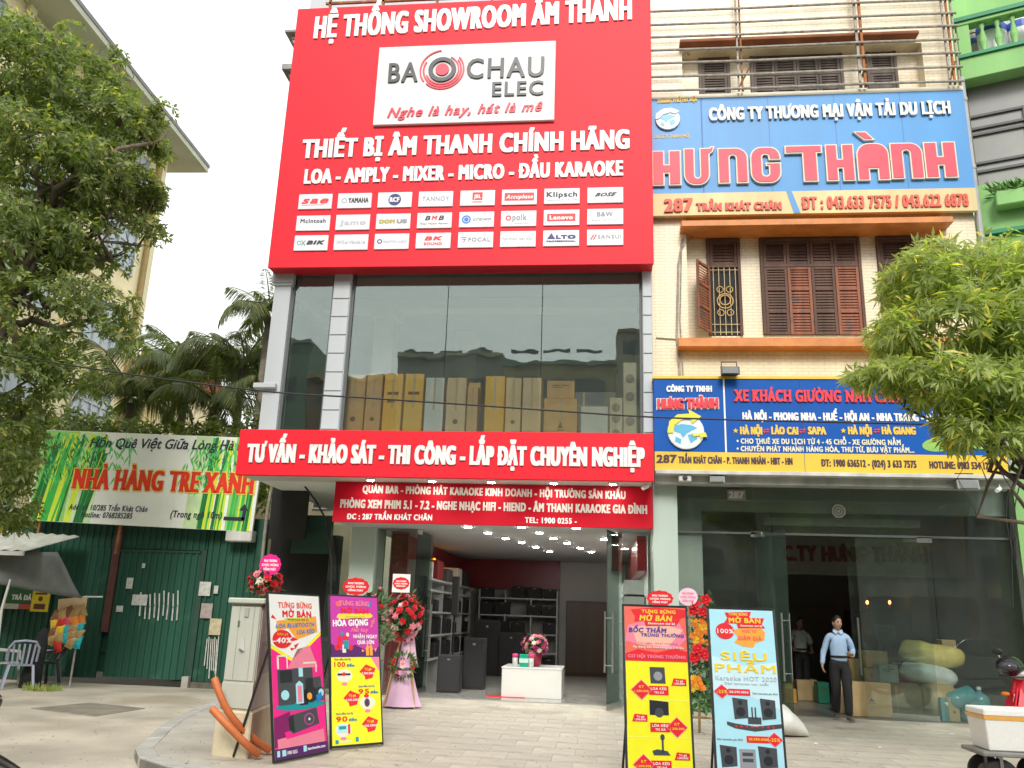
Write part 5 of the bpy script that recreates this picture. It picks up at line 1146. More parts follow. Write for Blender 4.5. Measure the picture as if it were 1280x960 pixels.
def cloud(blobs, per, leafL, leafW, droop=.3, nl=7, seed=1, spread=.5, gap=-.75):
    """leaf rosettes scattered near the surface and through the volume of a set of ellipsoids"""
    rg = np.random.default_rng(seed); out = []; tips = []
    for (c, r, k) in blobs:
        n = int(per * k); d = unit(rg.normal(size=(n, 3))); rad = rg.uniform(.35, 1.0, n) ** .55
        lump = 1 + .22 * np.sin(d[:, 0] * 5 + c[0] * 7) * np.sin(d[:, 2] * 6 + c[2] * 5) + rg.normal(0, .07, n)
        p = np.array(c) + d * np.array(r) * (rad * lump)[:, None]
        g_ = np.sin(p[:, 0] * 4.3 + 1.7 * np.sin(p[:, 2] * 3.1)) + np.sin(p[:, 2] * 4.9 + 1.3 * np.sin(p[:, 1] * 3.7)) + np.sin(p[:, 1] * 4.1 + p[:, 0] * 2.2)
        keep = g_ + rg.normal(0, .35, n) > gap; p = p[keep]; d = d[keep]; tips.append((p, d))
    P = np.concatenate([t[0] for t in tips]); D = np.concatenate([t[1] for t in tips]); n = len(P)
    ax = unit(D * .6 + rg.normal(0, .5, (n, 3)) + np.array([0, 0, .25]))
    a1 = unit(np.cross(ax, rg.normal(size=(n, 3)))); a2 = np.cross(ax, a1); V = []
    for j in range(nl):
        th = 2 * np.pi * j / nl + rg.uniform(-.35, .35, n); side = a1 * np.cos(th)[:, None] + a2 * np.sin(th)[:, None]
        e = unit(side + ax * rg.uniform(.0, .9, n)[:, None] + np.array([0, 0, -droop]) * rg.uniform(.4, 1.6, n)[:, None])
        L = leafL * rg.uniform(.6, 1.25, n)[:, None]; w = unit(np.cross(e, ax) + 1e-4) * leafW * rg.uniform(.75, 1.2, n)[:, None]
        s0 = P + e * L * .05 + ax * rg.uniform(-spread, spread, n)[:, None] * leafL * .5
        V.append(np.stack([s0, s0 + e * L * .5 + w, s0 + e * L + np.array([0, 0, -1.]) * L * .12, s0 + e * L * .5 - w], 1))
    return np.concatenate(V)
BARK = M('grey brown bark', (.16, .125, .09), .9, .4, 8, .8)
def limb(m, a, b, r0, r1, n=8, wob=.1, rg=random):
    a = Vector(a); b = Vector(b); L = (b - a).length; pts = []
    for i in range(n):
        t = i / (n - 1); p = a.lerp(b, t) + Vector((rg.uniform(-1, 1), rg.uniform(-1, 1), rg.uniform(-.5, 1))) * wob * L * .18 * math.sin(math.pi * t); pts.append(p)
    m.tube(pts, [r0 + (r1 - r0) * i / (n - 1) for i in range(n)], 8); return pts
def tree(label, trunk, blobs, lm, per, leafL, leafW, droop, nl, seed, group=None, tr=.14, forks=None, name='leafy_tree'):
    t = thing(name, label, 'tree', trunk[0], group); rg = random.Random(seed); m = MB()
    pts = [Vector(p) for p in trunk]; m.tube(pts, [tr * (1 - .45 * i / (len(pts) - 1)) for i in range(len(pts))], 12); obj('trunk', m, BARK, t, smooth=True)
    m = MB(); top = pts[-1]
    for (c, r, k) in blobs:
        e = Vector(c); bs = top if rg.random() < .6 else pts[-2].lerp(top, rg.random())
        q = limb(m, bs, e, tr * .30, tr * .07, 8, 1, rg)
        for _ in range(5):
            s_ = q[rg.randrange(3, 8)]; d = Vector([rg.gauss(0, 1) for _ in range(3)]).normalized()
            limb(m, s_, e + Vector((d.x * r[0], d.y * r[1], d.z * r[2])) * .85, tr * .06, tr * .015, 5, 1, rg)
    obj('limbs', m, BARK, t, smooth=True)
    quads('crown', cloud(blobs, per, leafL, leafW, droop, nl, seed), lm, t)
    return t
LFD = leaf_mat('deep green leaves', (.24, .30, .12), .55, .5); LFR = leaf_mat('fresh green leaves', (.40, .46, .18), .4, .5)
def B(px, py, Y, rpx, rpy, ry, k=1):
    c = V3(px, py, Y); s_ = Y / FPX * 1.04; return (c, (rpx * s_, ry, rpy * s_), k)
# big dark tree at the left
bl = [B(20, 90, 13, 62, 75, 1.4, 1.2), B(100, 115, 13.2, 66, 62, 1.5, 1.3), B(160, 165, 13.4, 46, 48, 1.0, .8), B(50, 200, 12.6, 80, 70, 1.6, 1.5), B(120, 225, 13, 66, 55, 1.4, 1.2),
      B(175, 235, 13.4, 28, 32, .7, .35), B(30, 300, 12.6, 70, 60, 1.4, .85), B(105, 300, 13.2, 52, 48, 1.1, .5), B(50, 390, 12.8, 75, 60, 1.3, .65), B(125, 385, 13.4, 42, 36, .9, .22), B(150, 420, 13.5, 30, 22, .6, .10),
      B(20, 470, 12.8, 60, 50, 1.2, .55), B(85, 460, 13.4, 45, 40, 1, .26), B(10, 550, 13, 36, 60, 1., .5), B(8, 630, 13.5, 30, 40, .8, .3), B(145, 66, 13.6, 15, 10, .3, .03), B(203, 138, 13.6, 15, 15, .3, .035), B(60, 55, 13.2, 40, 30, .8, .3), B(188, 285, 13.6, 18, 20, .4, .05), B(192, 250, 13.6, 14, 12, .3, .03),
      B(-60, 250, 13, 70, 180, 1.8, 1.2), B(-40, 60, 13, 60, 90, 1.6, .8)]
tree('big dense dark green tree overhanging the lane at the left', [(-11.6, 13.4, -.1), (-11.3, 13.3, 1.5), (-11.1, 13.2, 3.2), (-10.7, 13.1, 5.0), (-10.3, 13.0, 6.6)], bl, LFD, 880, .135, .026, .35, 6, 11, tr=.24)
# lighter tree at the right, drooping whorls of long leaves
br = [B(1150, 355, 9.6, 46, 34, .7, .5), B(1225, 340, 9.8, 60, 36, .8, .9), B(1125, 415, 9.4, 34, 30, .6, .35), B(1195, 415, 9.4, 56, 48, .8, 1.0), B(1262, 420, 9.4, 46, 60, .9, 1.0), B(1112, 470, 9.3, 36, 14, .5, .22), B(1180, 480, 9.2, 50, 30, .7, .55),
      B(1250, 495, 9.2, 46, 36, .7, .7), B(1200, 530, 9.1, 26, 24, .45, .22), B(1262, 548, 9.1, 28, 22, .5, .26), B(1290, 380, 9.6, 50, 56, .9, .6), B(1320, 460, 9.4, 50, 70, .9, .7), B(1075, 468, 9.4, 16, 6, .3, .05), B(1165, 318, 9.8, 30, 10, .4, .10), B(1120, 350, 9.8, 22, 10, .3, .07)]
xt = W(1345, 850, 9.4)[0]
tree('light green street tree with drooping whorls of narrow leaves at the right', [(xt, 9.4, 0), (xt + .02, 9.42, 1.2), (xt - .04, 9.4, 2.2), (xt - .15, 9.45, 3.1)], br, LFR, 470, .155, .017, .38, 8, 21, tr=.10, name='street_tree')
# palms behind the gate
PAL = leaf_mat('palm leaflets', (.17, .21, .10), .4, .4); PAT = M('palm trunk', (.22, .19, .15), .9, .35, 6, .6)
def frond_mesh(L, droop, seed):
    rg = np.random.default_rng(seed); n = 30; V = []; pts = []
    for i in range(n + 1):
        t = i / n; pts.append(np.array([L * (t - .18 * t ** 3), 0, L * (.55 * t - droop * t ** 2.2)]))
    pts = np.array(pts)
    for i in range(3, n + 1):
        T = unit(pts[i] - pts[i - 1]); t = i / n; ll = L * .30 * math.sin(math.pi * min(1, .12 + .88 * t)) ** .6 + .1
        for s_ in (-1, 1):
            for q_ in range(2):
                e = unit(np.array([T[0] * .75, s_ * .75, T[2] * .5 - .35 - rg.uniform(0, .5)])); p = pts[i] - T * L / n * .5 * q_; l_ = ll * rg.uniform(.8, 1.1)
                w = unit(np.cross(e, [0, 0, 1.])) * L * .008; V.append([p, p + e * l_ * .4 + w, p + e * l_ + [0, 0, -l_ * .35], p + e * l_ * .4 - w])
    m = MB(); m.tube([tuple(p) for p in pts], [L * .012 * (1 - .85 * i / n) + .004 for i in range(n + 1)], 5)
    for q_ in V: m.add(q_, [(0, 1, 2, 3)])
    return m
def palm(px, py, Y, L, nf, label, seed, lean=0):
    x, z = W(px, py, Y); t = thing('palm_tree', label, 'palm', (x - lean, Y, -.1), 'palms behind the green gate'); rg = random.Random(seed)
    m = MB(); m.tube([(x - lean, Y, -.1), (x - lean * .6, Y, z * .4), (x, Y, z - .2)], [.16, .12, .10], 10); obj('trunk', m, PAT, t, smooth=True)
    base = None
    for i in range(nf):
        k = i % 2
        if i < 2:
            m = frond_mesh(L, (.70, .34)[i], seed + i); me = mesh_of('frond', m, PAL); fm2.append(me) if i else None; FM[i] = me
        o = bpy.data.objects.new('frond', FM[k]); C.objects.link(o); o.parent = t; BASE[o.name] = BASE[t.name]
        o.location = (lean, 0, z + .1); o.rotation_euler = (rg.uniform(-.2, .2), rg.uniform(-.55, .35), 2 * math.pi * i / nf * 1.0 + rg.uniform(-.3, .3)); s_ = rg.uniform(.8, 1.1); o.scale = (s_, s_, s_)
FM = {}; fm2 = []
palm(338, 388, 19.5, 1.5, 20, 'palm with grey green fronds poking out beside the grey pillar', 3)
palm(236, 462, 22, 2.5, 22, 'wide drooping palm in the middle above the green sign', 5)
palm(305, 452, 21, 2.2, 20, 'dark palm just left of the grey pillar', 8); palm(165, 495, 21, 2.0, 18, 'short palm above the left half of the green sign', 12); palm(268, 500, 19.5, 1.9, 16, 'low palm right behind the top edge of the green sign', 14)
# bushes behind the gate
bs = [B(100, 545, 19, 70, 36, 1, .5), B(200, 550, 19.5, 80, 26, 1, .5), B(300, 560, 19.5, 50, 46, 1, .6), B(40, 560, 19, 60, 60, 1, .7), B(330, 580, 20, 30, 60, 1, .4)]
tree('dark green bushy tree filling the gap between gate and palms', [(-8.5, 19.3, -.1), (-8.5, 19.3, 2), (-8.4, 19.4, 3.4)], bs, LFD, 900, .2, .035, .3, 6, 31, tr=.12, name='bushy_tree')

# ================================================================ YELLOW APARTMENT BLOCK AT THE LEFT
zE = 18.0; F1_ = G(260, 216, zE); N1_ = G(87, 0, zE); dv = Vector((F1_[0] - N1_[0], F1_[1] - N1_[1], 0)).normalized(); nv = Vector((dv.y, -dv.x, 0))     # nv looks to the street side
YEW = M('yellow ochre wall paint', (.88, .78, .48), .85, .18, .8, .2, streak=True); SOF = M('pale green grey soffit', (.52, .54, .40), .8, .15, 1)
far = Vector((F1_[0], F1_[1], 0)); eo = 1.35
Fb = Frame(far - nv * eo - dv * .9, -dv, (0, 0, 1)); Fb.n = nv.copy()     # u runs towards the viewer
AP = thing('apartment_block', 'tall yellow apartment block with overhanging grey eaves behind the dark tree', 'building', tuple(far))
def fbox(m, u0, u1, v0, v1, d0, d1):
    P = [Fb.pt(u, v, d) for v in (v0, v1) for u, d in ((u0, d0), (u1, d0), (u1, d1), (u0, d1))]; return m.hexa(P)
obj('wall', fbox(MB(), 0, 26, -.2, zE, -9, 0), YEW, AP)
obj('roof_slab', fbox(MB(), -.9, 27, zE, zE + .22, -10, eo), SOF, AP)
obj('roof_edge', fbox(MB(), -.93, 27, zE + .2, zE + .34, -10, eo + .03), M('dark grey roof edge', (.22, .22, .22), .8, .2, 3), AP)
m = MB(); 
for u in (.0, 4.2, 8.4, 12.6, 16.8): fbox(m, u, u + .3, -.2, zE - .002, .0, .16)
obj('pilaster', m, YEW, AP)
for v in (3, 6, 9, 12, 15): obj('string_course', fbox(MB(), -.02, 26, v - .1, v + .1, .0, .10), YEW, AP)
WGR = M('pale blue grey glass', (.40, .48, .52), .2, .15, 1); wpro = None
for fl_ in range(6):
    for k in range(6):
        u, v = 1.1 + 4.2 * k, 3 * fl_ + .8
        w = obj('window', fbox(MB(), u - .06, u + 2.26, v - .06, v, 0, .09).hexa([Fb.pt(a, b, c) for b in (v + 1.5, v + 1.56) for a, c in ((u - .06, 0), (u + 2.26, 0), (u + 2.26, .09), (u - .06, .09))]), M('pale grey window frame', (.5, .52, .5), .6, .1, 4), AP)
        obj('pane', fbox(MB(), u, u + 2.2, v, v + 1.5, .0, .02), WGR, w)
        m = MB()
        for q_ in range(4): fbox(m, u + .55 * q_ - .03, u + .55 * q_ + .03, v, v + 1.5, .02, .07)
        fbox(m, u + 2.17, u + 2.23, v, v + 1.5, .02, .07); fbox(m, u, u + 2.2, v + 1.0, v + 1.06, .02, .065); obj('mullion', m, MT['pale grey window frame'], w)
obj('drainpipe', MB().tube([Fb.pt(.45, 0, .1), Fb.pt(.45, zE, .1)], .07, 8), M('ochre pipe', (.45, .32, .12), .7, .2, 3), AP)
# low cream house with red tiled roof seen between the palms
hx_, hz_ = W(170, 470, 34)
t = thing('cream_house', 'small cream house with red tiled roof far behind the palms', 'house', (hx_, 34, 0)); CRW = M('cream house wall', (.78, .66, .40), .8, .15, 1)
obj('wall', MB().box(hx_ - 3.2, hx_ + 1.2, 34, 40, 0, hz_ + .3), CRW, t); rf = MB(); z0 = hz_ + .3
rf.add([(hx_ - 3.6, 33.6, z0), (hx_ + 1.6, 33.6, z0), (hx_ + 1.6, 37, z0 + 1.6), (hx_ - 3.6, 37, z0 + 1.6), (hx_ - 3.6, 40.4, z0), (hx_ + 1.6, 40.4, z0)], [(0, 1, 2, 3), (3, 2, 5, 4), (0, 3, 4), (1, 5, 2), (0, 4, 5, 1)])
obj('roof', rf, M('red roof tiles', (.40, .07, .04), .7, .3, 8, .3), t); w = obj('window', MB().box(hx_ - .4, hx_ + .5, 33.95, 34.02, hz_ - 1.6, hz_ - .4), GREY, t); obj('pane', MB().box(hx_ - .34, hx_ + .44, 33.93, 33.96, hz_ - 1.54, hz_ - .46), WGR, w)
gx0, gz0 = W(395, 625, 27)
t = thing('pale_house', 'pale plastered house wall with a dark window seen under the canopy', 'house', (gx0, 27, 0)); obj('wall', MB().box(gx0 - 2.5, gx0 + 1.6, 27, 33, -.1, gz0 + 2.6), M('pale ochre plaster', (.50, .44, .30), .85, .2, 1.5), t)
w = obj('window', MB().box(gx0 - .1, gx0 + .55, 26.93, 27.01, gz0 - .3, gz0 + 1.2), GREY, t); obj('pane', MB().box(gx0 - .04, gx0 + .49, 26.91, 26.94, gz0 - .24, gz0 + 1.14), M('dark window pane', (.05, .07, .07), .2), w)

# ================================================================ GREEN GATE, RESTAURANT SIGN, TEA STALL
YGt = 17.6; GRG = M('dark green corrugated sheet', (.020, .085, .056), .55, .3, 1.5, .15, streak=True, tint=((.035, .11, .075), 2, .6), spec=.3)
def gxw(px, Y=YGt, py=770): return W(px, py, Y)[0]
gt, gbm = W(190, 652, YGt)[1], W(160, 848, YGt)[1]
GT = thing('corrugated_gate', 'dark green corrugated sheet gate and fence across the side lane', 'gate', (gxw(160), YGt, -.1))
def corr(x0, x1, z0, z1, y, name='corrugated_sheet', pitch=.14):
    m = MB(); vs = []; n = int((x1 - x0) / pitch); k = 0
    for i in range(n + 1):
        b_ = x0 + (x1 - x0) * i / n; 
        for du, dy in ((0, 0), (.28, 0), (.36, -.03), (.64, -.03), (.72, 0)):
            xx = min(b_ + du * (x1 - x0) / n, x1); vs += [(xx, y + dy, z0), (xx, y + dy, z1)]
            if xx >= x1: break
    fs = [(2 * i, 2 * i + 2, 2 * i + 3, 2 * i + 1) for i in range(len(vs) // 2 - 1)]; nb = len(vs)
    m.add(vs, fs); m.box(x0, x1, y + .02, y + .05, z0, z1)
    return obj(name, m, GRG, GT)
xs = [gxw(-70), gxw(63), gxw(130), gxw(140), gxw(242), gxw(250), gxw(322)]
zr_ = W(190, 686, YGt)[1]
corr(xs[0], xs[1] - .01, -.05, zr_, YGt + .05); corr(xs[1], xs[2], gbm - .02, zr_ - .01, YGt); corr(xs[3], xs[4], gbm + .02, zr_ - .03, YGt - .02, 'gate_leaf'); corr(xs[5], xs[6], gbm, gt + .1, YGt)
corr(xs[0], xs[4] + .1, zr_ - .01, gt + .1, YGt + .04); obj('inner_lining', MB().box(xs[0], xs[6], YGt + .12, YGt + .14, gbm + .1, gt + .12), GRG, GT)
PST = M('dull maroon post', (.10, .035, .03), .7, .3, 4); 
obj('post', MB().box(xs[2] - .0, xs[3] - .02, YGt - .05, YGt + .06, W(135, 790, YGt)[1], gt + .1), PST, GT); obj('post', MB().box(xs[4] + .01, xs[5] - .01, YGt - .03, YGt + .06, -.1, zr_), M('dark green post', (.02, .06, .045), .6, .2, 5), GT)
obj('cross_rail', MB().box(xs[3], xs[4], YGt - .06, YGt - .03, zr_ - .07, zr_ - .03).box(xs[1], xs[6], YGt + .06, YGt + .1, gbm + .5, gbm + .55), MT['dark green post'], GT)
obj('footing', MB().box(gxw(250), gxw(330), YGt - .06, YGt + .3, -.12, gbm - .01), M('mossy brick footing', (.13, .12, .09), .9, .4, 8, .5), GT)
obj('block', MB().box(gxw(241), gxw(249), YGt - .14, YGt + .1, -.12, .12), CEM, GT)
single('lane_backdrop_wall', MB().box(gxw(-70), gxw(330), 23.5, 23.8, -.1, gbm + 1.4), M('dim brick yard wall', (.09, .08, .06), .9, .3, 4, .3), 'dim yard wall standing behind the green gate', 'wall')
POS = M('faded paper', (.55, .56, .52), .8, .3, 12); PSB = M('beige paper', (.52, .46, .30), .8, .3, 10)
fg = FR(YGt - .05)
for i, (a_, t_, b_, q_, mt, lb) in enumerate(((166, 743, 183, 757, POS, 'white paper notice pasted in the middle of the green gate'), (146, 757, 153, 765, POS, 'small grey paper scrap left of the white notice on the gate'), (159, 722, 165, 736, POS, 'torn white paper strip above the notice on the gate'),
        (250, 727, 262, 745, POS, 'grey ribbed notice high on the right gate panel'), (252, 754, 264, 773, M('pinkish paper', (.38, .32, .30), .8, .3, 12), 'faded pinkish notice under the grey one on the right panel'), (263, 773, 275, 794, PSB, 'beige torn poster low on the right gate panel'), (178, 704, 181, 710, POS, 'tiny white sticker high on the gate leaf'), (268, 732, 272, 742, POS, 'small torn sticker beside the ribbed notice'))):
    x0, z1_ = W(a_, t_, YGt - .06); x1, z0 = W(b_, q_, YGt - .06)
    t = single('paper_notice', MB().rect(FR(YGt - .06), x0, x1, z0, z1_, -.004, .002), mt, lb, 'notice', 'papers on the green gate')
m = MB(); rr = random.Random(9)
for k in range(9):
    px = 176 + k * 5.8; a_ = W(px, rr.uniform(738, 744), YGt - .06); b_ = W(px - rr.uniform(1, 3), rr.uniform(768, 778), YGt - .06)
    m.stroke(FR(YGt - .056), [a_, ((a_[0] + b_[0]) / 2 + .01, (a_[1] + b_[1]) / 2), b_], .03, 0, .003)
for k in range(7):
    px = 259 + k * 2.4; a_ = W(px, rr.uniform(795, 800), YGt - .06); b_ = W(px - rr.uniform(2, 6), rr.uniform(830, 850), YGt - .06); m.stroke(FR(YGt - .056), [a_, b_], .02, 0, .003)
obj('glue_streak', m, POS, GT)
# restaurant sign
YQ = 17.25; q4 = [W(55, 535, YQ), W(318, 547.5, YQ), W(29, 650, YQ), W(312, 662, YQ)]
RSn = thing('restaurant_sign', 'long restaurant banner board with green bamboo print above the gate', 'sign', ((q4[0][0] + q4[3][0]) / 2, YQ, q4[2][1]))
sx_0 = (q4[0][0] + q4[2][0]) / 2; sx_1 = (q4[1][0] + q4[3][0]) / 2 + .12; uxs = Vector((q4[1][0] - q4[0][0], 0, (q4[1][1] - q4[0][1] + q4[3][1] - q4[2][1]) / 2)); uxs.normalize()
hS = ((q4[0][1] - q4[2][1]) + (q4[1][1] - q4[3][1])) / 2; FS = Frame((sx_0, YQ, q4[2][1]), uxs, Vector((0, 0, 1))); FS.uy = Vector((-uxs.z, 0, uxs.x)); FS.n = Vector((0, -1, 0)); wS = (sx_1 - sx_0) / uxs.x
obj('board', MB().rect(FS, 0, wS, 0, hS, -.06, 0), M('pale mint print', (.80, .84, .78), .5, .08, 1), RSn)
rr = random.Random(4)
GB1, GB2 = M('print leaf green wash', (.30, .62, .16), .5, .25, 2.5), M('print pale green wash', (.58, .78, .44), .5, .2, 2.5)
for a_, b_, mt in ((.01, .17, GB1), (.17, .29, GB2), (.70, .78, GB2), (.88, .985, GB1)): obj('print', MB().rect(FS, wS * a_, wS * b_, .01, hS - .01, 0, .001), mt, RSn)
def bam(xa, xb, n, mat, w, d, lean=.25):
    m = MB()
    for _ in range(n):
        u = rr.uniform(xa, xb); h0 = 0; h1_ = hS * rr.uniform(.75, 1.0); ww = w * rr.uniform(.5, 1.3); l_ = lean * rr.uniform(.4, 1.2)
        if u + l_ + ww > wS - .02: l_ = -.02
        if u + l_ - ww < .02: continue
        m.plate(FS, [(u - ww / 2, h0 + .005), (u + ww / 2, h0 + .005), (u + l_ + ww / 2, h1_ - .005), (u + l_ - ww / 2, h1_ - .005)], 0, d + rr.uniform(0, .0008))
    return m
GP = [M('bamboo lime print', (.62, .78, .05), .5, .1, 3), M('bamboo green print', (.04, .46, .07), .5, .2, 3), M('bamboo dark print', (.012, .17, .04), .5, .2, 3), M('bamboo leaf print', (.10, .56, .14), .5, .2, 3)]
for i, (n, w_, mt) in enumerate(((16, .10, 0), (16, .06, 1), (10, .07, 2))): obj('print', bam(.03, wS * .26, n, GP[mt], w_, .002 + i * .001), GP[mt], RSn)
for i, (n, w_, mt) in enumerate(((12, .09, 0), (12, .05, 1), (8, .05, 2))): obj('print', bam(wS * .76, wS - .1, n, GP[mt], w_, .002 + i * .001, .08), GP[mt], RSn)
for i, (a_, b_, n) in enumerate(((.03, wS * .42, 250), (wS * .66, wS - .15, 190))):
    m = MB()
    for _ in range(n):
        u = a_ + (b_ - a_) * rr.random() ** (1.4 if i == 0 else .7); v = hS * (.45 + .53 * rr.random() ** .8); L = rr.uniform(.10, .26); an = rr.uniform(-2.3, -.8); c_, s_ = math.cos(an), math.sin(an); w_ = L * .09
        P = [(u, v), (u + c_ * L * .4 - s_ * w_, v + s_ * L * .4 + c_ * w_), (u + c_ * L, v + s_ * L), (u + c_ * L * .4 + s_ * w_, v + s_ * L * .4 - c_ * w_)]
        if min(p[0] for p in P) < .01 or max(p[0] for p in P) > wS - .01 or max(p[1] for p in P) > hS - .01 or min(p[1] for p in P) < .01: continue
        m.plate(FS, P, 0, .005 + rr.uniform(0, .001))
    o = obj('print', m, GP[3 if i else 3], RSn)
m = MB()
for _ in range(160):
    u = rr.choice((rr.uniform(.05, wS * .3), rr.uniform(wS * .72, wS - .3))); v = hS * rr.uniform(.5, .95); L = rr.uniform(.10, .22); an = rr.uniform(-2.3, -.8); c_, s_ = math.cos(an), math.sin(an); w_ = L * .08
    m.plate(FS, [(u, v), (u + c_ * L * .4 - s_ * w_, v + s_ * L * .4 + c_ * w_), (u + c_ * L, v + s_ * L), (u + c_ * L * .4 + s_ * w_, v + s_ * L * .4 - c_ * w_)], 0, .0065 + rr.uniform(0, .001))
obj('print', m, GP[2], RSn)
def stext(body, A, Bp, cap, mat, **k):
    def loc(p):
        x, z = W(*p, YQ); v = Vector((x, YQ, z)) - FS.o; return (v.dot(FS.ux), v.dot(FS.uy))
    a_, b_ = loc(A), loc(Bp); c_ = loc((A[0], A[1] - cap))[1] - a_[1]; return text(RSn, FS, body, a_, b_, c_, mat, **k)
INK2 = M('deep ink print', (.02, .02, .05), .5); RDY = M('vermilion print', (.72, .03, .01), .5); YLO = M('yellow outline print', (.80, .62, .08), .5)
stext('Hồn Quê Việt Giữa Lòng Hà Nội', (112, 559), (322, 563.5), 12, INK2, d=.008, ext=.004, bw=.006, bh=.003, sh=.25, sc=1.0)
stext('NHÀ HÀNG TRE XANH', (88, 612), (318, 619), 28, YLO, d=.008, ext=.003, bw=.062, bh=.022, serif=0)
stext('NHÀ HÀNG TRE XANH', (90, 610.5), (316, 617.5), 25, RDY, d=.012, ext=.004, bw=.042, bh=.008, serif=.06)
stext('Add: số 10/285 Trần Khát Chân', (86, 637), (184, 640), 7, INK2, d=.008, ext=.003, bw=.004, bh=.002, sh=.15)
stext('Hotline: 0768285285', (101, 646.5), (165, 648.5), 7, INK2, d=.008, ext=.003, bw=.004, bh=.002, sh=.15)
stext('(Trong ngõ 10m)', (213, 646.5), (277, 648.5), 8.5, INK2, d=.008, ext=.003, bw=.006, bh=.002, sh=.15)
def sl_(p):
    x, z = W(*p, YQ); v = Vector((x, YQ, z)) - FS.o; return (v.dot(FS.ux), v.dot(FS.uy))
m = MB(); m.stroke(FS, [sl_((281, 648)), sl_((304, 649)), sl_((306, 638))], .075, 0, .011); a_ = sl_((306, 630)); m.plate(FS, [(a_[0], a_[1]), (a_[0] - .1, a_[1] - .14), (a_[0] + .1, a_[1] - .14)], 0, .0115); obj('print', m, INK2, RSn)
obj('support_frame', MB().bar(tuple(FS.pt(.3, .1, -.08)), tuple(FS.pt(.3, -1.2, -.08)), .05, .04).bar(tuple(FS.pt(wS * .42, .1, -.08)), tuple(FS.pt(wS * .42, -.6, -.08)), .05, .04), RUST, RSn)
single('lamp_shade_box', MB().box(gxw(283, 17.3, 668), gxw(316, 17.3, 668), 17.25, 17.5, W(300, 677, 17.3)[1], W(300, 663, 17.3)[1]), DW, 'pale box under the right end of the restaurant sign', 'box', bev=.02)
# things in the dark gap under the canopy
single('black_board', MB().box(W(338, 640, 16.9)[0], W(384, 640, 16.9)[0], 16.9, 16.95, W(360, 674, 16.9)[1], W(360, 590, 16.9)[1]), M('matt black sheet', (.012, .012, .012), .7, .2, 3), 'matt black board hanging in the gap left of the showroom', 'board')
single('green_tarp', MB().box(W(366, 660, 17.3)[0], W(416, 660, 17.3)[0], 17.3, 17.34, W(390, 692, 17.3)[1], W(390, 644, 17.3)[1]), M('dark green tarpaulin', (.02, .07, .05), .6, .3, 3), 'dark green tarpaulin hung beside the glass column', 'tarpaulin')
single('passage_wall', MB().box(gxw(322), W(420, 720, 17.9)[0], 17.9, 18.2, -.1, W(370, 668, 17.9)[1]), M('near black wall', (.022, .022, .022), .9, .3, 3), 'black wall closing the passage beside the showroom', 'wall')  # plain wall in one near-black tone
m = MB(); m.tube([V3(378, 604, 16.3), V3(394, 625, 16.3), V3(408, 650, 16.3), V3(414, 700, 16.3), V3(413, 760, 16.3)], .02, 6); single('loose_cable', m, BLK, 'loose black cable drooping down beside the glass column', 'cable')
m = MB(); m.tube([V3(326, 715, 17.0), V3(334, 640, 17.0), V3(342, 595, 17.0)], .035, 8); single('grey_pole', m, PIPE, 'grey metal pole rising behind the pink flower placard', 'pole')
# ---- tea stall
YT = 16.9
ST = thing('stall_awning', 'low tea stall awning of pale sheet with grey tarpaulin at the left edge', 'awning', (W(30, 690, YT)[0], YT, 1.5))
ax0, ax1 = W(-70, 690, YT)[0], W(86, 686, YT)[0]; za = W(0, 668, YT)[1]; zb__ = W(86, 685, YT)[1]
SHT = M('pale corrugated roof sheet', (.55, .56, .52), .5, .25, 4, .1); m = MB(); n = 22
vs = []
for i in range(n + 1):
    x = ax0 + (ax1 - ax0) * i / n
    vs += [(x, YT - 1.4, za - .42 - .0 * i + (.03 if i % 2 else 0)), (x, YT + .3, za + .12 + (.03 if i % 2 else 0) - .10 * (i / n))]
m.add(vs, [(2 * i, 2 * i + 2, 2 * i + 3, 2 * i + 1) for i in range(n)]); m.add([(a, b, c - .012) for a, b, c in vs], [(2 * i + 1, 2 * i + 3, 2 * i + 2, 2 * i) for i in range(n)])
obj('roof_sheet', m, SHT, ST)
obj('fascia', MB().box(ax0, ax1, YT - 1.42, YT - 1.36, za - .5, za - .42), DW, ST)
TP = M('grey tarpaulin', (.13, .145, .135), .55, .25, 3, .2, spec=.4)
V_ = []; nx_, ny_ = 18, 8; P00, P10, P11, P01 = [np.array(V3(*p)) for p in ((-60, 690, YT - 1.0), (72, 690, YT - .8), (105, 748, YT - .6), (-60, 716, YT - 1.2))]
for j in range(ny_ + 1):
    for i in range(nx_ + 1):
        s_, t_ = i / nx_, j / ny_; p = (P00 * (1 - s_) + P10 * s_) * (1 - t_) + (P01 * (1 - s_) + P11 * s_) * t_
        p = p + np.array([0, .10 * math.sin(s_ * 9 + t_ * 3) * t_, -.05 * math.sin(s_ * math.pi) * t_]); V_.append(tuple(p))
m = MB(); m.add(V_, [(j * (nx_ + 1) + i, j * (nx_ + 1) + i + 1, (j + 1) * (nx_ + 1) + i + 1, (j + 1) * (nx_ + 1) + i) for j in range(ny_) for i in range(nx_)])
o = obj('tarpaulin', m, TP, ST, smooth=True); sd_ = o.modifiers.new('t', 'SOLIDIFY'); sd_.thickness = .008
obj('pole', MB().tube([V3(2, 762, YT - .9), V3(13, 724, YT - .9)], .025, 8).tube([V3(-8, 850, YT - .9), V3(2, 762, YT - .9)], .025, 8), DW, ST); obj('pole', MB().tube([V3(104, 746, YT - .6), V3(128, 746, YT - .6)], .018, 6), DW, ST)
Yg2 = YGt - .1
t = thing('tea_sign', 'green sign reading TRÀ ĐÁ hanging on the corrugated fence', 'sign', V3(25, 760, Yg2)); x0, z1_ = W(8, 733, Yg2); x1, z0 = W(42, 762, Yg2)
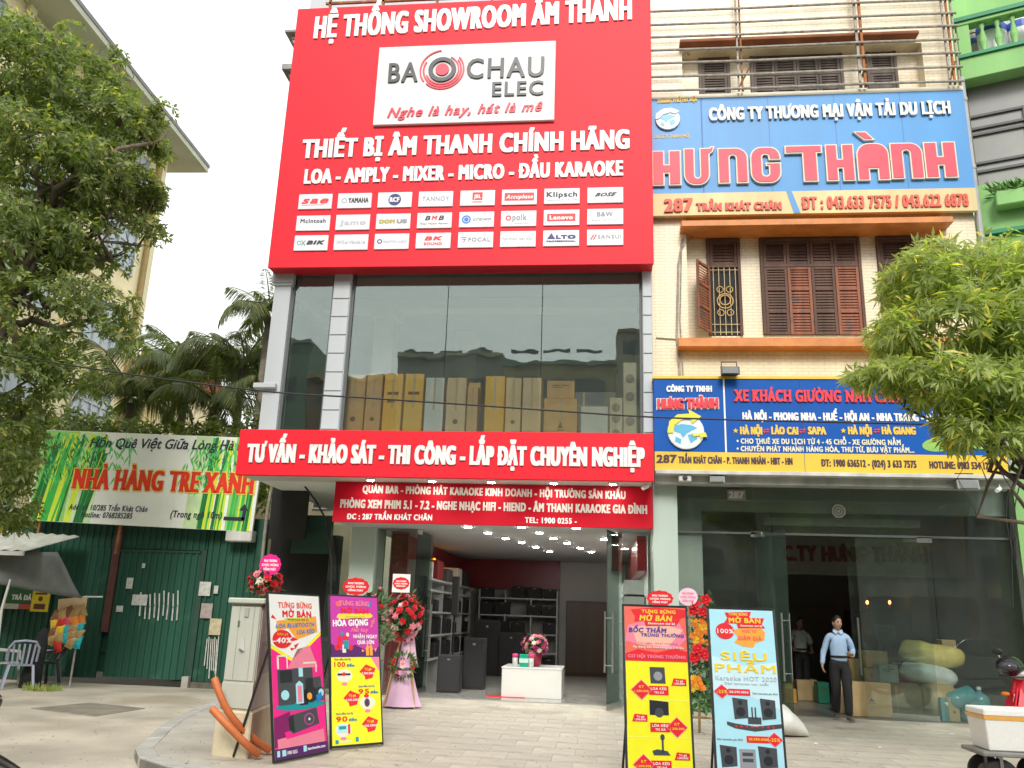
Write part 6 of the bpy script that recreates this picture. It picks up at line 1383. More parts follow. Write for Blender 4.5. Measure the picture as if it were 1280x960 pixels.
obj('board', MB().box(x0, x1, Yg2, Yg2 + .02, z0 + .12, z1_), M('tea sign green', (.015, .12, .05), .5), t); obj('board_strip', MB().box(x0, (x0 + x1) / 2, Yg2 - .002, Yg2 + .02, z0, z0 + .11), DW, t); obj('board_strip', MB().box((x0 + x1) / 2 + .002, x1, Yg2 - .002, Yg2 + .02, z0, z0 + .11), M('strip red', (.5, .08, .07), .5), t)
ptext(t, Yg2, 'TRÀ ĐÁ', (14, 749.5), (39, 750.5), 6.5, WHT, ext=.004, bw=.012, bh=.006)
t = thing('yellow_sign', 'small yellow advertising card beside the tea sign', 'sign', V3(51, 765, Yg2)); x0, z1_ = W(43, 737, Yg2); x1, z0 = W(60, 765, Yg2)
obj('card', MB().box(x0, x1, Yg2 - .03, Yg2 - .01, z0, z1_), M('bright yellow card', (.78, .60, .02), .5), t); f = FR(Yg2 - .03); obj('print', MB().rect(f, x0 + .06, x1 - .06, z1_ - .1, z1_ - .06, 0, .003).disc(f, (x0 + x1) / 2, (z0 + z1_) / 2 + .04, .05, 0, .003).rect(f, x0 + .07, x1 - .07, z0 + .05, z0 + .16, 0, .003), M('dark brown print', (.12, .03, .02), .5), t)
# snack rack
YK = 16.7; RKK = thing('snack_rack', 'cardboard header holding hanging strings of snack bags beside the fence', 'rack', V3(88, 808, YK)); x0, z1_ = W(75, 744, YK); x1, z0 = W(106, 762, YK)
obj('header_card', MB().hexa([(x0, YK, z0 - .05), (x1, YK, z0), (x1, YK + .03, z0), (x0, YK + .03, z0 - .05), (x0 - .02, YK, z1_ - .08), (x1, YK, z1_), (x1, YK + .03, z1_), (x0 - .02, YK + .03, z1_ - .08)]), CARDP, RKK)
obj('pole', MB().bar((x0, YK + .06, z1_ - .12), (x1, YK + .06, z1_ - .03), .02, .02).tube([(x1 - .1, YK + .06, -.1), (x1 - .1, YK + .06, z1_)], .02, 8), PIPE, RKK)
BG = [M(n_, c_, .25, .2, 20) for n_, c_ in (('red foil', (.6, .04, .03)), ('orange foil', (.75, .25, .04)), ('pink foil', (.65, .10, .15)), ('tan foil', (.45, .30, .12)), ('teal foil', (.03, .45, .50)), ('yellow foil', (.80, .55, .05)), ('brown foil', (.25, .10, .05)))]
rr = random.Random(17); cn = ['red', 'orange', 'pink', 'tan', 'teal', 'yellow', 'brown']; rown = ['top', 'second', 'third', 'fourth', 'lowest']
for r_i in range(5):
    for c_i in range(5):
        px = 103 - c_i * 8.3 - r_i * 1.5; py = 764 + r_i * 9.6 + c_i * 1.6 + rr.uniform(-1.5, 1.5)
        if r_i == 4 and c_i in (2, 4): continue
        ci = rr.choice((0, 0, 1, 2, 3, 3, 6, 5)) if not (r_i >= 2 and c_i in (0, 2) and rr.random() < .8) else 4
        c = V3(px, py, YK - .05 - .02 * (c_i % 2)); m = MB(); a_ = rr.uniform(-.5, .5)
        def sc_(d): return 1
        zl_ = (-.125, -.11, -.08, -.03, .04, .09, .112, .125); m.add([(x_ * (.088 if abs(z_) > .1 else .078), s_ * .036 * max(.06, 1 - (z_ / .115) ** 2) * (1 - .6 * x_ * x_), z_ + .008 * x_) for z_ in zl_ for x_, s_ in ((-1, -1), (-.5, -1), (0, -1.1), (.5, -1), (1, -1), (1, 1), (0, 1.1), (-1, 1))], [(k * 8 + i, k * 8 + (i + 1) % 8, (k + 1) * 8 + (i + 1) % 8, (k + 1) * 8 + i) for k in range(7) for i in range(8)])
        ca, sa = math.cos(a_), math.sin(a_)
        m.v = [(c[0] + x * ca - z * sa, c[1] + y, c[2] + x * sa + z * ca) for x, y, z in m.v]
        single('snack_bag', m, BG[ci], '%s snack bag in the %s row of the rack, number %s from the right' % (cn[ci], rown[r_i], ['one', 'two', 'three', 'four', 'five'][c_i]), 'snack bag', 'snack bags on the rack')
# plastic chairs
PLW2 = M('dirty white plastic', (.50, .50, .47), .5, .2, 4); PLB = M('bluish grey plastic', (.30, .33, .42), .5, .2, 4)
def pchair(x, y, rz, mat, label):
    t = thing('plastic_chair', label, 'chair', (0, 0, 0), 'plastic chairs by the tea stall')
    m = MB(); m.box(-.22, .22, -.22, .22, .41, .44); obj('seat', m, mat, t, bev=.012)
    b = MB(); 
    for i in range(5): b.bar((-.16 + .08 * i, .22, .44), (-.18 + .09 * i, .34, .82), .035, .012)
    b.tube([(-.24, .2, .5), (-.25, .33, .75), (-.18, .36, .86), (0, .37, .88), (.18, .36, .86), (.25, .33, .75), (.24, .2, .5)], .022, 6); obj('backrest', b, mat, t)
    for sx_ in (-1, 1):
        obj('armrest', MB().tube([(sx_ * .25, .3, .68), (sx_ * .27, .05, .66), (sx_ * .26, -.2, .64), (sx_ * .25, -.22, .5)], .02, 6), mat, t)
        for sy_ in (-1, 1): obj('leg', MB().bar((sx_ * .2, sy_ * .2, .42), (sx_ * .26, sy_ * .27, 0), .045, .045), mat, t)
    t.location = (x, y, -.1); t.rotation_euler = (0, 0, rz)
c1 = G(16, 856, -.1); c2 = G(42, 858, -.1); c3 = G(64, 855, -.1)
pchair(c1[0], c1[1] - .3, 2.2, PLW2, 'dirty white plastic armchair nearest the left edge'); pchair(c2[0], c2[1] - .5, -2.5, PLB, 'bluish grey plastic armchair beside the white one'); pchair(c3[0], c3[1] - .4, -.5, M('black plastic', (.02, .02, .02), .5), 'black plastic chair in front of the fence beside the snack rack')
pchair(c3[0] - .1, c3[1] - .1, -1.1, PLB, 'bluish plastic chair pushed behind the black one')
x, y = c3[0] + .15, c3[1] - .9
t = thing('folded_umbrella_bundle', 'bundle of black folded cloth leaning by the black chair', 'bundle', (x, y, -.1)); o = obj('cloth', MB().tube([(x, y, -.1), (x + .02, y, .3), (x + .05, y + .03, .7), (x + .08, y + .05, 1.0)], [.2, .17, .14, .05], 9), M('black cloth', (.015, .015, .018), .9, .3, 8, .3), t, smooth=True)
# tuft of grass growing in the lane
gx_t, gy_t = G(52, 863, -.1); rr = random.Random(3); V_ = []
for _ in range(420):
    a_, r_ = rr.uniform(0, 6.28), rr.random() ** .5; p = np.array([gx_t + math.cos(a_) * r_ * .38, gy_t + math.sin(a_) * r_ * .25, -.1]); e = np.array([rr.gauss(0, .5), rr.gauss(0, .5), 1.]); e = e / np.linalg.norm(e) * rr.uniform(.05, .16); w_ = np.array([rr.gauss(0, 1), rr.gauss(0, 1), 0]) * .006; V_.append([p - w_, p + w_, p + e + w_ * .2, p + e - w_ * .2])
quads('grass_tuft', np.array(V_), LFR, kind='stuff')
# ================================================================ STREET SIDE THINGS
# ---- electrical cabinet
A0, B0, C0 = G(263, 944), G(309, 949), G(339, 930)
A0, B0, C0 = Vector((*A0, 0)), Vector((*B0, 0)), Vector((*C0, 0)); D0 = A0 + C0 - B0; u1_ = (B0 - A0).normalized(); u2_ = (D0 - A0).normalized(); Lw, Ld = (B0 - A0).length, (C0 - B0).length
FC = Frame(A0, u1_, (0, 0, 1)); CAB = M('pale grey green cabinet paint', (.55, .57, .49), .5, .16, 3, .05, streak=True); CBP = M('cream painted plinth', (.68, .60, .42), .8, .22, 3, .3)
zc_ = W(325, 748, B0.y)[1]; zp_ = W(310, 890, B0.y)[1]; zmid = W(310, 855, B0.y)[1]
CBN = thing('electrical_cabinet', 'tall pale grey street electrical cabinet on a cream plinth by the kerb', 'cabinet', tuple(A0))
def cb(m, u0, u1, v0, v1, w0, w1):      # u along the front, w inwards
    return m.hexa([A0 + u1_ * u + u2_ * w + Vector((0, 0, v)) for v in (v0, v1) for u, w in ((u0, w0), (u1, w0), (u1, w1), (u0, w1))])
obj('plinth', cb(MB(), 0, Lw, -.02, zp_, 0, Ld), CBP, CBN, bev=.02)
obj('body', cb(MB(), .04, Lw - .03, zp_, zc_ - .04, .04, Ld - .04), CAB, CBN, bev=.008)
obj('cap', cb(MB(), .0, Lw + .02, zc_ - .06, zc_, -.02, Ld), CAB, CBN, bev=.012)
for u0, u1 in ((.05, Lw * .34), (Lw * .345, Lw * .75), (Lw * .755, Lw - .045)):
    obj('door_panel', cb(MB(), u0, u1, zmid + .02, zc_ - .09, .026, .04), CAB, CBN, bev=.005)
obj('base_panel', cb(MB(), .035, Lw - .03, zp_ + .02, zmid, .024, .04), CAB, CBN, bev=.005)
obj('side_panel', cb(MB(), Lw - .032, Lw - .018, zmid + .02, zc_ - .09, .07, Ld - .07), CAB, CBN, bev=.004)
obj('lock', cb(MB(), Lw * .48, Lw * .6, zc_ - .2, zc_ - .1, .012, .03), M('grey lock plate', (.45, .46, .42), .4, .1, 5), CBN, bev=.004); obj('hinge', cb(MB(), Lw * .35 - .012, Lw * .35 + .012, zc_ - .3, zc_ - .24, .016, .03), STEEL, CBN)
for i, (v0, v1, w0, w1, mt, lb) in enumerate(((1.22, 1.42, .12, Ld - .1, POS, 'white flyer on the upper side of the cabinet'), (.82, 1.16, .14, Ld - .08, M('printed flyer', (.48, .48, .47), .8, .4, 25), 'grey printed flyer low on the side of the cabinet'), (1.45, 1.54, .1, .22, POS, 'small sticker near the top of the cabinet side'))):
    t = single('flyer', cb(MB(), Lw - .018, Lw - .012, v0, v1, w0, w1), mt, lb, 'flyer', 'flyers on the cabinet')
m = MB(); p_ = lambda u, v, w: A0 + u1_ * u + u2_ * w + Vector((0, 0, v)); m.add([p_(Lw * .42, 1.07, .02), p_(Lw * .6, 1.05, .02), p_(Lw * .53, 1.22, .015), p_(Lw * .5, 1.09, -.05)], [(0, 3, 2), (3, 1, 2), (0, 1, 3), (0, 2, 1)])
single('paper_scrap', m, M('clean white paper', (.75, .75, .73), .7, .05, 5), 'folded white paper scrap stuck on the cabinet front', 'paper')
# ---- orange corrugated pipes
ORP = M('orange corrugated pipe', (.62, .17, .05), .55, .12, 5)
def cpipe(P, label):
    P = [Vector(p) for p in P]; out = []; L = 0
    for a_, b_ in zip(P, P[1:]):
        n = max(2, int((b_ - a_).length / .012)); out += [a_.lerp(b_, i / n) for i in range(n)]
    out.append(P[-1]); r = [.036 + (.004 if (i // 1) % 2 else 0) for i in range(len(out))]
    t = MB(); t.tube(out, r, 12); o = single('corrugated_pipe', t, ORP, label, 'pipe', 'orange pipes leaning on the cabinet', smooth=True); return o
e1 = Vector((*G(336, 944), .05)); e2 = Vector((*G(326, 948), .05))
def pp(*a): return Vector(V3(*a))
def bez(P, n=10):
    P = [Vector(p) for p in P]; return [P[0] * (1 - t) ** 3 + P[1] * 3 * t * (1 - t) ** 2 + P[2] * 3 * t * t * (1 - t) + P[3] * t ** 3 for t in [i / n for i in range(n + 1)]]
cpipe(bez([pp(268, 848, 9.05), pp(277, 875, 9.0), pp(284, 905, 9.0), e1]), 'orange corrugated pipe reaching higher up the cabinet side'); cpipe(bez([pp(265, 886, 8.93), pp(280, 902, 8.88), pp(300, 925, 8.9), e2 + Vector((0, -.08, 0))]), 'lower orange corrugated pipe crossing under the higher one')
# ---- X-frame banners
class Ban: pass
def banner(TL, TR, BL, BR, yl, yr, lean, label, w_fix=None):
    b = Ban(); pbl, pbr = Vector(V3(*BL, yl)), Vector(V3(*BR, yr)); ptl, ptr = Vector(V3(*TL, yl + lean)), Vector(V3(*TR, yr + lean))
    ux = ((pbr - pbl) + (ptr - ptl)); ux.z = 0; ux.normalize(); c0 = (pbl + pbr) / 2; c1 = (ptl + ptr) / 2; up = (c1 - c0); up -= ux * up.dot(ux); h = up.length; up.normalize()
    b.w = ((pbr - pbl).length + (ptr - ptl).length) / 2; b.h = h; b.f = Frame(c0 - ux * b.w / 2, ux, up)
    b.t = thing('banner_stand', label, 'banner', (c0.x, c0.y, 0), 'roll-up promotion banners on the pavement'); f = b.f
    m = MB(); q_ = .018
    for u in (-.012, b.w + .012): m.bar(f.pt(u, -c0.z / up.z + .02, -.012), f.pt(u, h + .01, -.012), .022, .022)
    m.bar(f.pt(-.02, h + .012, -.012), f.pt(b.w + .02, h + .012, -.012), .022, .022); m.bar(f.pt(-.02, -.012, -.012), f.pt(b.w + .02, -.012, -.012), .022, .022)
    obj('frame', m, BLK, b.t); n0 = f.n
    foot = f.pt(b.w * .5, 0, 0) - n0 * .62; m = MB()
    for u in (.06, b.w - .06):
        e_ = f.pt(u, 0, 0) - Vector((n0.x, n0.y, 0)) * .62; m.bar(f.pt(u, h * .72, -.03), Vector((e_.x, e_.y, .012)), .02, .02)
    obj('rear_leg', m, BLK, b.t)
    b.fb = [f.pt(0, 0, 0)]
    return b
def bp(b, pts, mat, lay, name='print'):      # polygon in banner fractions, v down from the top
    m = MB()
    for P in (pts if isinstance(pts[0][0], (tuple, list)) else [pts]): m.plate(b.f, [(u * b.w, (1 - v) * b.h) for u, v in P], 0, .0012 * lay)
    return obj(name, m, mat, b.t)
def R_(u0, v0, u1, v1): return [(u0, v0), (u1, v0), (u1, v1), (u0, v1)]
def E_(cu, cv, ru, rv, n=22): return [(cu + ru * math.cos(2 * math.pi * i / n), cv + rv * math.sin(2 * math.pi * i / n)) for i in range(n)]
def D_(cu, cv, ru, rv): return [(cu - ru, cv), (cu, cv - rv), (cu + ru, cv), (cu, cv + rv)]
def btx(b, s, u0, u1, v, cap, mat, lay=6, bw=.003, bh=.0015, tilt=0, **k):
    return text(b.t, b.f, s, (u0 * b.w, (1 - v) * b.h), (u1 * b.w, (1 - v + tilt) * b.h), cap * b.h, mat, d=0, ext=.0012 * lay, bw=bw, bh=bh, **k)
def pm_(n_, c, **k): return M('print ' + n_, c, .42, .05, 6, spec=.3, **k)
pW, pR, pY, pPk, pMg, pPu, pOr, pBl, pBk, pGn, pCr, pTe, pDP, pLb, pGr, pGo = (pm_('white', (.80, .80, .78)), pm_('red', (.72, .02, .03)), pm_('yellow', (.84, .80, .02)), pm_('hot pink', (.85, .02, .25)), pm_('magenta', (.52, .04, .34)),
   pm_('deep purple', (.09, .015, .13)), pm_('orange', (.84, .36, .05)), pm_('blue', (.02, .20, .55)), pm_('black', (.02, .022, .028)), pm_('lime', (.45, .66, .05)), pm_('cream', (.78, .72, .56)), pm_('teal', (.01, .28, .34)), pm_('plum', (.22, .01, .12)), pm_('pale blue', (.40, .72, .82)), pm_('mid grey', (.28, .29, .32)), pm_('gold', (.84, .60, .05)))
pSal = pm_('salmon', (.80, .14, .10)); pPink2 = pm_('light pink', (.80, .22, .32)); pDg = pm_('dark grey', (.06, .065, .075))
# banner with white top and pink lower part
g1, g1r = G(344, 956), G(409, 943)
b = banner((341, 745), (404, 744), (345, 951), (408.5, 938), g1[1], g1r[1], .18, 'white and hot pink promotion banner with the -40% disc, leftmost by the cabinet')
bp(b, R_(0, 0, 1, 1), pPk, 0.6, 'banner_sheet'); bp(b, [(0, 0), (1, 0), (1, .26), (.42, .435), (0, .34)], pY, 1); bp(b, [(0, 0), (1, 0), (1, .235), (.42, .41), (0, .315)], pW, 2)
bp(b, [(.12, .17), (.92, .135), (.93, .24), (.5, .29), (.34, .215), (.12, .235)], pOr, 3)
btx(b, 'TƯNG BỪNG', .16, .84, .085, .036, pSal, bw=.006, bh=.002); btx(b, 'MỞ BÁN', .24, .82, .145, .042, pR, bw=.008, bh=.003); bp(b, [(.28, .153), (.78, .143), (.8, .165), (.3, .175)], pGn, 4); btx(b, 'Showroom thứ 25', .33, .75, .166, .014, pR, lay=7, bw=.001, bh=.0)
btx(b, 'LOA BLUETOOTH', .10, .88, .215, .026, pBl, sh=.3, tilt=.012); btx(b, 'LOA KÉO', .5, .87, .255, .026, pBl, sh=.3, tilt=.008)
bp(b, E_(.22, .285, .19, .058), pR, 4); btx(b, '-40%', .04, .40, .31, .034, pW, lay=7, bw=.006, bh=.002, sh=.15); btx(b, 'Giảm giá', .12, .33, .262, .016, pOr, lay=7, bw=.001)
bp(b, [[(.42, .27), (.52, .29), (.40, .30)], [(.44, .325), (.54, .31), (.46, .35)], [(.05, .13), (.12, .16), (.02, .15)], [(.36, .34), (.46, .345), (.38, .36)]], pR, 4)
bp(b, [[(.5, .35), (.75, .33), (.9, .47), (.3, .47)]], pPink2, 2); bp(b, E_(.52, .70, .48, .028), pTe, 3)
bp(b, [R_(.10, .385, .13, .47), R_(.10, .385, .28, .395), R_(.28, .39, .30, .47), R_(.85, .44, .87, .5), R_(.6, .435, .87, .445)], pCr, 3)
bp(b, [R_(.10, .475, .40, .69), R_(.40, .47, .78, .68), [(.62, .54), (.94, .53), (.95, .62), (.62, .61)], R_(.84, .60, .98, .68)], pDg, 4); bp(b, [E_(.72, .64, .14, .05), R_(.14, .48, .37, .555), [(.50, .62), (.66, .60), (.66, .7), (.5, .7)]], pBk, 5)
bp(b, [E_(.22, .63, .075, .03), R_(.50, .47, .58, .525), E_(.93, .635, .05, .025), [(.43, .57), (.50, .55), (.57, .57), (.57, .69), (.43, .69)]], pLb, 6); bp(b, [(.82, .65), (.93, .63), (.95, .67), (.84, .69)], pBl, 7); bp(b, [E_(.69, .65, .05, .022)], pOr, 7); bp(b, [(.46, .58), (.54, .58), (.54, .68), (.46, .68)], pPink2, 7)
bp(b, [(0, .76), (.3, .73), (.3, .92), (0, .93)], pDP, 2); bp(b, [(.05, .885), (.94, .85), (.96, .95), (.06, .97)], pPink2, 3); bp(b, [(.18, .85), (.9, .81), (.94, .86), (.22, .89)], pPk, 4)
bp(b, [(.30, .755), (.82, .725), (.86, .825), (.34, .865), (.27, .84)], pDg, 5); bp(b, [(.27, .77), (.35, .75), (.38, .86), (.28, .84)], pBk, 6); bp(b, E_(.66, .79, .10, .037), pMg, 6); bp(b, E_(.66, .79, .082, .030), pDg, 7); bp(b, E_(.66, .79, .02, .008), pW, 8)
bp(b, R_(0, .94, 1, 1), pPu, 5); bp(b, [R_(.03, .95, .08, .985), R_(.12, .95, .19, .985), R_(.52, .945, .58, .98)], pLb, 6); btx(b, '1900 0255', .21, .40, .98, .02, pW, lay=7, bw=.001); btx(b, 'baochauelec.com', .60, .95, .975, .018, pW, lay=7, bw=.001)
# purple and yellow banner
g2, g2r = G(414, 938), G(479, 932)
b = banner((409, 744), (467, 748), (415, 934), (478, 926), 9.95, 10.45, .18, 'purple over yellow promotion banner with red price tags, second from the cabinet')
bp(b, R_(0, 0, 1, .425), pMg, 1, 'banner_sheet'); bp(b, R_(0, .42, 1, 1), pY, .6, 'banner_sheet'); bp(b, [(0, .33), (.2, .38), (.5, .34), (.8, .39), (1, .35), (1, .425), (0, .425)], pPu, 2)
btx(b, 'TƯNG BỪNG', .18, .82, .065, .034, pPink2, bw=.006, bh=.002); btx(b, 'MỞ BÁN', .22, .80, .12, .038, pR, bw=.008, bh=.003); bp(b, [(.16, .125), (.84, .115), (.9, .135), (.82, .15), (.2, .16), (.12, .15)], pGo, 3); btx(b, 'Showroom thứ 25', .3, .72, .148, .016, pGn, lay=6, bw=.001)
bp(b, [(.38, .155), (.66, .15), (.52, .185)], pDP, 3); btx(b, 'HÒA GIỌNG', .04, .78, .215, .045, pW, bw=.008, bh=.003, tilt=.012); btx(b, 'Hát hay', .42, .78, .25, .03, pPink2, sh=.3); btx(b, 'NHẬN NGAY', .46, .97, .295, .026, pW, bw=.003); btx(b, 'QUÀ LỚN', .54, .90, .335, .026, pW, bw=.004)
bp(b, [E_(.17, .055, .06, .02), E_(.9, .18, .02, .012), E_(.84, .21, .02, .01)], pSal, 4); bp(b, [E_(.81, .05, .055, .02)], pBl, 4); bp(b, [R_(.91, .15, .925, .185), R_(.86, .17, .875, .21), R_(.86, .165, .93, .175)], pPink2, 4)
bp(b, [E_(.18, .30, .05, .02), E_(.3, .295, .05, .02), R_(.13, .315, .22, .36), E_(.12, .36, .05, .02), E_(.4, .36, .05, .02)], pR, 4); bp(b, [R_(.26, .31, .36, .37), E_(.22, .265, .03, .014)], pTe, 5); bp(b, [E_(.34, .27, .03, .014), R_(.23, .34, .3, .395)], pCr, 5); bp(b, [R_(.72, .36, .86, .415), [(.75, .33), (.79, .36), (.73, .36)], [(.83, .33), (.86, .36), (.79, .36)], [(.64, .37), (.69, .385), (.63, .39)], [(.9, .37), (.96, .36), (.92, .39)]], pOr, 5); bp(b, R_(.78, .36, .80, .415), pR, 6)
bp(b, [(.82, .425), (1, .425), (1, .53)], pPink2, 2)
for n_, (cu, cv, s_) in enumerate(((.18, .44, '100'), (.66, .625, '95'), (.20, .80, '90'))):
    btx(b, 'Quét điểm tích lũy', cu - .12, cu + .22, cv + .005, .012, pGr, bw=.0005, bh=0); btx(b, s_, cu - .12, cu + .10, cv + .05, .032, pR, bw=.003); btx(b, 'điểm', cu + .13, cu + .29, cv + .05, .018, pBl, bw=.002)
    eu, ev = (.26, .55) if n_ == 0 else ((.72, .735) if n_ == 1 else (.22, .905)); bp(b, E_(eu, ev, .16, .045), pCr, 3); bp(b, E_(eu, ev + .055, .06, .010), pPink2, 3)
bp(b, [(.12, .535), (.38, .535), (.38, .548), (.12, .548)], pBk, 5); bp(b, E_(.25, .54, .04, .012), pR, 6); bp(b, E_(.71, .735, .055, .028), pDg, 5); bp(b, E_(.71, .735, .028, .014), pPu, 6); bp(b, E_(.70, .69, .05, .012), pR, 6); bp(b, [R_(.10, .87, .30, .92)], pLb, 5); bp(b, R_(.31, .87, .35, .93), pR, 6); bp(b, R_(.13, .88, .27, .90), pTe, 6)
for cu, cv, s_ in ((.74, .525, '3.000.000đ'), (.40, .70, '2.000.000đ'), (.76, .875, '500.000đ')):
    bp(b, [(cu - .17, cv), (cu - .03, cv - .05), (cu + .17, cv - .02), (cu + .10, cv + .045), (cu - .05, cv + .055), (cu - .06, cv + .03)], pR, 3); btx(b, 'Trị giá', cu - .06, cu + .08, cv - .008, .016, pY, lay=5, bw=.001); btx(b, s_, cu - .12, cu + .13, cv + .02, .015, pW, lay=5, bw=.001)
bp(b, [R_(.06, .965, .12, .99), R_(.46, .955, .52, .985)], pTe, 3); btx(b, '1900 0255', .14, .36, .985, .014, pW, lay=4, bw=.001)
# pink over yellow banner, nearer the camera
b = banner((788, 757.5), (863, 761), (785, 964), (867, 966), 8.45, 8.55, .18, 'pink over yellow prize draw banner left of the pale blue one')
bp(b, R_(0, 0, 1, .34), pSal, 1, 'banner_sheet'); bp(b, R_(0, .34, 1, 1), pY, .6, 'banner_sheet'); bp(b, [(.05, .12), (.4, .08), (.9, .1), (1, .2), (.8, .27), (.3, .25), (0, .22)], pPink2, 2); bp(b, [(0, .30), (.2, .27), (.5, .29), (.8, .26), (1, .28), (1, .345), (0, .345)], pR, 2); bp(b, [(.1, .02), (.5, .0), (1, .01), (1, .06), (.7, .09), (.2, .08)], pR, 2.4); bp(b, [(.1, .13), (.6, .11), (.95, .14), (.7, .25), (.2, .24)], pm_('peach', (.82, .45, .35)), 2.8)
btx(b, 'TƯNG BỪNG', .28, .84, .04, .022, pGo, bw=.003); bp(b, [(.18, .045), (.30, .035), (.80, .035), (.78, .085), (.92, .07), (.84, .115), (.34, .125), (.32, .09), (.16, .095)], pR, 4); btx(b, 'MỞ BÁN', .24, .78, .09, .036, pGo, lay=7, bw=.005, bh=.002, sh=.15); btx(b, 'Showroom thứ 25', .38, .82, .112, .014, pW, lay=7, bw=.001)
btx(b, 'BỐC THĂM', .06, .68, .165, .030, pm_('violet', (.10, .05, .30)), bw=.006, bh=.002, sh=.15); btx(b, 'TRÚNG THƯỞNG', .26, .96, .19, .020, MT['print violet'], bw=.003, sh=.15)
btx(b, 'Áp dụng khi mua hàng từ 1 triệu', .12, .94, .262, .013, pW, bw=.001, bh=0); btx(b, 'Từ ngày khai trương', .2, .85, .235, .01, pPink2, bw=.001, bh=0); btx(b, 'CƠ HỘI TRÚNG THƯỞNG', .04, .97, .325, .020, pPink2, bw=.004)
for k, (v0, rt) in enumerate(((.38, 0), (.60, 1), (.82, 0))):
    if k < 2: bp(b, [(.38, v0), (.62, v0), (.63, v0 + .1), (.39, v0 + .1)] if k == 0 else [(.36, v0 - .02), (.66, v0 - .01), (.66, v0 + .07), (.36, v0 + .07)], pDg if k == 0 else pBk, 3); bp(b, E_(.51, v0 + .055, .07, .028), pGr if k == 0 else pDg, 4)
    else: bp(b, [R_(.53, v0 - .01, .56, v0 + .07), E_(.545, v0 - .02, .035, .018)], pDg, 3); bp(b, [(.38, v0 + .06), (.46, v0 + .05), (.62, v0 + .06), (.66, v0 + .085), (.40, v0 + .085)], pDg, 3)
    v1_ = v0 + .11; bp(b, R_(.36, v1_ + .005, .67, v1_ + .06), pR, 3); btx(b, 'LOA KÉO', .39, .64, v1_ + .03, .016, pW, lay=5, bw=.001); btx(b, 'TRỊ GIÁ', .44, .6, v1_ + .052, .013, pW, lay=5, bw=.001)
    cu = .24 if not rt else .78; bp(b, D_(cu, v1_ + .03, .17, .062), pPink2, 4); bp(b, D_(cu, v1_ + .03, .155, .056), pR, 5); btx(b, 'KT', cu - .04, cu + .04, v1_ + .02, .016, pGo, lay=7, bw=.001); btx(b, '1.200.000', cu - .11, cu + .11, v1_ + .045, .013, pGo, lay=7, bw=.001)
    tu = .72 if not rt else .08; bp(b, [(tu, v1_ - .0), (tu + .04, v1_ - .045), (tu + .24, v1_ - .04), (tu + .24, v1_ + .0)], pR, 4); btx(b, 'Trị giá', tu + .07, tu + .19, v1_ - .022, .012, pW, lay=6, bw=.001); btx(b, '1.590.000đ', tu + .04, tu + .21, v1_ - .006, .011, pW, lay=6, bw=.001)
    if k < 2: bp(b, R_(0, v0 + .2, 1, v0 + .203), pm_('pale yellow line', (.84, .82, .25)), 1.5)
# pale blue banner
b = banner((888, 760), (963, 765), (895, 966), (984, 968), 8.45, 8.5, .18, 'pale blue promotion banner with gold SIÊU PHẨM lettering right of the yellow one')
bp(b, R_(0, 0, 1, 1), pLb, 1, 'banner_sheet'); bp(b, [(0, .30), (.5, .36), (1, .33), (1, .62), (.6, .55), (0, .52)], pm_('paler blue', (.56, .78, .84)), 1.8)
bp(b, [(.24, .02), (.66, .01), (.63, .05), (.86, .05), (.82, .09), (.87, .115), (.44, .12), (.42, .09), (.22, .09), (.28, .055)], pR, 3); btx(b, 'TƯNG BỪNG', .30, .60, .038, .018, pGo, lay=6, bw=.002); btx(b, 'MỞ BÁN', .30, .80, .085, .032, pGo, lay=6, bw=.005, bh=.002); btx(b, 'Showroom thứ 25', .48, .82, .108, .012, pW, lay=6, bw=.001)
bp(b, [(.34, .13), (.5, .12), (.8, .115), (.86, .14), (.84, .19), (.7, .21), (.66, .24), (.5, .235), (.36, .21), (.44, .18)], pOr, 3); bp(b, E_(.23, .14, .145, .052), pR, 5); btx(b, '100%', .11, .37, .155, .028, pW, lay=7, bw=.002); btx(b, 'MỨC TỪ', .5, .72, .145, .016, pSal, lay=6, bw=.001); btx(b, 'GIẢM GIÁ', .42, .80, .195, .026, pSal, lay=6, bw=.004, bh=.001)
btx(b, 'SIÊU', .14, .86, .325, .052, pGo, bw=.006, bh=.003); btx(b, 'PHẨM', .04, .98, .40, .052, pGo, bw=.006, bh=.003); btx(b, 'Karaoke HOT 2020', .04, .98, .45, .028, pm_('silver', (.50, .52, .56)), bw=.001); btx(b, 'Dàn karaoke hay nhất', .18, .85, .475, .014, MT['print silver'], bw=.0005, bh=0)
for v0, rt in ((.52, 0), (.80, 1)):
    cu = .13 if not rt else .88; a0_, a1_ = (.22, .56) if not rt else (.46, .82)
    bp(b, R_(a0_, v0 - .018, a1_, v0 + .022), pR, 3); bp(b, D_(cu, v0, .13, .045), pPink2, 4); bp(b, D_(cu, v0, .115, .039), pR, 5); btx(b, '-25%', cu - .08, cu + .08, v0 + .011, .02, pGo, lay=7, bw=.001); btx(b, '20.590.000đ', a0_ + .03, a1_ - .03, v0 + .008, .014, pGo if rt else pW, lay=6, bw=.001); btx(b, 'Dàn karaoke gia đình', .6 if not rt else .02, .98 if not rt else .40, v0 + .01, .010, pGr, bw=.0005, bh=0)
for v0, xs_l in ((.555, ((.28, .51), (.70, .93))), (.84, ((.05, .30), (.62, .90)))):
    for a_, c_ in xs_l: bp(b, [(a_, v0), (c_, v0 + .01), (c_, v0 + .12), (a_ + .02, v0 + .13)], pDg, 4); bp(b, [E_((a_ + c_) / 2, v0 + .085, .07, .028), E_((a_ + c_) / 2, v0 + .03, .035, .014)], pBk, 5)
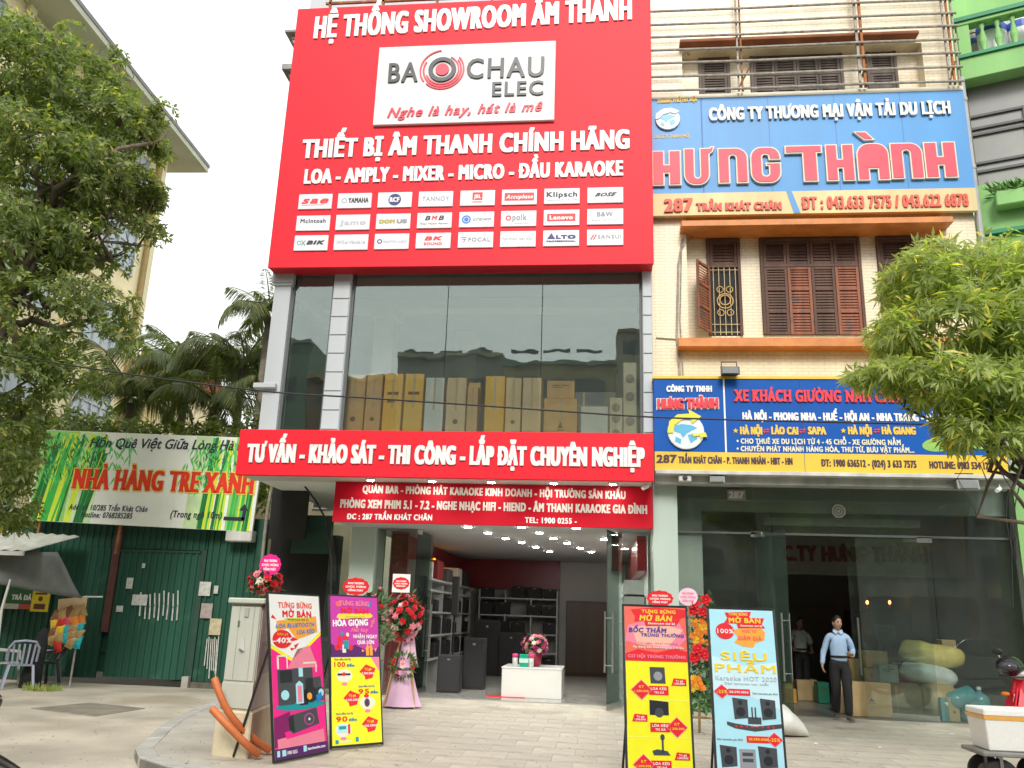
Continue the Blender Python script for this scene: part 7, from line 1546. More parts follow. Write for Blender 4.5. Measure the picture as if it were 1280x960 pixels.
bp(b, [(.18, .70), (.3, .71), (.6, .725), (1, .705), (1, .73), (.6, .755), (.3, .74), (.18, .72)], pDg, 3); bp(b, [R_(.3 + .08 * k, .722, .33 + .08 * k, .733) for k in range(8)], pR, 5); bp(b, [R_(.56, .61, .58, .68), R_(.61, .61, .63, .68), R_(.50, .67, .70, .71)], pDg, 5); bp(b, R_(.34, .86, .58, .97), pGr, 5); bp(b, [R_(.38, .88, .54, .90), R_(.38, .915, .54, .935)], pDg, 6)
# ---- flower stands and placards
def placard(par, px, py, Y, ru, rv, mat, rot=0, sq=None, lines=3, txt=pW, scal=False):
    u, v = W(px, py, Y); s_ = (W(px + 10, py, Y)[0] - u) / 10; f = FR(Y)
    if sq: obj('placard_card', MB().rect(f, u - sq * s_, u + sq * s_, v - sq * s_, v + sq * s_, -.008, 0), pW, par)
    m = MB()
    n = 48; P = [(u + (ru * s_) * (1 + (.05 if scal and i % 4 < 2 else 0)) * math.cos(2 * math.pi * i / n), v + (rv * s_) * (1 + (.06 if scal and i % 4 < 2 else 0)) * math.sin(2 * math.pi * i / n)) for i in range(n)]
    m.plate(f, P, 0, .008); obj('placard', m, mat, par)
    for k in range(lines):
        vv = v + rv * s_ * (.42 - .42 * k) - .02; hw_ = ru * s_ * (.62, .8, .6)[k % 3]
        text(par, f, ('KHAI TRƯƠNG', 'CHÚC MỪNG', 'HỒNG PHÁT')[k % 3], (u - hw_, vv), (u + hw_, vv), rv * s_ * .24, txt, d=.008, ext=.002, bw=.003, bh=.002)
def easel(par, x, y, h, wide=.4, mat=None):
    mat = mat or M('bamboo easel', (.45, .30, .12), .6, .2, 8); 
    for s_ in (-1, 1): obj('leg', MB().tube([(x + s_ * wide, y, 0), (x + s_ * .07, y + .15, h)], .022, 7), mat, par)
    obj('leg', MB().tube([(x, y + .55, 0), (x, y + .17, h)], .02, 7), mat, par); obj('brace', MB().tube([(x - wide * .8, y + .03, h * .18), (x + wide * .8, y + .03, h * .18)], .016, 7), mat, par)
Y_ = 12.4; c = V3(332, 728, Y_)
t = flowers('flower_stand', 'rose flower stand with a hot pink oval placard behind the electrical cabinet', c, (.26, .2, .19), 30, [FR_, FP_, FR_, FW_, FPL, FR_], seed=5, fsize=.062, cat='flower stand', group='opening flower stands', loc=(c[0], Y_, 0), leaf=.8)
easel(t, c[0], Y_, c[2], .3); placard(t, 338, 706, Y_ - .16, 13, 12, pPk, scal=True)
Y_ = 12.6; c = V3(466, 782, Y_)
t = flowers('flower_stand', 'leafy flower stand with a red scalloped placard behind the purple banner', c, (.18, .2, .55), 22, [FR_, FR_, FP_], seed=6, fsize=.06, cat='flower stand', group='opening flower stands', loc=(c[0], Y_, 0), leaf=3)
easel(t, c[0] - .1, Y_, c[2], .3); placard(t, 445, 733, Y_ - .26, 16, 10, pR, scal=True)
rr = random.Random(8); m = MB()
for i in range(160):
    px, py = rr.uniform(440, 482), rr.uniform(745, 812); p = Vector(V3(px, py, Y_ - .1 + rr.uniform(-.1, .1))); e = Vector((rr.uniform(-.2, 1), rr.uniform(-.4, .1), rr.uniform(-.6, .9))).normalized() * rr.uniform(.12, .3); w_ = e.cross(Vector((0, 1, .2))).normalized() * .012; m.add([p, p + e * .5 + w_, p + e, p + e * .5 - w_], [(0, 1, 2, 3)])
obj('fern_leaves', m, M('fern green', (.10, .20, .08), .6, .3, 12, rnd=-.3), t)
Y_ = 14.6; c = V3(505, 771, Y_); gy = 0
t = flowers('flower_stand', 'two tier red and pink rose stand with lilac cloth skirt before the showroom door', c, (.33, .22, .42), 58, [FR_, FP_, FR_, FPL, FR_], seed=7, fsize=.062, cat='flower stand', group='opening flower stands', loc=(c[0], Y_, 0), leaf=.7)
LIL = M('lilac satin cloth', (.66, .42, .58), .5, .1, 6)
zb2 = W(500, 838, Y_)[1]; zt2 = W(505, 786, Y_)[1]; xc_ = c[0]
def skirt(x, y, z0, z1, r0, r1, n=28, seed=1):
    rg = random.Random(seed); m = MB(); pr = []; vs = []
    for k in range(8):
        q_ = k / 7; r = r0 + (r1 - r0) * q_ ** .8
        for i in range(n): 
            a_ = 2 * math.pi * i / n; rr_ = r * (1 + .14 * (1 - q_) * math.sin(i * 3.5 + 1.3)); vs.append((x + rr_ * math.cos(a_), y + rr_ * .8 * math.sin(a_), z0 + (z1 - z0) * q_))
    return m.add(vs, [(k * n + i, k * n + (i + 1) % n, (k + 1) * n + (i + 1) % n, (k + 1) * n + i) for k in range(7) for i in range(n)])
x2_ = W(501, 860, Y_)[0]; obj('cloth_skirt', skirt(x2_, Y_ + .1, .03, zb2, .32, .16), LIL, t, smooth=True); obj('cloth_wrap', skirt(x2_ + .05, Y_ + .15, zb2 + .05, zt2, .17, .08, seed=3), LIL, t, smooth=True)
for s_ in (-1, 1): obj('leg', MB().tube([(x2_ + s_ * .26, Y_ - .05, 0), (x2_ + s_ * .05, Y_ + .12, zt2)], .018, 6), MT['bamboo easel'], t)
c2_ = V3(504, 832, Y_ - .1); rr = random.Random(2); base_t = t
for i in range(20):
    d = Vector((rr.gauss(0, 1), -abs(rr.gauss(0, .6)), rr.gauss(0, 1))).normalized(); p = Vector(c2_) + Vector((d.x * .19, d.y * .14, d.z * .16)); m = MB(); q4 = d.to_track_quat('Z', 'Y'); s_ = .055
    for ring, (rad, up, np_) in enumerate(((1, .15, 6), (.6, .55, 5))):
        for k in range(np_):
            t0 = 2 * math.pi * (k + ring * .4) / np_; t1 = t0 + 2 * math.pi / np_; tm_ = (t0 + t1) / 2
            m.add([p + q4 @ Vector((0, 0, up * .3 * s_)), p + q4 @ Vector((math.cos(t0) * rad * .7 * s_, math.sin(t0) * rad * .7 * s_, up * s_ * .8)), p + q4 @ Vector((math.cos(tm_) * rad * s_, math.sin(tm_) * rad * s_, up * s_ * 1.05)), p + q4 @ Vector((math.cos(t1) * rad * .7 * s_, math.sin(t1) * rad * .7 * s_, up * s_ * .8))], [(0, 1, 2, 3)])
    obj('flower', m, [FR_, FPL, FR_, FP_][i % 4], t)
m = MB()
for i in range(110):
    d = Vector((rr.gauss(0, 1), rr.gauss(0, .5) - .3, rr.gauss(0, 1))).normalized(); p = Vector(c2_) + Vector((d.x * .16, d.y * .1, d.z * .16)); e = d * rr.uniform(.06, .14); w_ = e.cross(Vector((.1, 1, .2))).normalized() * .014; m.add([p, p + e * .5 + w_, p + e, p + e * .5 - w_], [(0, 1, 2, 3)])
obj('foliage', m, MT['bouquet leaves'], t); placard(t, 501.5, 729, Y_ - .28, 10, 7, pR, sq=11, scal=True)
obj('placard_stick', MB().tube([V3(501, 745, Y_ - .2), V3(501, 735, Y_ - .2)], .01, 5), MT['bamboo easel'], t)
# stand behind the yellow banner
Y_ = 12.6; c = V3(826, 790, Y_)
t = thing('flower_stand', 'flower stand hidden behind the yellow banner with only its red oval placard showing', 'flower stand', (c[0], Y_, 0), 'opening flower stands'); easel(t, c[0], Y_, c[2], .3); placard(t, 825, 748, Y_ - .1, 16, 9.5, pR, scal=True)
Y_ = 12.7; c = V3(877, 800, Y_)
t = thing('flower_stand', 'tall bamboo tripod stand with orange and red flowers between the two right banners', 'flower stand', (c[0], Y_, 0), 'opening flower stands'); easel(t, W(878, 850, Y_)[0], Y_, V3(877, 800, Y_)[2] + .1, .36); rr = random.Random(12)
m = MB()
for i in range(420):
    px, py = rr.uniform(862, 890), rr.choice((rr.uniform(745, 840), rr.uniform(845, 890))); p = Vector(V3(px, py, Y_ - .12 + rr.uniform(-.08, .1))); e = Vector((rr.gauss(0, 1), rr.uniform(-.8, .1), rr.gauss(0, 1))).normalized() * rr.uniform(.07, .16); w_ = e.cross(Vector((.1, 1, .2))).normalized() * .018; m.add([p, p + e * .5 + w_, p + e, p + e * .5 - w_], [(0, 1, 2, 3)])
obj('foliage', m, MT['bouquet leaves'], t)
def daisy(p, s_, mat, cone=False):
    m = MB(); q4 = Vector((rr.uniform(-.4, .4), -1, rr.uniform(0, .5))).normalized().to_track_quat('Z', 'Y'); n = 5 if cone else 9
    for ring in range(2):
        for k in range(n):
            t0 = 2 * math.pi * (k + ring * .5) / n; w_ = math.pi / n * .9; rad = 1 - .3 * ring
            m.add([p + q4 @ Vector((0, 0, .05 * s_)), p + q4 @ Vector((math.cos(t0 - w_) * rad * .7 * s_, math.sin(t0 - w_) * rad * .7 * s_, (.2 + .3 * ring) * s_)), p + q4 @ Vector((math.cos(t0) * rad * s_, math.sin(t0) * rad * s_, (.25 + .3 * ring) * s_)), p + q4 @ Vector((math.cos(t0 + w_) * rad * .7 * s_, math.sin(t0 + w_) * rad * .7 * s_, (.2 + .3 * ring) * s_))], [(0, 1, 2, 3)])
    m.blob(p + q4 @ Vector((0, 0, .25 * s_)), (s_ * .25,) * 3, 6, 4); obj('flower', m, mat, t)
for px, py, s_ in ((868, 755, .10), (882, 750, .09), (879, 765, .09), (866, 765, .08), (872, 812, .10), (880, 818, .10), (868, 823, .09), (866, 748, .07)): daisy(Vector(V3(px, py, Y_ - .26)), s_, FR_, True)
for i in range(34):
    px = rr.uniform(864, 888); py = rr.uniform(776, 808) if i < 22 else rr.uniform(848, 862); daisy(Vector(V3(px, py, Y_ - .22)), .055, (FO_, FY_, FO_)[i % 3])
t2 = thing('round_placard', 'pale pink round greeting placard beside the orange flower tripod', 'placard', V3(860, 760, Y_ - .1)); placard(t2, 860, 746, Y_ - .3, 12, 11, M('pale pink card', (.76, .56, .68), .5), txt=pPink2, scal=False); obj('stick', MB().tube([V3(860, 757, Y_ - .28), V3(864, 800, Y_ - .2)], .01, 5), MT['bamboo easel'], t2)
# white sack lying half hidden behind the pale blue banner
xs1, ys1_ = G(1012, 922); xs0_, _ = G(950, 921)
m = MB(); vs = []; n, k_n = 18, 12
for k in range(k_n + 1):
    q_ = k / k_n; x = xs0_ + (xs1 - xs0_) * q_; r = (.05 + math.sin(math.pi * min(1, q_ * .97 + .02)) ** .55 * .22) * (1.0 if q_ < .6 else 1 - (q_ - .6) * .9); 
    for i in range(n):
        a_ = 2 * math.pi * i / n; z = .0 + r * .75 + r * .75 * math.sin(a_); vs.append((x, ys1_ + .1 + r * 1.3 * math.cos(a_), max(.004, z * (1 + .05 * math.sin(5 * a_ + k)))))
m.add(vs, [(k * n + i, k * n + (i + 1) % n, (k + 1) * n + (i + 1) % n, (k + 1) * n + i) for k in range(k_n) for i in range(n)] + [tuple(range(n))[::-1], tuple(k_n * n + i for i in range(n))])
single('white_sack', m, M('woven white sack', (.68, .68, .64), .7, .15, 6, .4), 'plump white woven sack lying on the pavement behind the pale blue banner', 'sack', smooth=True)
# ---- foam box on a trolley
Yx = 9.3; X0, zt_ = W(1229, 886, Yx); X1 = W(1310, 900, Yx)[0]; zb_ = W(1236, 939, Yx)[1]
TRY = thing('hand_trolley', 'grey flat trolley with small black wheels at the bottom right corner', 'trolley', ((X0 + X1) / 2, Yx, 0))
obj('platform', MB().box(X0 - .06, X1 + .15, Yx - .05, Yx + .5, zb_ - .045, zb_ - .003), M('grey trolley deck', (.22, .22, .20), .6, .3, 5, .2), TRY, bev=.01)
wr = (zb_ - .07) / 2
for wx_, wy in ((X0 + .12, Yx + .05), (X1, Yx + .05), (X0 + .12, Yx + .42), (X1, Yx + .42)):
    w_ = obj('wheel', MB().lathe([(wr * .5, -.03), (wr * .95, -.025), (wr, -.015), (wr, .015), (wr * .95, .025), (wr * .5, .03)], (wx_, wy, wr), 20, (0, 1, 0)), M('black rubber', (.02, .02, .02), .8), TRY); obj('rim', MB().lathe([(wr * .5, -.034), (wr * .5, .034)], (wx_, wy, wr), 14, (0, 1, 0)), M('grey hub', (.3, .3, .29), .5), w_)
    obj('fork', MB().box(wx_ - .015, wx_ + .015, wy - .045, wy - .037, wr, zb_ - .045).box(wx_ - .015, wx_ + .015, wy + .037, wy + .045, wr, zb_ - .045), STEEL, TRY)
FOM = M('white styrofoam', (.80, .80, .76), .85, .05, 30, .3)
t = thing('foam_box', 'white styrofoam box with an orange tape band standing on the trolley', 'box', ((X0 + X1) / 2, Yx, zb_)); P = lambda z, i: [(X0 + i, Yx + i, z), (X1 - i, Yx + i, z), (X1 - i, Yx + .45 - i, z), (X0 + i, Yx + .45 - i, z)]
obj('body', MB().hexa(P(zb_, .03) + P(zt_ - .07, .004)), FOM, t, bev=.01); obj('lid', MB().hexa(P(zt_ - .067, 0) + P(zt_, 0)), FOM, t, bev=.012)
zq = zt_ - .1; obj('tape', MB().hexa([(a, b_, zq) for a, b_, _ in P(0, .002)] + [(a, b_, zq + .035) for a, b_, _ in P(0, -.003)]), M('orange packing tape', (.80, .42, .10), .3), t)
# ---- overhead cables
def cable(P, r, label, Y0=12.0):
    m = MB(); pts = [Vector(V3(*p, Y0)) for p in P]; out = []
    for i in range(len(pts) - 1):
        p0, p1, p2, p3 = pts[max(i - 1, 0)], pts[i], pts[i + 1], pts[min(i + 2, len(pts) - 1)]
        for k in range(6):
            t_ = k / 6; out.append(.5 * ((2 * p1) + (p2 - p0) * t_ + (2 * p0 - 5 * p1 + 4 * p2 - p3) * t_ ** 2 + (3 * p1 - p0 - 3 * p2 + p3) * t_ ** 3))
    out.append(pts[-1]); m.tube(out, r, 6); return single('overhead_cable', m, BLK, label, 'cable')
cable([(-260, 400), (-60, 434), (0, 443), (150, 466), (330, 489), (450, 497), (600, 507), (700, 514), (830, 522), (1050, 528), (1280, 532), (1500, 532)], .013, 'black overhead cable sagging across the whole street front')
cable([(1236, 330), (1244, 430), (1250, 520), (1262, 640), (1266, 760)], .012, 'thin black cable hanging down beside the zinc downpipe', 15.3); cable([(1262, 600), (1258, 650), (1270, 700), (1268, 640), (1275, 605)], .01, 'loop of loose black cable at the right end of the ledge', 15.2)
# ================================================================ PEOPLE
def skinned(verts, edges, rad, sub=2, root=0):
    me = bpy.data.meshes.new('sk'); me.from_pydata(verts, edges, []); o = bpy.data.objects.new('sk', me); C.objects.link(o)
    o.modifiers.new('s', 'SKIN'); me.skin_vertices[0].data
    for i, r in enumerate(rad): me.skin_vertices[0].data[i].radius = r if hasattr(r, '__len__') else (r, r)
    for i in range(len(verts)): me.skin_vertices[0].data[i].use_root = (i == root)
    sb = o.modifiers.new('b', 'SUBSURF'); sb.levels = sub; sb.render_levels = sub
    bpy.context.view_layer.update(); ev = o.evaluated_get(bpy.context.evaluated_depsgraph_get()); m2 = bpy.data.meshes.new_from_object(ev)
    V_ = [tuple(v.co) for v in m2.vertices]; F_ = [tuple(p.vertices) for p in m2.polygons]; bpy.data.objects.remove(o); return V_, F_
def chain(parts):      # named joints and chains -> skin input
    pass
def person(label, loc, rz, h, J, shirt, trouser, shoe, skin, hair, holding=None, short=False, look=(0, 0)):
    t = thing('person', label, 'person', loc); s = h / 1.72; t.rotation_euler = (0, 0, rz); BASE[t.name] = (0, 0, 0)
    j = {k: tuple(c * s for c in v) for k, v in J.items()}
    def sk(names, edges, rads, sub=2): return skinned([j[n] if isinstance(n, str) else tuple(c * s for c in n) for n in names], edges, [tuple(x * s for x in (r if hasattr(r, '__len__') else (r, r))) for r in rads], sub)
    # body: neck, arms, hands as one surface
    body = MB(); L = lambda a, b_, q_: tuple(j[a][i] / s * (1 - q_) + j[b_][i] / s * q_ for i in range(3))
    V_, F_ = sk(['pel', 'che', 'nek', 'hed0', 'shL', 'elL', 'wrL', 'shR', 'elR', 'wrR', 'hiL', 'knL', 'anL', 'hiR', 'knR', 'anR', L('wrL', 'haL', .6), L('wrR', 'haR', .6)],
        [(0, 1), (1, 2), (2, 3), (1, 4), (4, 5), (5, 6), (6, 16), (1, 7), (7, 8), (8, 9), (9, 17), (0, 10), (10, 11), (11, 12), (0, 13), (13, 14), (14, 15)],
        [(.05, .04), (.06, .05), .050, .05, .034, .030, .025, .034, .030, .025, .04, .04, .03, .04, .04, .03, (.036, .018), (.036, .018)]); body.add(V_, F_)
    for side in 'LR':      # five fingers each, curled
        wr, ha = Vector(j['wr' + side]), Vector(j['ha' + side]); d = (ha - wr).normalized(); palm = wr + d * .062 * s; crossv = Vector(J['pn' + side]).normalized(); sp = d.cross(crossv).normalized()
        for k in range(4):
            o_ = palm + sp * (k - 1.5) * .0185 * s; ln = (.068, .078, .074, .058)[k] * s; c_ = holding and side == 'R'
            a1 = o_ + d * ln * .45 + crossv * ln * (.35 if c_ else .12); a2 = a1 + d * ln * (.05 if c_ else .3) + crossv * ln * (.45 if c_ else .22); a3 = a2 + crossv * ln * .28 - d * ln * (.2 if c_ else -.05)
            m_ = MB(); m_.tube([o_ - d * .02 * s, a1, a2, a3], [.0095 * s, .009 * s, .008 * s, .0065 * s], 6); body.add(m_.v, m_.f)
        o_ = wr + d * .03 * s + sp * -.022 * s; a1 = o_ - sp * .028 * s + d * .02 * s + crossv * .012 * s; a2 = a1 + d * .028 * s + crossv * .012 * s; m_ = MB(); m_.tube([o_, a1, a2], [.012 * s, .0105 * s, .008 * s], 6); body.add(m_.v, m_.f)
    hc = Vector(j['hed']); hr = (.077 * s, .096 * s, .118 * s); ya = look[0]; cy_, sy_ = math.cos(ya), math.sin(ya)
    def hd(x, y, z): return (hc.x + x * cy_ * s - y * sy_ * s, hc.y + x * sy_ * s + y * cy_ * s, hc.z + z * s)
    hm = MB(); vs = []; n, mm = 28, 20
    for i in range(mm + 1):
        ph = math.pi * i / mm
        for q in range(n):
            a_ = 2 * math.pi * q / n; dx, dy, dz = math.sin(ph) * math.cos(a_), math.sin(ph) * math.sin(a_), math.cos(ph)
            x = dx * .075; y = dy * .095; z = dz * .117
            if dz < 0: x *= 1 + dz * .28; y *= 1 + dz * .10 + (.04 if dy < 0 else -.1 * dz)
            fr_ = max(0, -dy)
            y -= .020 * fr_ ** 3 * math.exp(-((x / .013) ** 2)) * math.exp(-(((z + .018) / .022) ** 2)) * 1.3      # nose
            y += .007 * fr_ ** 2 * (math.exp(-(((abs(x) - .030) / .014) ** 2)) * math.exp(-(((z - .012) / .013) ** 2)))      # eye sockets
            y -= .006 * fr_ ** 2 * math.exp(-((x / .022) ** 2)) * math.exp(-(((z + .058) / .008) ** 2)) + .007 * fr_ * math.exp(-((x / .025) ** 2)) * math.exp(-(((z + .098) / .016) ** 2))
            vs.append(hd(x, y, z))
    hm.add(vs, [(i * n + q, (i + 1) * n + q, (i + 1) * n + (q + 1) % n, i * n + (q + 1) % n) for i in range(mm) for q in range(n)])
    for sx_ in (-1, 1): hm.blob(hd(sx_ * .074, .008, -.005), (.012 * s, .02 * s, .032 * s), 8, 6)
    body.add(hm.v, hm.f); B_ = obj('body', body, skin, t, smooth=True)
    em = MB(); 
    for sx_ in (-1, 1): em.blob(hd(sx_ * .029, -.083, .012), (.013 * s, .006 * s, .006 * s), 8, 6)
    obj('eye', em, M('dark eye', (.02, .015, .012), .3), t); em = MB()
    for sx_ in (-1, 1): em.blob(hd(sx_ * .030, -.088, .031), (.02 * s, .005 * s, .0045 * s), 8, 6)
    obj('eyebrow', em, hair, t); obj('mouth', MB().blob(hd(0, -.093, -.052), (.021 * s, .006 * s, .006 * s), 10, 6), M('lip', (.28, .10, .08), .5), t)
    hh = MB(); vs = []; n, mm = 28, 14
    for i in range(mm + 1):
        ph = math.radians(97) * i / mm
        for q in range(n):
            a_ = 2 * math.pi * q / n; fr_ = max(0, -math.sin(a_)); ph2 = ph * (1 - .50 * fr_ ** 1.3) ; r_ = 1.06 + .05 * math.sin(q * 5 + i * 3) * .5 + (.10 if fr_ > .3 and i < mm * .9 else 0) * (1 - i / mm)
            vs.append(hd(math.sin(ph2) * math.cos(a_) * .076 * r_, math.sin(ph2) * math.sin(a_) * .097 * r_ + .002, math.cos(ph2) * .119 * r_ + .004))
    hh.add(vs, [(i * n + q, (i + 1) * n + q, (i + 1) * n + (q + 1) % n, i * n + (q + 1) % n) for i in range(mm) for q in range(n)]); obj('hair', hh, hair, t, smooth=True)
    slv = .55 if short else .97
    V_, F_ = sk(['pel', 'wai', 'che', 'chu', 'nk0', 'shL', 'elL', L('elL', 'wrL', slv) if not short else L('shL', 'elL', .75), 'shR', 'elR', L('elR', 'wrR', slv) if not short else L('shR', 'elR', .75)] , [(0, 1), (1, 2), (2, 3), (3, 4), (3, 5), (5, 6), (6, 7), (3, 8), (8, 9), (9, 10)] if not short else [(0, 1), (1, 2), (2, 3), (3, 4), (3, 5), (5, 7), (3, 8), (8, 10), (7, 6), (10, 9)],
        [(.160, .115), (.152, .108), (.165, .115), (.115, .085), (.060, .058), (.062, .062), .054, .038, (.062, .062), .054, .038] if not short else [(.160, .115), (.152, .108), (.165, .115), (.115, .085), (.060, .058), (.062, .062), .04, .068, (.062, .062), .04, .068])
    sh = MB(); sh.add(V_, F_); so_ = obj('shirt', sh, shirt, t, smooth=True)
    tx = bpy.data.textures.get('cloth') or bpy.data.textures.new('cloth', 'CLOUDS'); tx.noise_scale = .11; dm = so_.modifiers.new('d', 'DISPLACE'); dm.texture = tx; dm.strength = .022; dm.texture_coords = 'LOCAL'
    cm = MB(); nk = Vector(j['nk0'])
    for sx_ in (-1, 1): cm.add([nk + Vector((0, -.075, -.01)) * s, nk + Vector((sx_ * .065, -.05, .035)) * s, nk + Vector((sx_ * .085, -.075, -.01)) * s, nk + Vector((sx_ * .045, -.105, -.055)) * s, nk + Vector((sx_ * .055, .05, .05)) * s, nk + Vector((sx_ * .075, .06, .0)) * s], [(0, 1, 2, 3), (1, 4, 5, 2)])
    if not short: obj('collar', cm, shirt, t); 
    V_, F_ = sk(['pel', 'hiL', 'knL', 'anL', 'hiR', 'knR', 'anR', 'wai0'], [(0, 7), (0, 1), (1, 2), (2, 3), (0, 4), (4, 5), (5, 6)], [(.155, .118), (.102, .108), (.080, .086), (.066, .070), (.102, .108), (.080, .086), (.066, .070), (.148, .108)])
    tr = MB(); tr.add(V_, F_); o_ = obj('trousers', tr, trouser, t, smooth=True); dm = o_.modifiers.new('d', 'DISPLACE'); dm.texture = tx; dm.strength = .018; dm.texture_coords = 'LOCAL'
    wz_ = Vector(j['wai0']); bo = obj('belt', MB().lathe([(.128 * s, -.02 * s), (.129 * s, .018 * s)], (0, 0, 0), 24), M('black leather belt', (.015, .014, .013), .35), t); bo.scale = (1.15, .88, 1); bo.location = wz_
    for side in 'LR':
        an, to = Vector(j['an' + side]), Vector(j['to' + side]); d = Vector((to.x - an.x, to.y - an.y, 0)).normalized(); b0 = Vector((an.x, an.y, min(an.z, to.z) - .0)); zb_ = max(0, to.z - .03 * s)
        V2, F2 = skinned([tuple(an + Vector((0, 0, -.01))), tuple(an - d * .045 * s + Vector((0, 0, -.045 * s))), tuple(an + d * .07 * s + Vector((0, 0, -.045 * s)) * .9), tuple(to)], [(0, 1), (0, 2), (2, 3)], [(.045 * s,) * 2, (.036 * s, .034 * s), (.042 * s, .034 * s), (.036 * s, .024 * s)], 2)
        z0_ = min(v[2] for v in V2); V2 = [(x, y, max(z, z0_ + .012)) for x, y, z in V2]; obj('shoe', MB().add(V2, F2), shoe, t, smooth=True)
    if holding:
        ha = Vector(j['haR']); 
        ph_ = MB(); ph_.box(ha.x - .01, ha.x + .01, ha.y - .06, ha.y + .05, ha.z - .01, ha.z + .12 * s); 
    return t
SKN = M('warm tan skin', (.50, .28, .19), .5, .08, 10); HAR = M('short black hair', (.012, .010, .009), .5, .2, 40, .3)
JM = dict(pel=(0, .0, .93), wai=(0, .0, 1.06), wai0=(0, 0, 1.045), che=(.0, .0, 1.24), chu=(0, .01, 1.36), nk0=(.0, .01, 1.47), nek=(.0, .005, 1.47), hed0=(.0, -.005, 1.54), hed=(.0, -.02, 1.605),
          shL=(-.165, .01, 1.375), elL=(-.25, .03, 1.11), wrL=(-.300, -.06, .90), haL=(-.305, -.10, .80), pnL=(1, -.2, 0), shR=(.165, .01, 1.375), elR=(.245, .06, 1.14), wrR=(.185, -.19, 1.06), haR=(.130, -.26, 1.08), pnR=(-.6, -.1, .75),
          hiL=(-.09, 0, .88), knL=(-.085, -.02, .48), anL=(-.075, .14, .11), toL=(-.10, -.03, .045), hiR=(.09, 0, .88), knR=(.085, -.11, .49), anR=(.07, -.16, .085), toR=(.10, -.33, .035))
gx_m, gy_m = G(1055, 903)
person('man in a light blue shirt and black trousers walking out of the right shop', (W(1051, 850, gy_m)[0] + .06, gy_m + .25, 0), -.05, 1.70, JM, M('light blue cotton shirt', (.40, .56, .78), .7, .08, 12, .15), M('black trousers', (.014, .014, .016), .75, .2, 14, .2), M('grey brown shoes', (.13, .11, .09), .55, .2, 10), SKN, HAR, holding=True, look=(.35, 0))
JB = dict(JM); JB.update(elL=(-.27, .02, 1.15), wrL=(-.20, -.12, 1.02), haL=(-.12, -.19, 1.0), pnL=(.5, -.2, .6), elR=(.27, .03, 1.14), wrR=(.22, -.1, .98), haR=(.15, -.17, .96), anL=(-.09, .02, .085), toL=(-.11, -.14, .035), knL=(-.09, -.02, .48), knR=(.09, -.02, .48), anR=(.09, .02, .085), toR=(.12, -.14, .035), hed=(.0, -.04, 1.595))
x = W(1000, 800, 19.6)[0]
WPT = M('white shirt with dark blotches', (.52, .52, .50), .75, .1, 6, tint=((.03, .03, .03), 9, .60))
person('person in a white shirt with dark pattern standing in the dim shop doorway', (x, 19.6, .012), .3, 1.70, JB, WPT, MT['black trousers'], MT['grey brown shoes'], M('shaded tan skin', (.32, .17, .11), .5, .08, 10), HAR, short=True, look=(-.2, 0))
# ================================================================ RED SCOOTER, PARKED CARS
def wheel(par, c, r, w, ax, mat_r):
    o = obj('wheel', MB().lathe([(r * .62, -w * .5), (r * .92, -w * .5), (r, -w * .25), (r, w * .25), (r * .92, w * .5), (r * .62, w * .5)], c, 28, ax), M('black rubber', (.02, .02, .02), .8), par)
    m = MB(); m.lathe([(r * .2, -w * .42), (r * .25, w * .42)], c, 14, ax); q4 = Vector(ax).to_track_quat('Z', 'Y')
    for k in range(10):
        a_ = 2 * math.pi * k / 10; d = q4 @ Vector((math.cos(a_), math.sin(a_), 0)); m.bar(Vector(c) + d * r * .1, Vector(c) + d * r * .66, r * .09, w * .3)
    m.lathe([(r * .64, -w * .4), (r * .60, -w * .4), (r * .60, w * .4), (r * .64, w * .4)], c, 24, ax); obj('rim', m, mat_r, o); return o
REDG = M('glossy red bodywork', (.62, .01, .03), .18, .05, 3); 
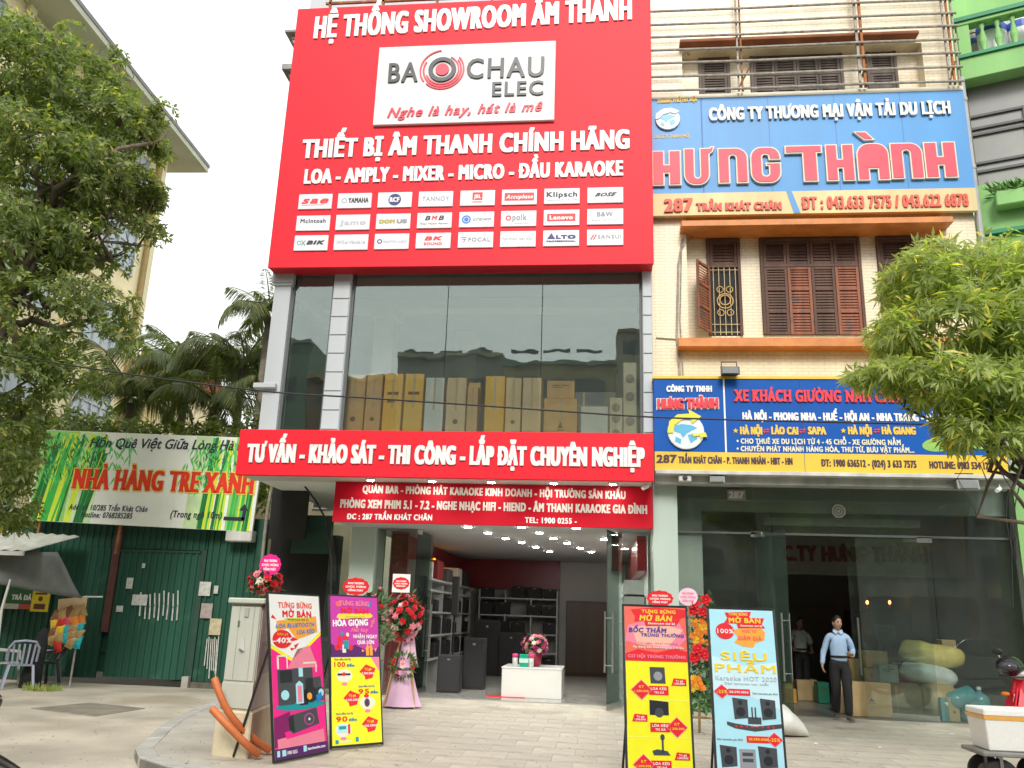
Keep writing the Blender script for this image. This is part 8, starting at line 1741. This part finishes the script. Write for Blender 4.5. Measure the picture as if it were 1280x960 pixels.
def scooter(loc, rz, label):
    t = thing('scooter', label, 'scooter', (0, 0, 0)); RM_ = M('grey alloy', (.3, .3, .3), .35, metal=.8)
    wheel(t, (-.62, 0, .27), .27, .09, (0, 1, 0), RM_); wheel(t, (.62, 0, .27), .27, .10, (0, 1, 0), RM_)
    obj('fork', MB().tube([(-.62, -.07, .27), (-.45, -.06, .75)], .022, 8).tube([(-.62, .07, .27), (-.45, .06, .75)], .022, 8), STEEL, t)
    V_, F_ = skinned([(-.46, 0, .62), (-.38, 0, .88), (-.30, 0, 1.02), (-.40, 0, .42), (-.22, 0, .27), (.1, 0, .25), (.35, 0, .45), (.55, 0, .62), (.82, 0, .70)], [(0, 1), (1, 2), (0, 3), (3, 4), (4, 5), (5, 6), (6, 7), (7, 8)], [(.15, .07), (.13, .07), (.09, .07), (.19, .06), (.17, .06), (.17, .07), (.13, .16), (.12, .12), (.05, .05)])
    obj('bodywork', MB().add(V_, F_), REDG, t, smooth=True)
    m = MB(); m.add([(-.52, -.20, .35), (-.38, -.24, .62), (-.33, -.12, .86), (-.48, -.02, .80), (-.62, -.02, .55)], [(0, 1, 2, 3, 4)]); m.add([(-.52, .20, .35), (-.38, .24, .62), (-.33, .12, .86), (-.48, .02, .80), (-.62, .02, .55)], [(4, 3, 2, 1, 0)]); o = obj('leg_shield', m, REDG, t); s_ = o.modifiers.new('s', 'SOLIDIFY'); s_.thickness = .02
    V_, F_ = skinned([(-.75, 0, .50), (-.62, 0, .58), (-.45, 0, .52)], [(0, 1), (1, 2)], [(.05, .02), (.07, .03), (.06, .03)]); obj('mudguard', MB().add(V_, F_), REDG, t, smooth=True)
    V_, F_ = skinned([(.05, 0, .76), (.3, 0, .80), (.6, 0, .82), (.78, 0, .84)], [(0, 1), (1, 2), (2, 3)], [(.08, .05), (.13, .05), (.12, .05), (.08, .04)]); obj('seat', MB().add(V_, F_), BLK, t, smooth=True)
    obj('handlebar', MB().tube([(-.18, -.34, 1.0), (-.3, -.12, 1.06), (-.3, .12, 1.06), (-.18, .34, 1.0)], .018, 8), BLK, t); obj('headlight', MB().blob((-.42, 0, .98), (.07, .10, .07), 14, 10), M('clear lamp lens', (.5, .5, .5), .1), t, smooth=True)
    for s_ in (-1, 1): mr = obj('mirror', MB().blob((-.24, s_ * .33, 1.26), (.02, .07, .05), 12, 8), BLK, t, smooth=True); obj('mirror_stalk', MB().tube([(-.2, s_ * .26, 1.02), (-.24, s_ * .33, 1.24)], .008, 6), STEEL, mr)
    for s_ in (-1, 1): obj('indicator', MB().blob((-.5, s_ * .17, .72), (.03, .06, .03), 10, 6), M('orange lens', (.7, .2, .02), .2), t, smooth=True)
    t.location = loc; t.rotation_euler = (0, 0, rz); return t
xsc, ysc = W(1292, 850, 13.0)[0], 13.0
scooter((xsc, ysc, 0), .75, 'red scooter parked at the right edge facing the street')
hx_, hz_ = W(1262, 834, 12.75)
t = thing('helmet', 'glossy black helmet resting on the front of the red scooter', 'helmet', (hx_, 12.75, hz_)); obj('shell', MB().blob((hx_, 12.75, hz_), (.17, .18, .15), 22, 14, lambda d: 1 if d.z > -.35 else .86), M('glossy black shell', (.012, .012, .014), .12), t, smooth=True)
obj('visor', MB().blob((hx_ - .06, 12.66, hz_ + .01), (.13, .12, .07), 16, 8), M('smoked visor', (.05, .05, .06), .08), t, smooth=True); obj('chin_trim', MB().tube([(hx_ - .16, 12.72, hz_ - .1), (hx_ - .06, 12.58, hz_ - .12), (hx_ + .1, 12.6, hz_ - .12), (hx_ + .16, 12.75, hz_ - .1)], .014, 6), BLK, t)
# red woven basket cover of the scooter
m = MB(); rr = random.Random(1)
def car(loc, rz, mat, label, suv=False):
    t = thing('parked_car', label, 'car', (0, 0, 0), 'cars parked along the street'); n = 15
    prof = [(-2.15, .35, .62, .70), (-2.1, .28, .78, .82), (-1.9, .24, .86, .86), (-1.3, .22, .93, .88), (-.85, .22, .98, .89), (-.2, .22, 1.0, .9), (.6, .22, 1.0, .9), (1.3, .22, 1.02, .89), (1.85, .24, .99, .86), (2.1, .3, .90, .8), (2.15, .38, .75, .7)]
    vs = []; k_ = 12
    for x, zb_, zt_, hw in prof:
        for i in range(k_):
            q_ = [(-.9, 0), (-1, .25), (-1, .6), (-.95, .85), (-.8, 1), (-.4, 1.03), (.4, 1.03), (.8, 1), (.95, .85), (1, .6), (1, .25), (.9, 0)][i]; vs.append((x, q_[0] * hw, zb_ + q_[1] * (zt_ - zb_)))
    m = MB(); m.add(vs, [(a * k_ + i, a * k_ + (i + 1) % k_, (a + 1) * k_ + (i + 1) % k_, (a + 1) * k_ + i) for a in range(len(prof) - 1) for i in range(k_)] + [tuple(range(k_))[::-1], tuple((len(prof) - 1) * k_ + i for i in range(k_))])
    bd = obj('body', m, mat, t, smooth=True); sb = bd.modifiers.new('s', 'SUBSURF'); sb.levels = 2; sb.render_levels = 2
    gp_ = [(-1.0, .98, .78), (-.35, 1.42, .62), (.3, 1.46, .63), (1.0, 1.42, .62), (1.75, 1.0, .74)]; GLK = M('dark car glass', (.02, .024, .026), .06)
    m = MB(); vs = []
    for x, z, hw in gp_: vs += [(x, -hw, z), (x, hw, z)]
    vs2 = [(-1.0, -.84, .97), (-1.0, .84, .97), (1.75, -.82, .99), (1.75, .82, .99)]; m.add(vs + vs2, [(0, 2, 3, 1), (6, 8, 9, 7), (10, 12, 8, 6, 4, 2, 0), (1, 3, 5, 7, 9, 13, 11)]); obj('window', m, GLK, t)
    m = MB(); m.add([(-.38, -.62, 1.425), (-.38, .62, 1.425), (.3, -.635, 1.47), (.3, .635, 1.47), (1.02, -.62, 1.425), (1.02, .62, 1.425)], [(0, 2, 3, 1), (2, 4, 5, 3)]); o = obj('roof', m, mat, t); s_ = o.modifiers.new('s', 'SOLIDIFY'); s_.thickness = .03
    m = MB()
    for sy in (-1, 1):
        for a_, b_ in (((-1.02, .83, .98), (-.36, .62, 1.43)), ((.35, .80, .99), (.3, .635, 1.46)), ((1.76, .78, 1.0), (1.0, .62, 1.43)), ((-.36, .62, 1.43), (1.0, .62, 1.43))): m.bar((a_[0], sy * a_[1], a_[2]), (b_[0], sy * b_[1], b_[2]), .05, .04)
    obj('pillar', m, mat, t)
    for sx_ in (-1.35, 1.38):
        for sy in (-.80, .80): wheel(t, (sx_, sy, .32), .32, .2, (0, 1, 0), M('alloy rim', (.45, .45, .46), .3, metal=.9))
    for sy in (-1, 1):
        obj('headlight', MB().blob((-2.06, sy * .62, .68), (.12, .17, .08), 12, 8), M('clear lamp lens', (.5, .5, .5), .1), t, smooth=True); obj('tail_light', MB().blob((2.08, sy * .62, .80), (.08, .16, .08), 12, 8), M('red lamp lens', (.5, .01, .01), .15), t, smooth=True)
        mr = obj('side_mirror', MB().blob((-.72, sy * .98, 1.02), (.07, .12, .08), 12, 8), mat, t, smooth=True)
        obj('door', MB().box(-.7, .3, sy * .903 - .004, sy * .903 + .004, .34, .93), mat, t); obj('door_handle', MB().box(.1, .25, sy * .92 - .012, sy * .92 + .012, .80, .83), STEEL, t)
    obj('grille', MB().box(-2.19, -2.13, -.4, .4, .45, .62), BLK, t, bev=.01); obj('number_plate', MB().box(-2.21, -2.19, -.24, .24, .36, .44), WHT, t)
    t.location = loc; t.rotation_euler = (0, 0, rz); return t
CB_ = M('glossy black car paint', (.012, .013, .015), .12, .05, 2); CG_ = M('silver grey car paint', (.35, .36, .37), .2, .05, 2)
car((-4.80, 4.56, -.115), math.radians(150), CB_, 'glossy black car of which only the dark bonnet edge shows at the bottom left corner')
car((11.6, 3.2, -.115), .06, CG_, 'silver grey car parked at the right, seen only mirrored in the shop glass'); car((5.5, -5.5, -.115), .02, CB_, 'black car across the street, seen only mirrored in the glass'); car((-6.5, -6.2, -.115), 3.1, CG_, 'silver car across the street, seen only mirrored in the glass')
# the far side of the street, which the glass mirrors
rr = random.Random(77); x = -46; k = 0
HC = [M('far house paint ' + n_, c_, .85, .2, .5) for n_, c_ in (('grey', (.26, .27, .26)), ('ochre', (.34, .28, .17)), ('cream', (.38, .35, .28)), ('green', (.16, .24, .19)), ('brown', (.22, .15, .11)))]
WD_ = M('far dark windows', (.05, .06, .07), .2); hts = [14, 17, 13, 18, 15.5, 17, 16.5, 18.5, 15, 17.5, 16, 17, 18, 14, 16]
hn = ['low grey', 'tall narrow', 'ochre', 'broad', 'plain', 'grey roofed', 'cream', 'greenish', 'brown', 'second ochre', 'stepped', 'quiet', 'last but one', 'farthest']
while x < 46:
    w = rr.uniform(5.5, 8); h = hts[k % 15]; t = thing('street_house', '%s house across the street about %d metres %s of the camera' % (hn[k % 14], abs(round(x + w / 2)), 'left' if x + w / 2 < 0 else 'right'), 'house', (x + w / 2, -19, 0), 'houses across the street')
    obj('wall', MB().box(x + .02, x + w - .02, -29, -19, 0, h), HC[k % 5], t); obj('roof', MB().box(x, x + w, -29.2, -18.7, h, h + .25), HC[(k + 2) % 5], t)
    m = MB(); z = .3; m.box(x + .5, x + w - .5, -19.06, -18.99, .1, 3.0)
    for f_ in range(1, int(h / 3.3) + 1):
        for q_ in range(3): m.box(x + .5 + q_ * (w - 1) / 3, x + .2 + (q_ + 1) * (w - 1) / 3, -19.05, -18.99, f_ * 3.3 + .8, max(f_ * 3.3 + 1, min(h - .3, f_ * 3.3 + 2.5)))
    o = obj('windows', m, WD_, t); o['kind'] = 'stuff'; obj('balcony', MB().box(x + .3, x + w - .3, -18.98, -18.0, 3.35, 4.2), HC[(k + 1) % 5], t)
    x += w; k += 1
t = thing('street_billboard', 'blue sign board across the street, mirrored in the first floor glass', 'sign', (8.2, -17.9, 8)); obj('board', MB().box(5.2, 11.4, -17.9, -17.8, 11.2, 13.4), BL2, t); fb = Frame((0, -17.8, 0), (-1, 0, 0), (0, 0, 1)); text(t, fb, 'ĐIỆN THỦY LỰC', (-11.0, 11.6), (-5.6, 11.6), .7, YEL, ext=.03, bw=.05, bh=.02); text(t, fb, 'THƯƠNG MẠI', (-10.4, 12.6), (-6.2, 12.6), .5, CRS, ext=.03, bw=.04, bh=.02)
for i, (tx_, ty_) in enumerate(((-9, -13.5), (1.5, -14), (13, -13.2))):
    tree(['broad street tree across the road at the left', 'broad street tree straight across the road', 'broad street tree across the road at the right'][i], [(tx_, ty_, 0), (tx_ + .1, ty_, 2), (tx_, ty_, 4)], [((tx_, ty_, 6), (2.4, 2, 1.8), 1), ((tx_ + 1.5, ty_, 5.2), (1.5, 1.4, 1.2), .5), ((tx_ - 1.6, ty_, 5.4), (1.5, 1.4, 1.3), .5)], LFD, 700, .34, .08, .3, 6, 50 + i, tr=.2, name='street_tree', group='trees across the street')

# fallen leaves and litter on the pavement and lane
rr = random.Random(41); V_ = []
for _ in range(260):
    x_, y_ = rr.uniform(-9, 7.5), rr.uniform(8.6, 16) ; lane = x_ < -6.3 or (x_ < -4.6 and y_ < 10.2); z_ = -.094 if lane else .008; a_ = rr.uniform(0, 6.28); L_ = rr.uniform(.025, .07); d_ = np.array([math.cos(a_), math.sin(a_), rr.uniform(-.05, .12)]); w_ = np.array([-math.sin(a_), math.cos(a_), 0]) * L_ * .28; p_0 = np.array([x_, y_, z_])
    V_.append([p_0, p_0 + d_ * L_ * .5 + w_, p_0 + d_ * L_, p_0 + d_ * L_ * .5 - w_])
quads('fallen_leaves', np.array(V_), M('dry leaf', (.28, .20, .08), .8, .3, 9, rnd=-.45), kind='stuff')
for px, py, s_, lb in ((1190, 918, .05, 'flat scrap of white paper on the pavement in front of the window'), (1020, 930, .035, 'small white paper scrap near the white sack'), (1100, 935, .03, 'tiny crumpled paper on the paving right of centre')):
    x_, y_ = G(px, py); m = MB(); m.add([(x_ - s_, y_, .004), (x_ + s_ * .2, y_ - s_, .006), (x_ + s_, y_ + s_ * .3, .004), (x_ - s_ * .1, y_ + s_, .012), (x_, y_, .02)], [(0, 1, 4), (1, 2, 4), (2, 3, 4), (3, 0, 4)]); single('paper_scrap', m, MT['clean white paper'], lb, 'litter')
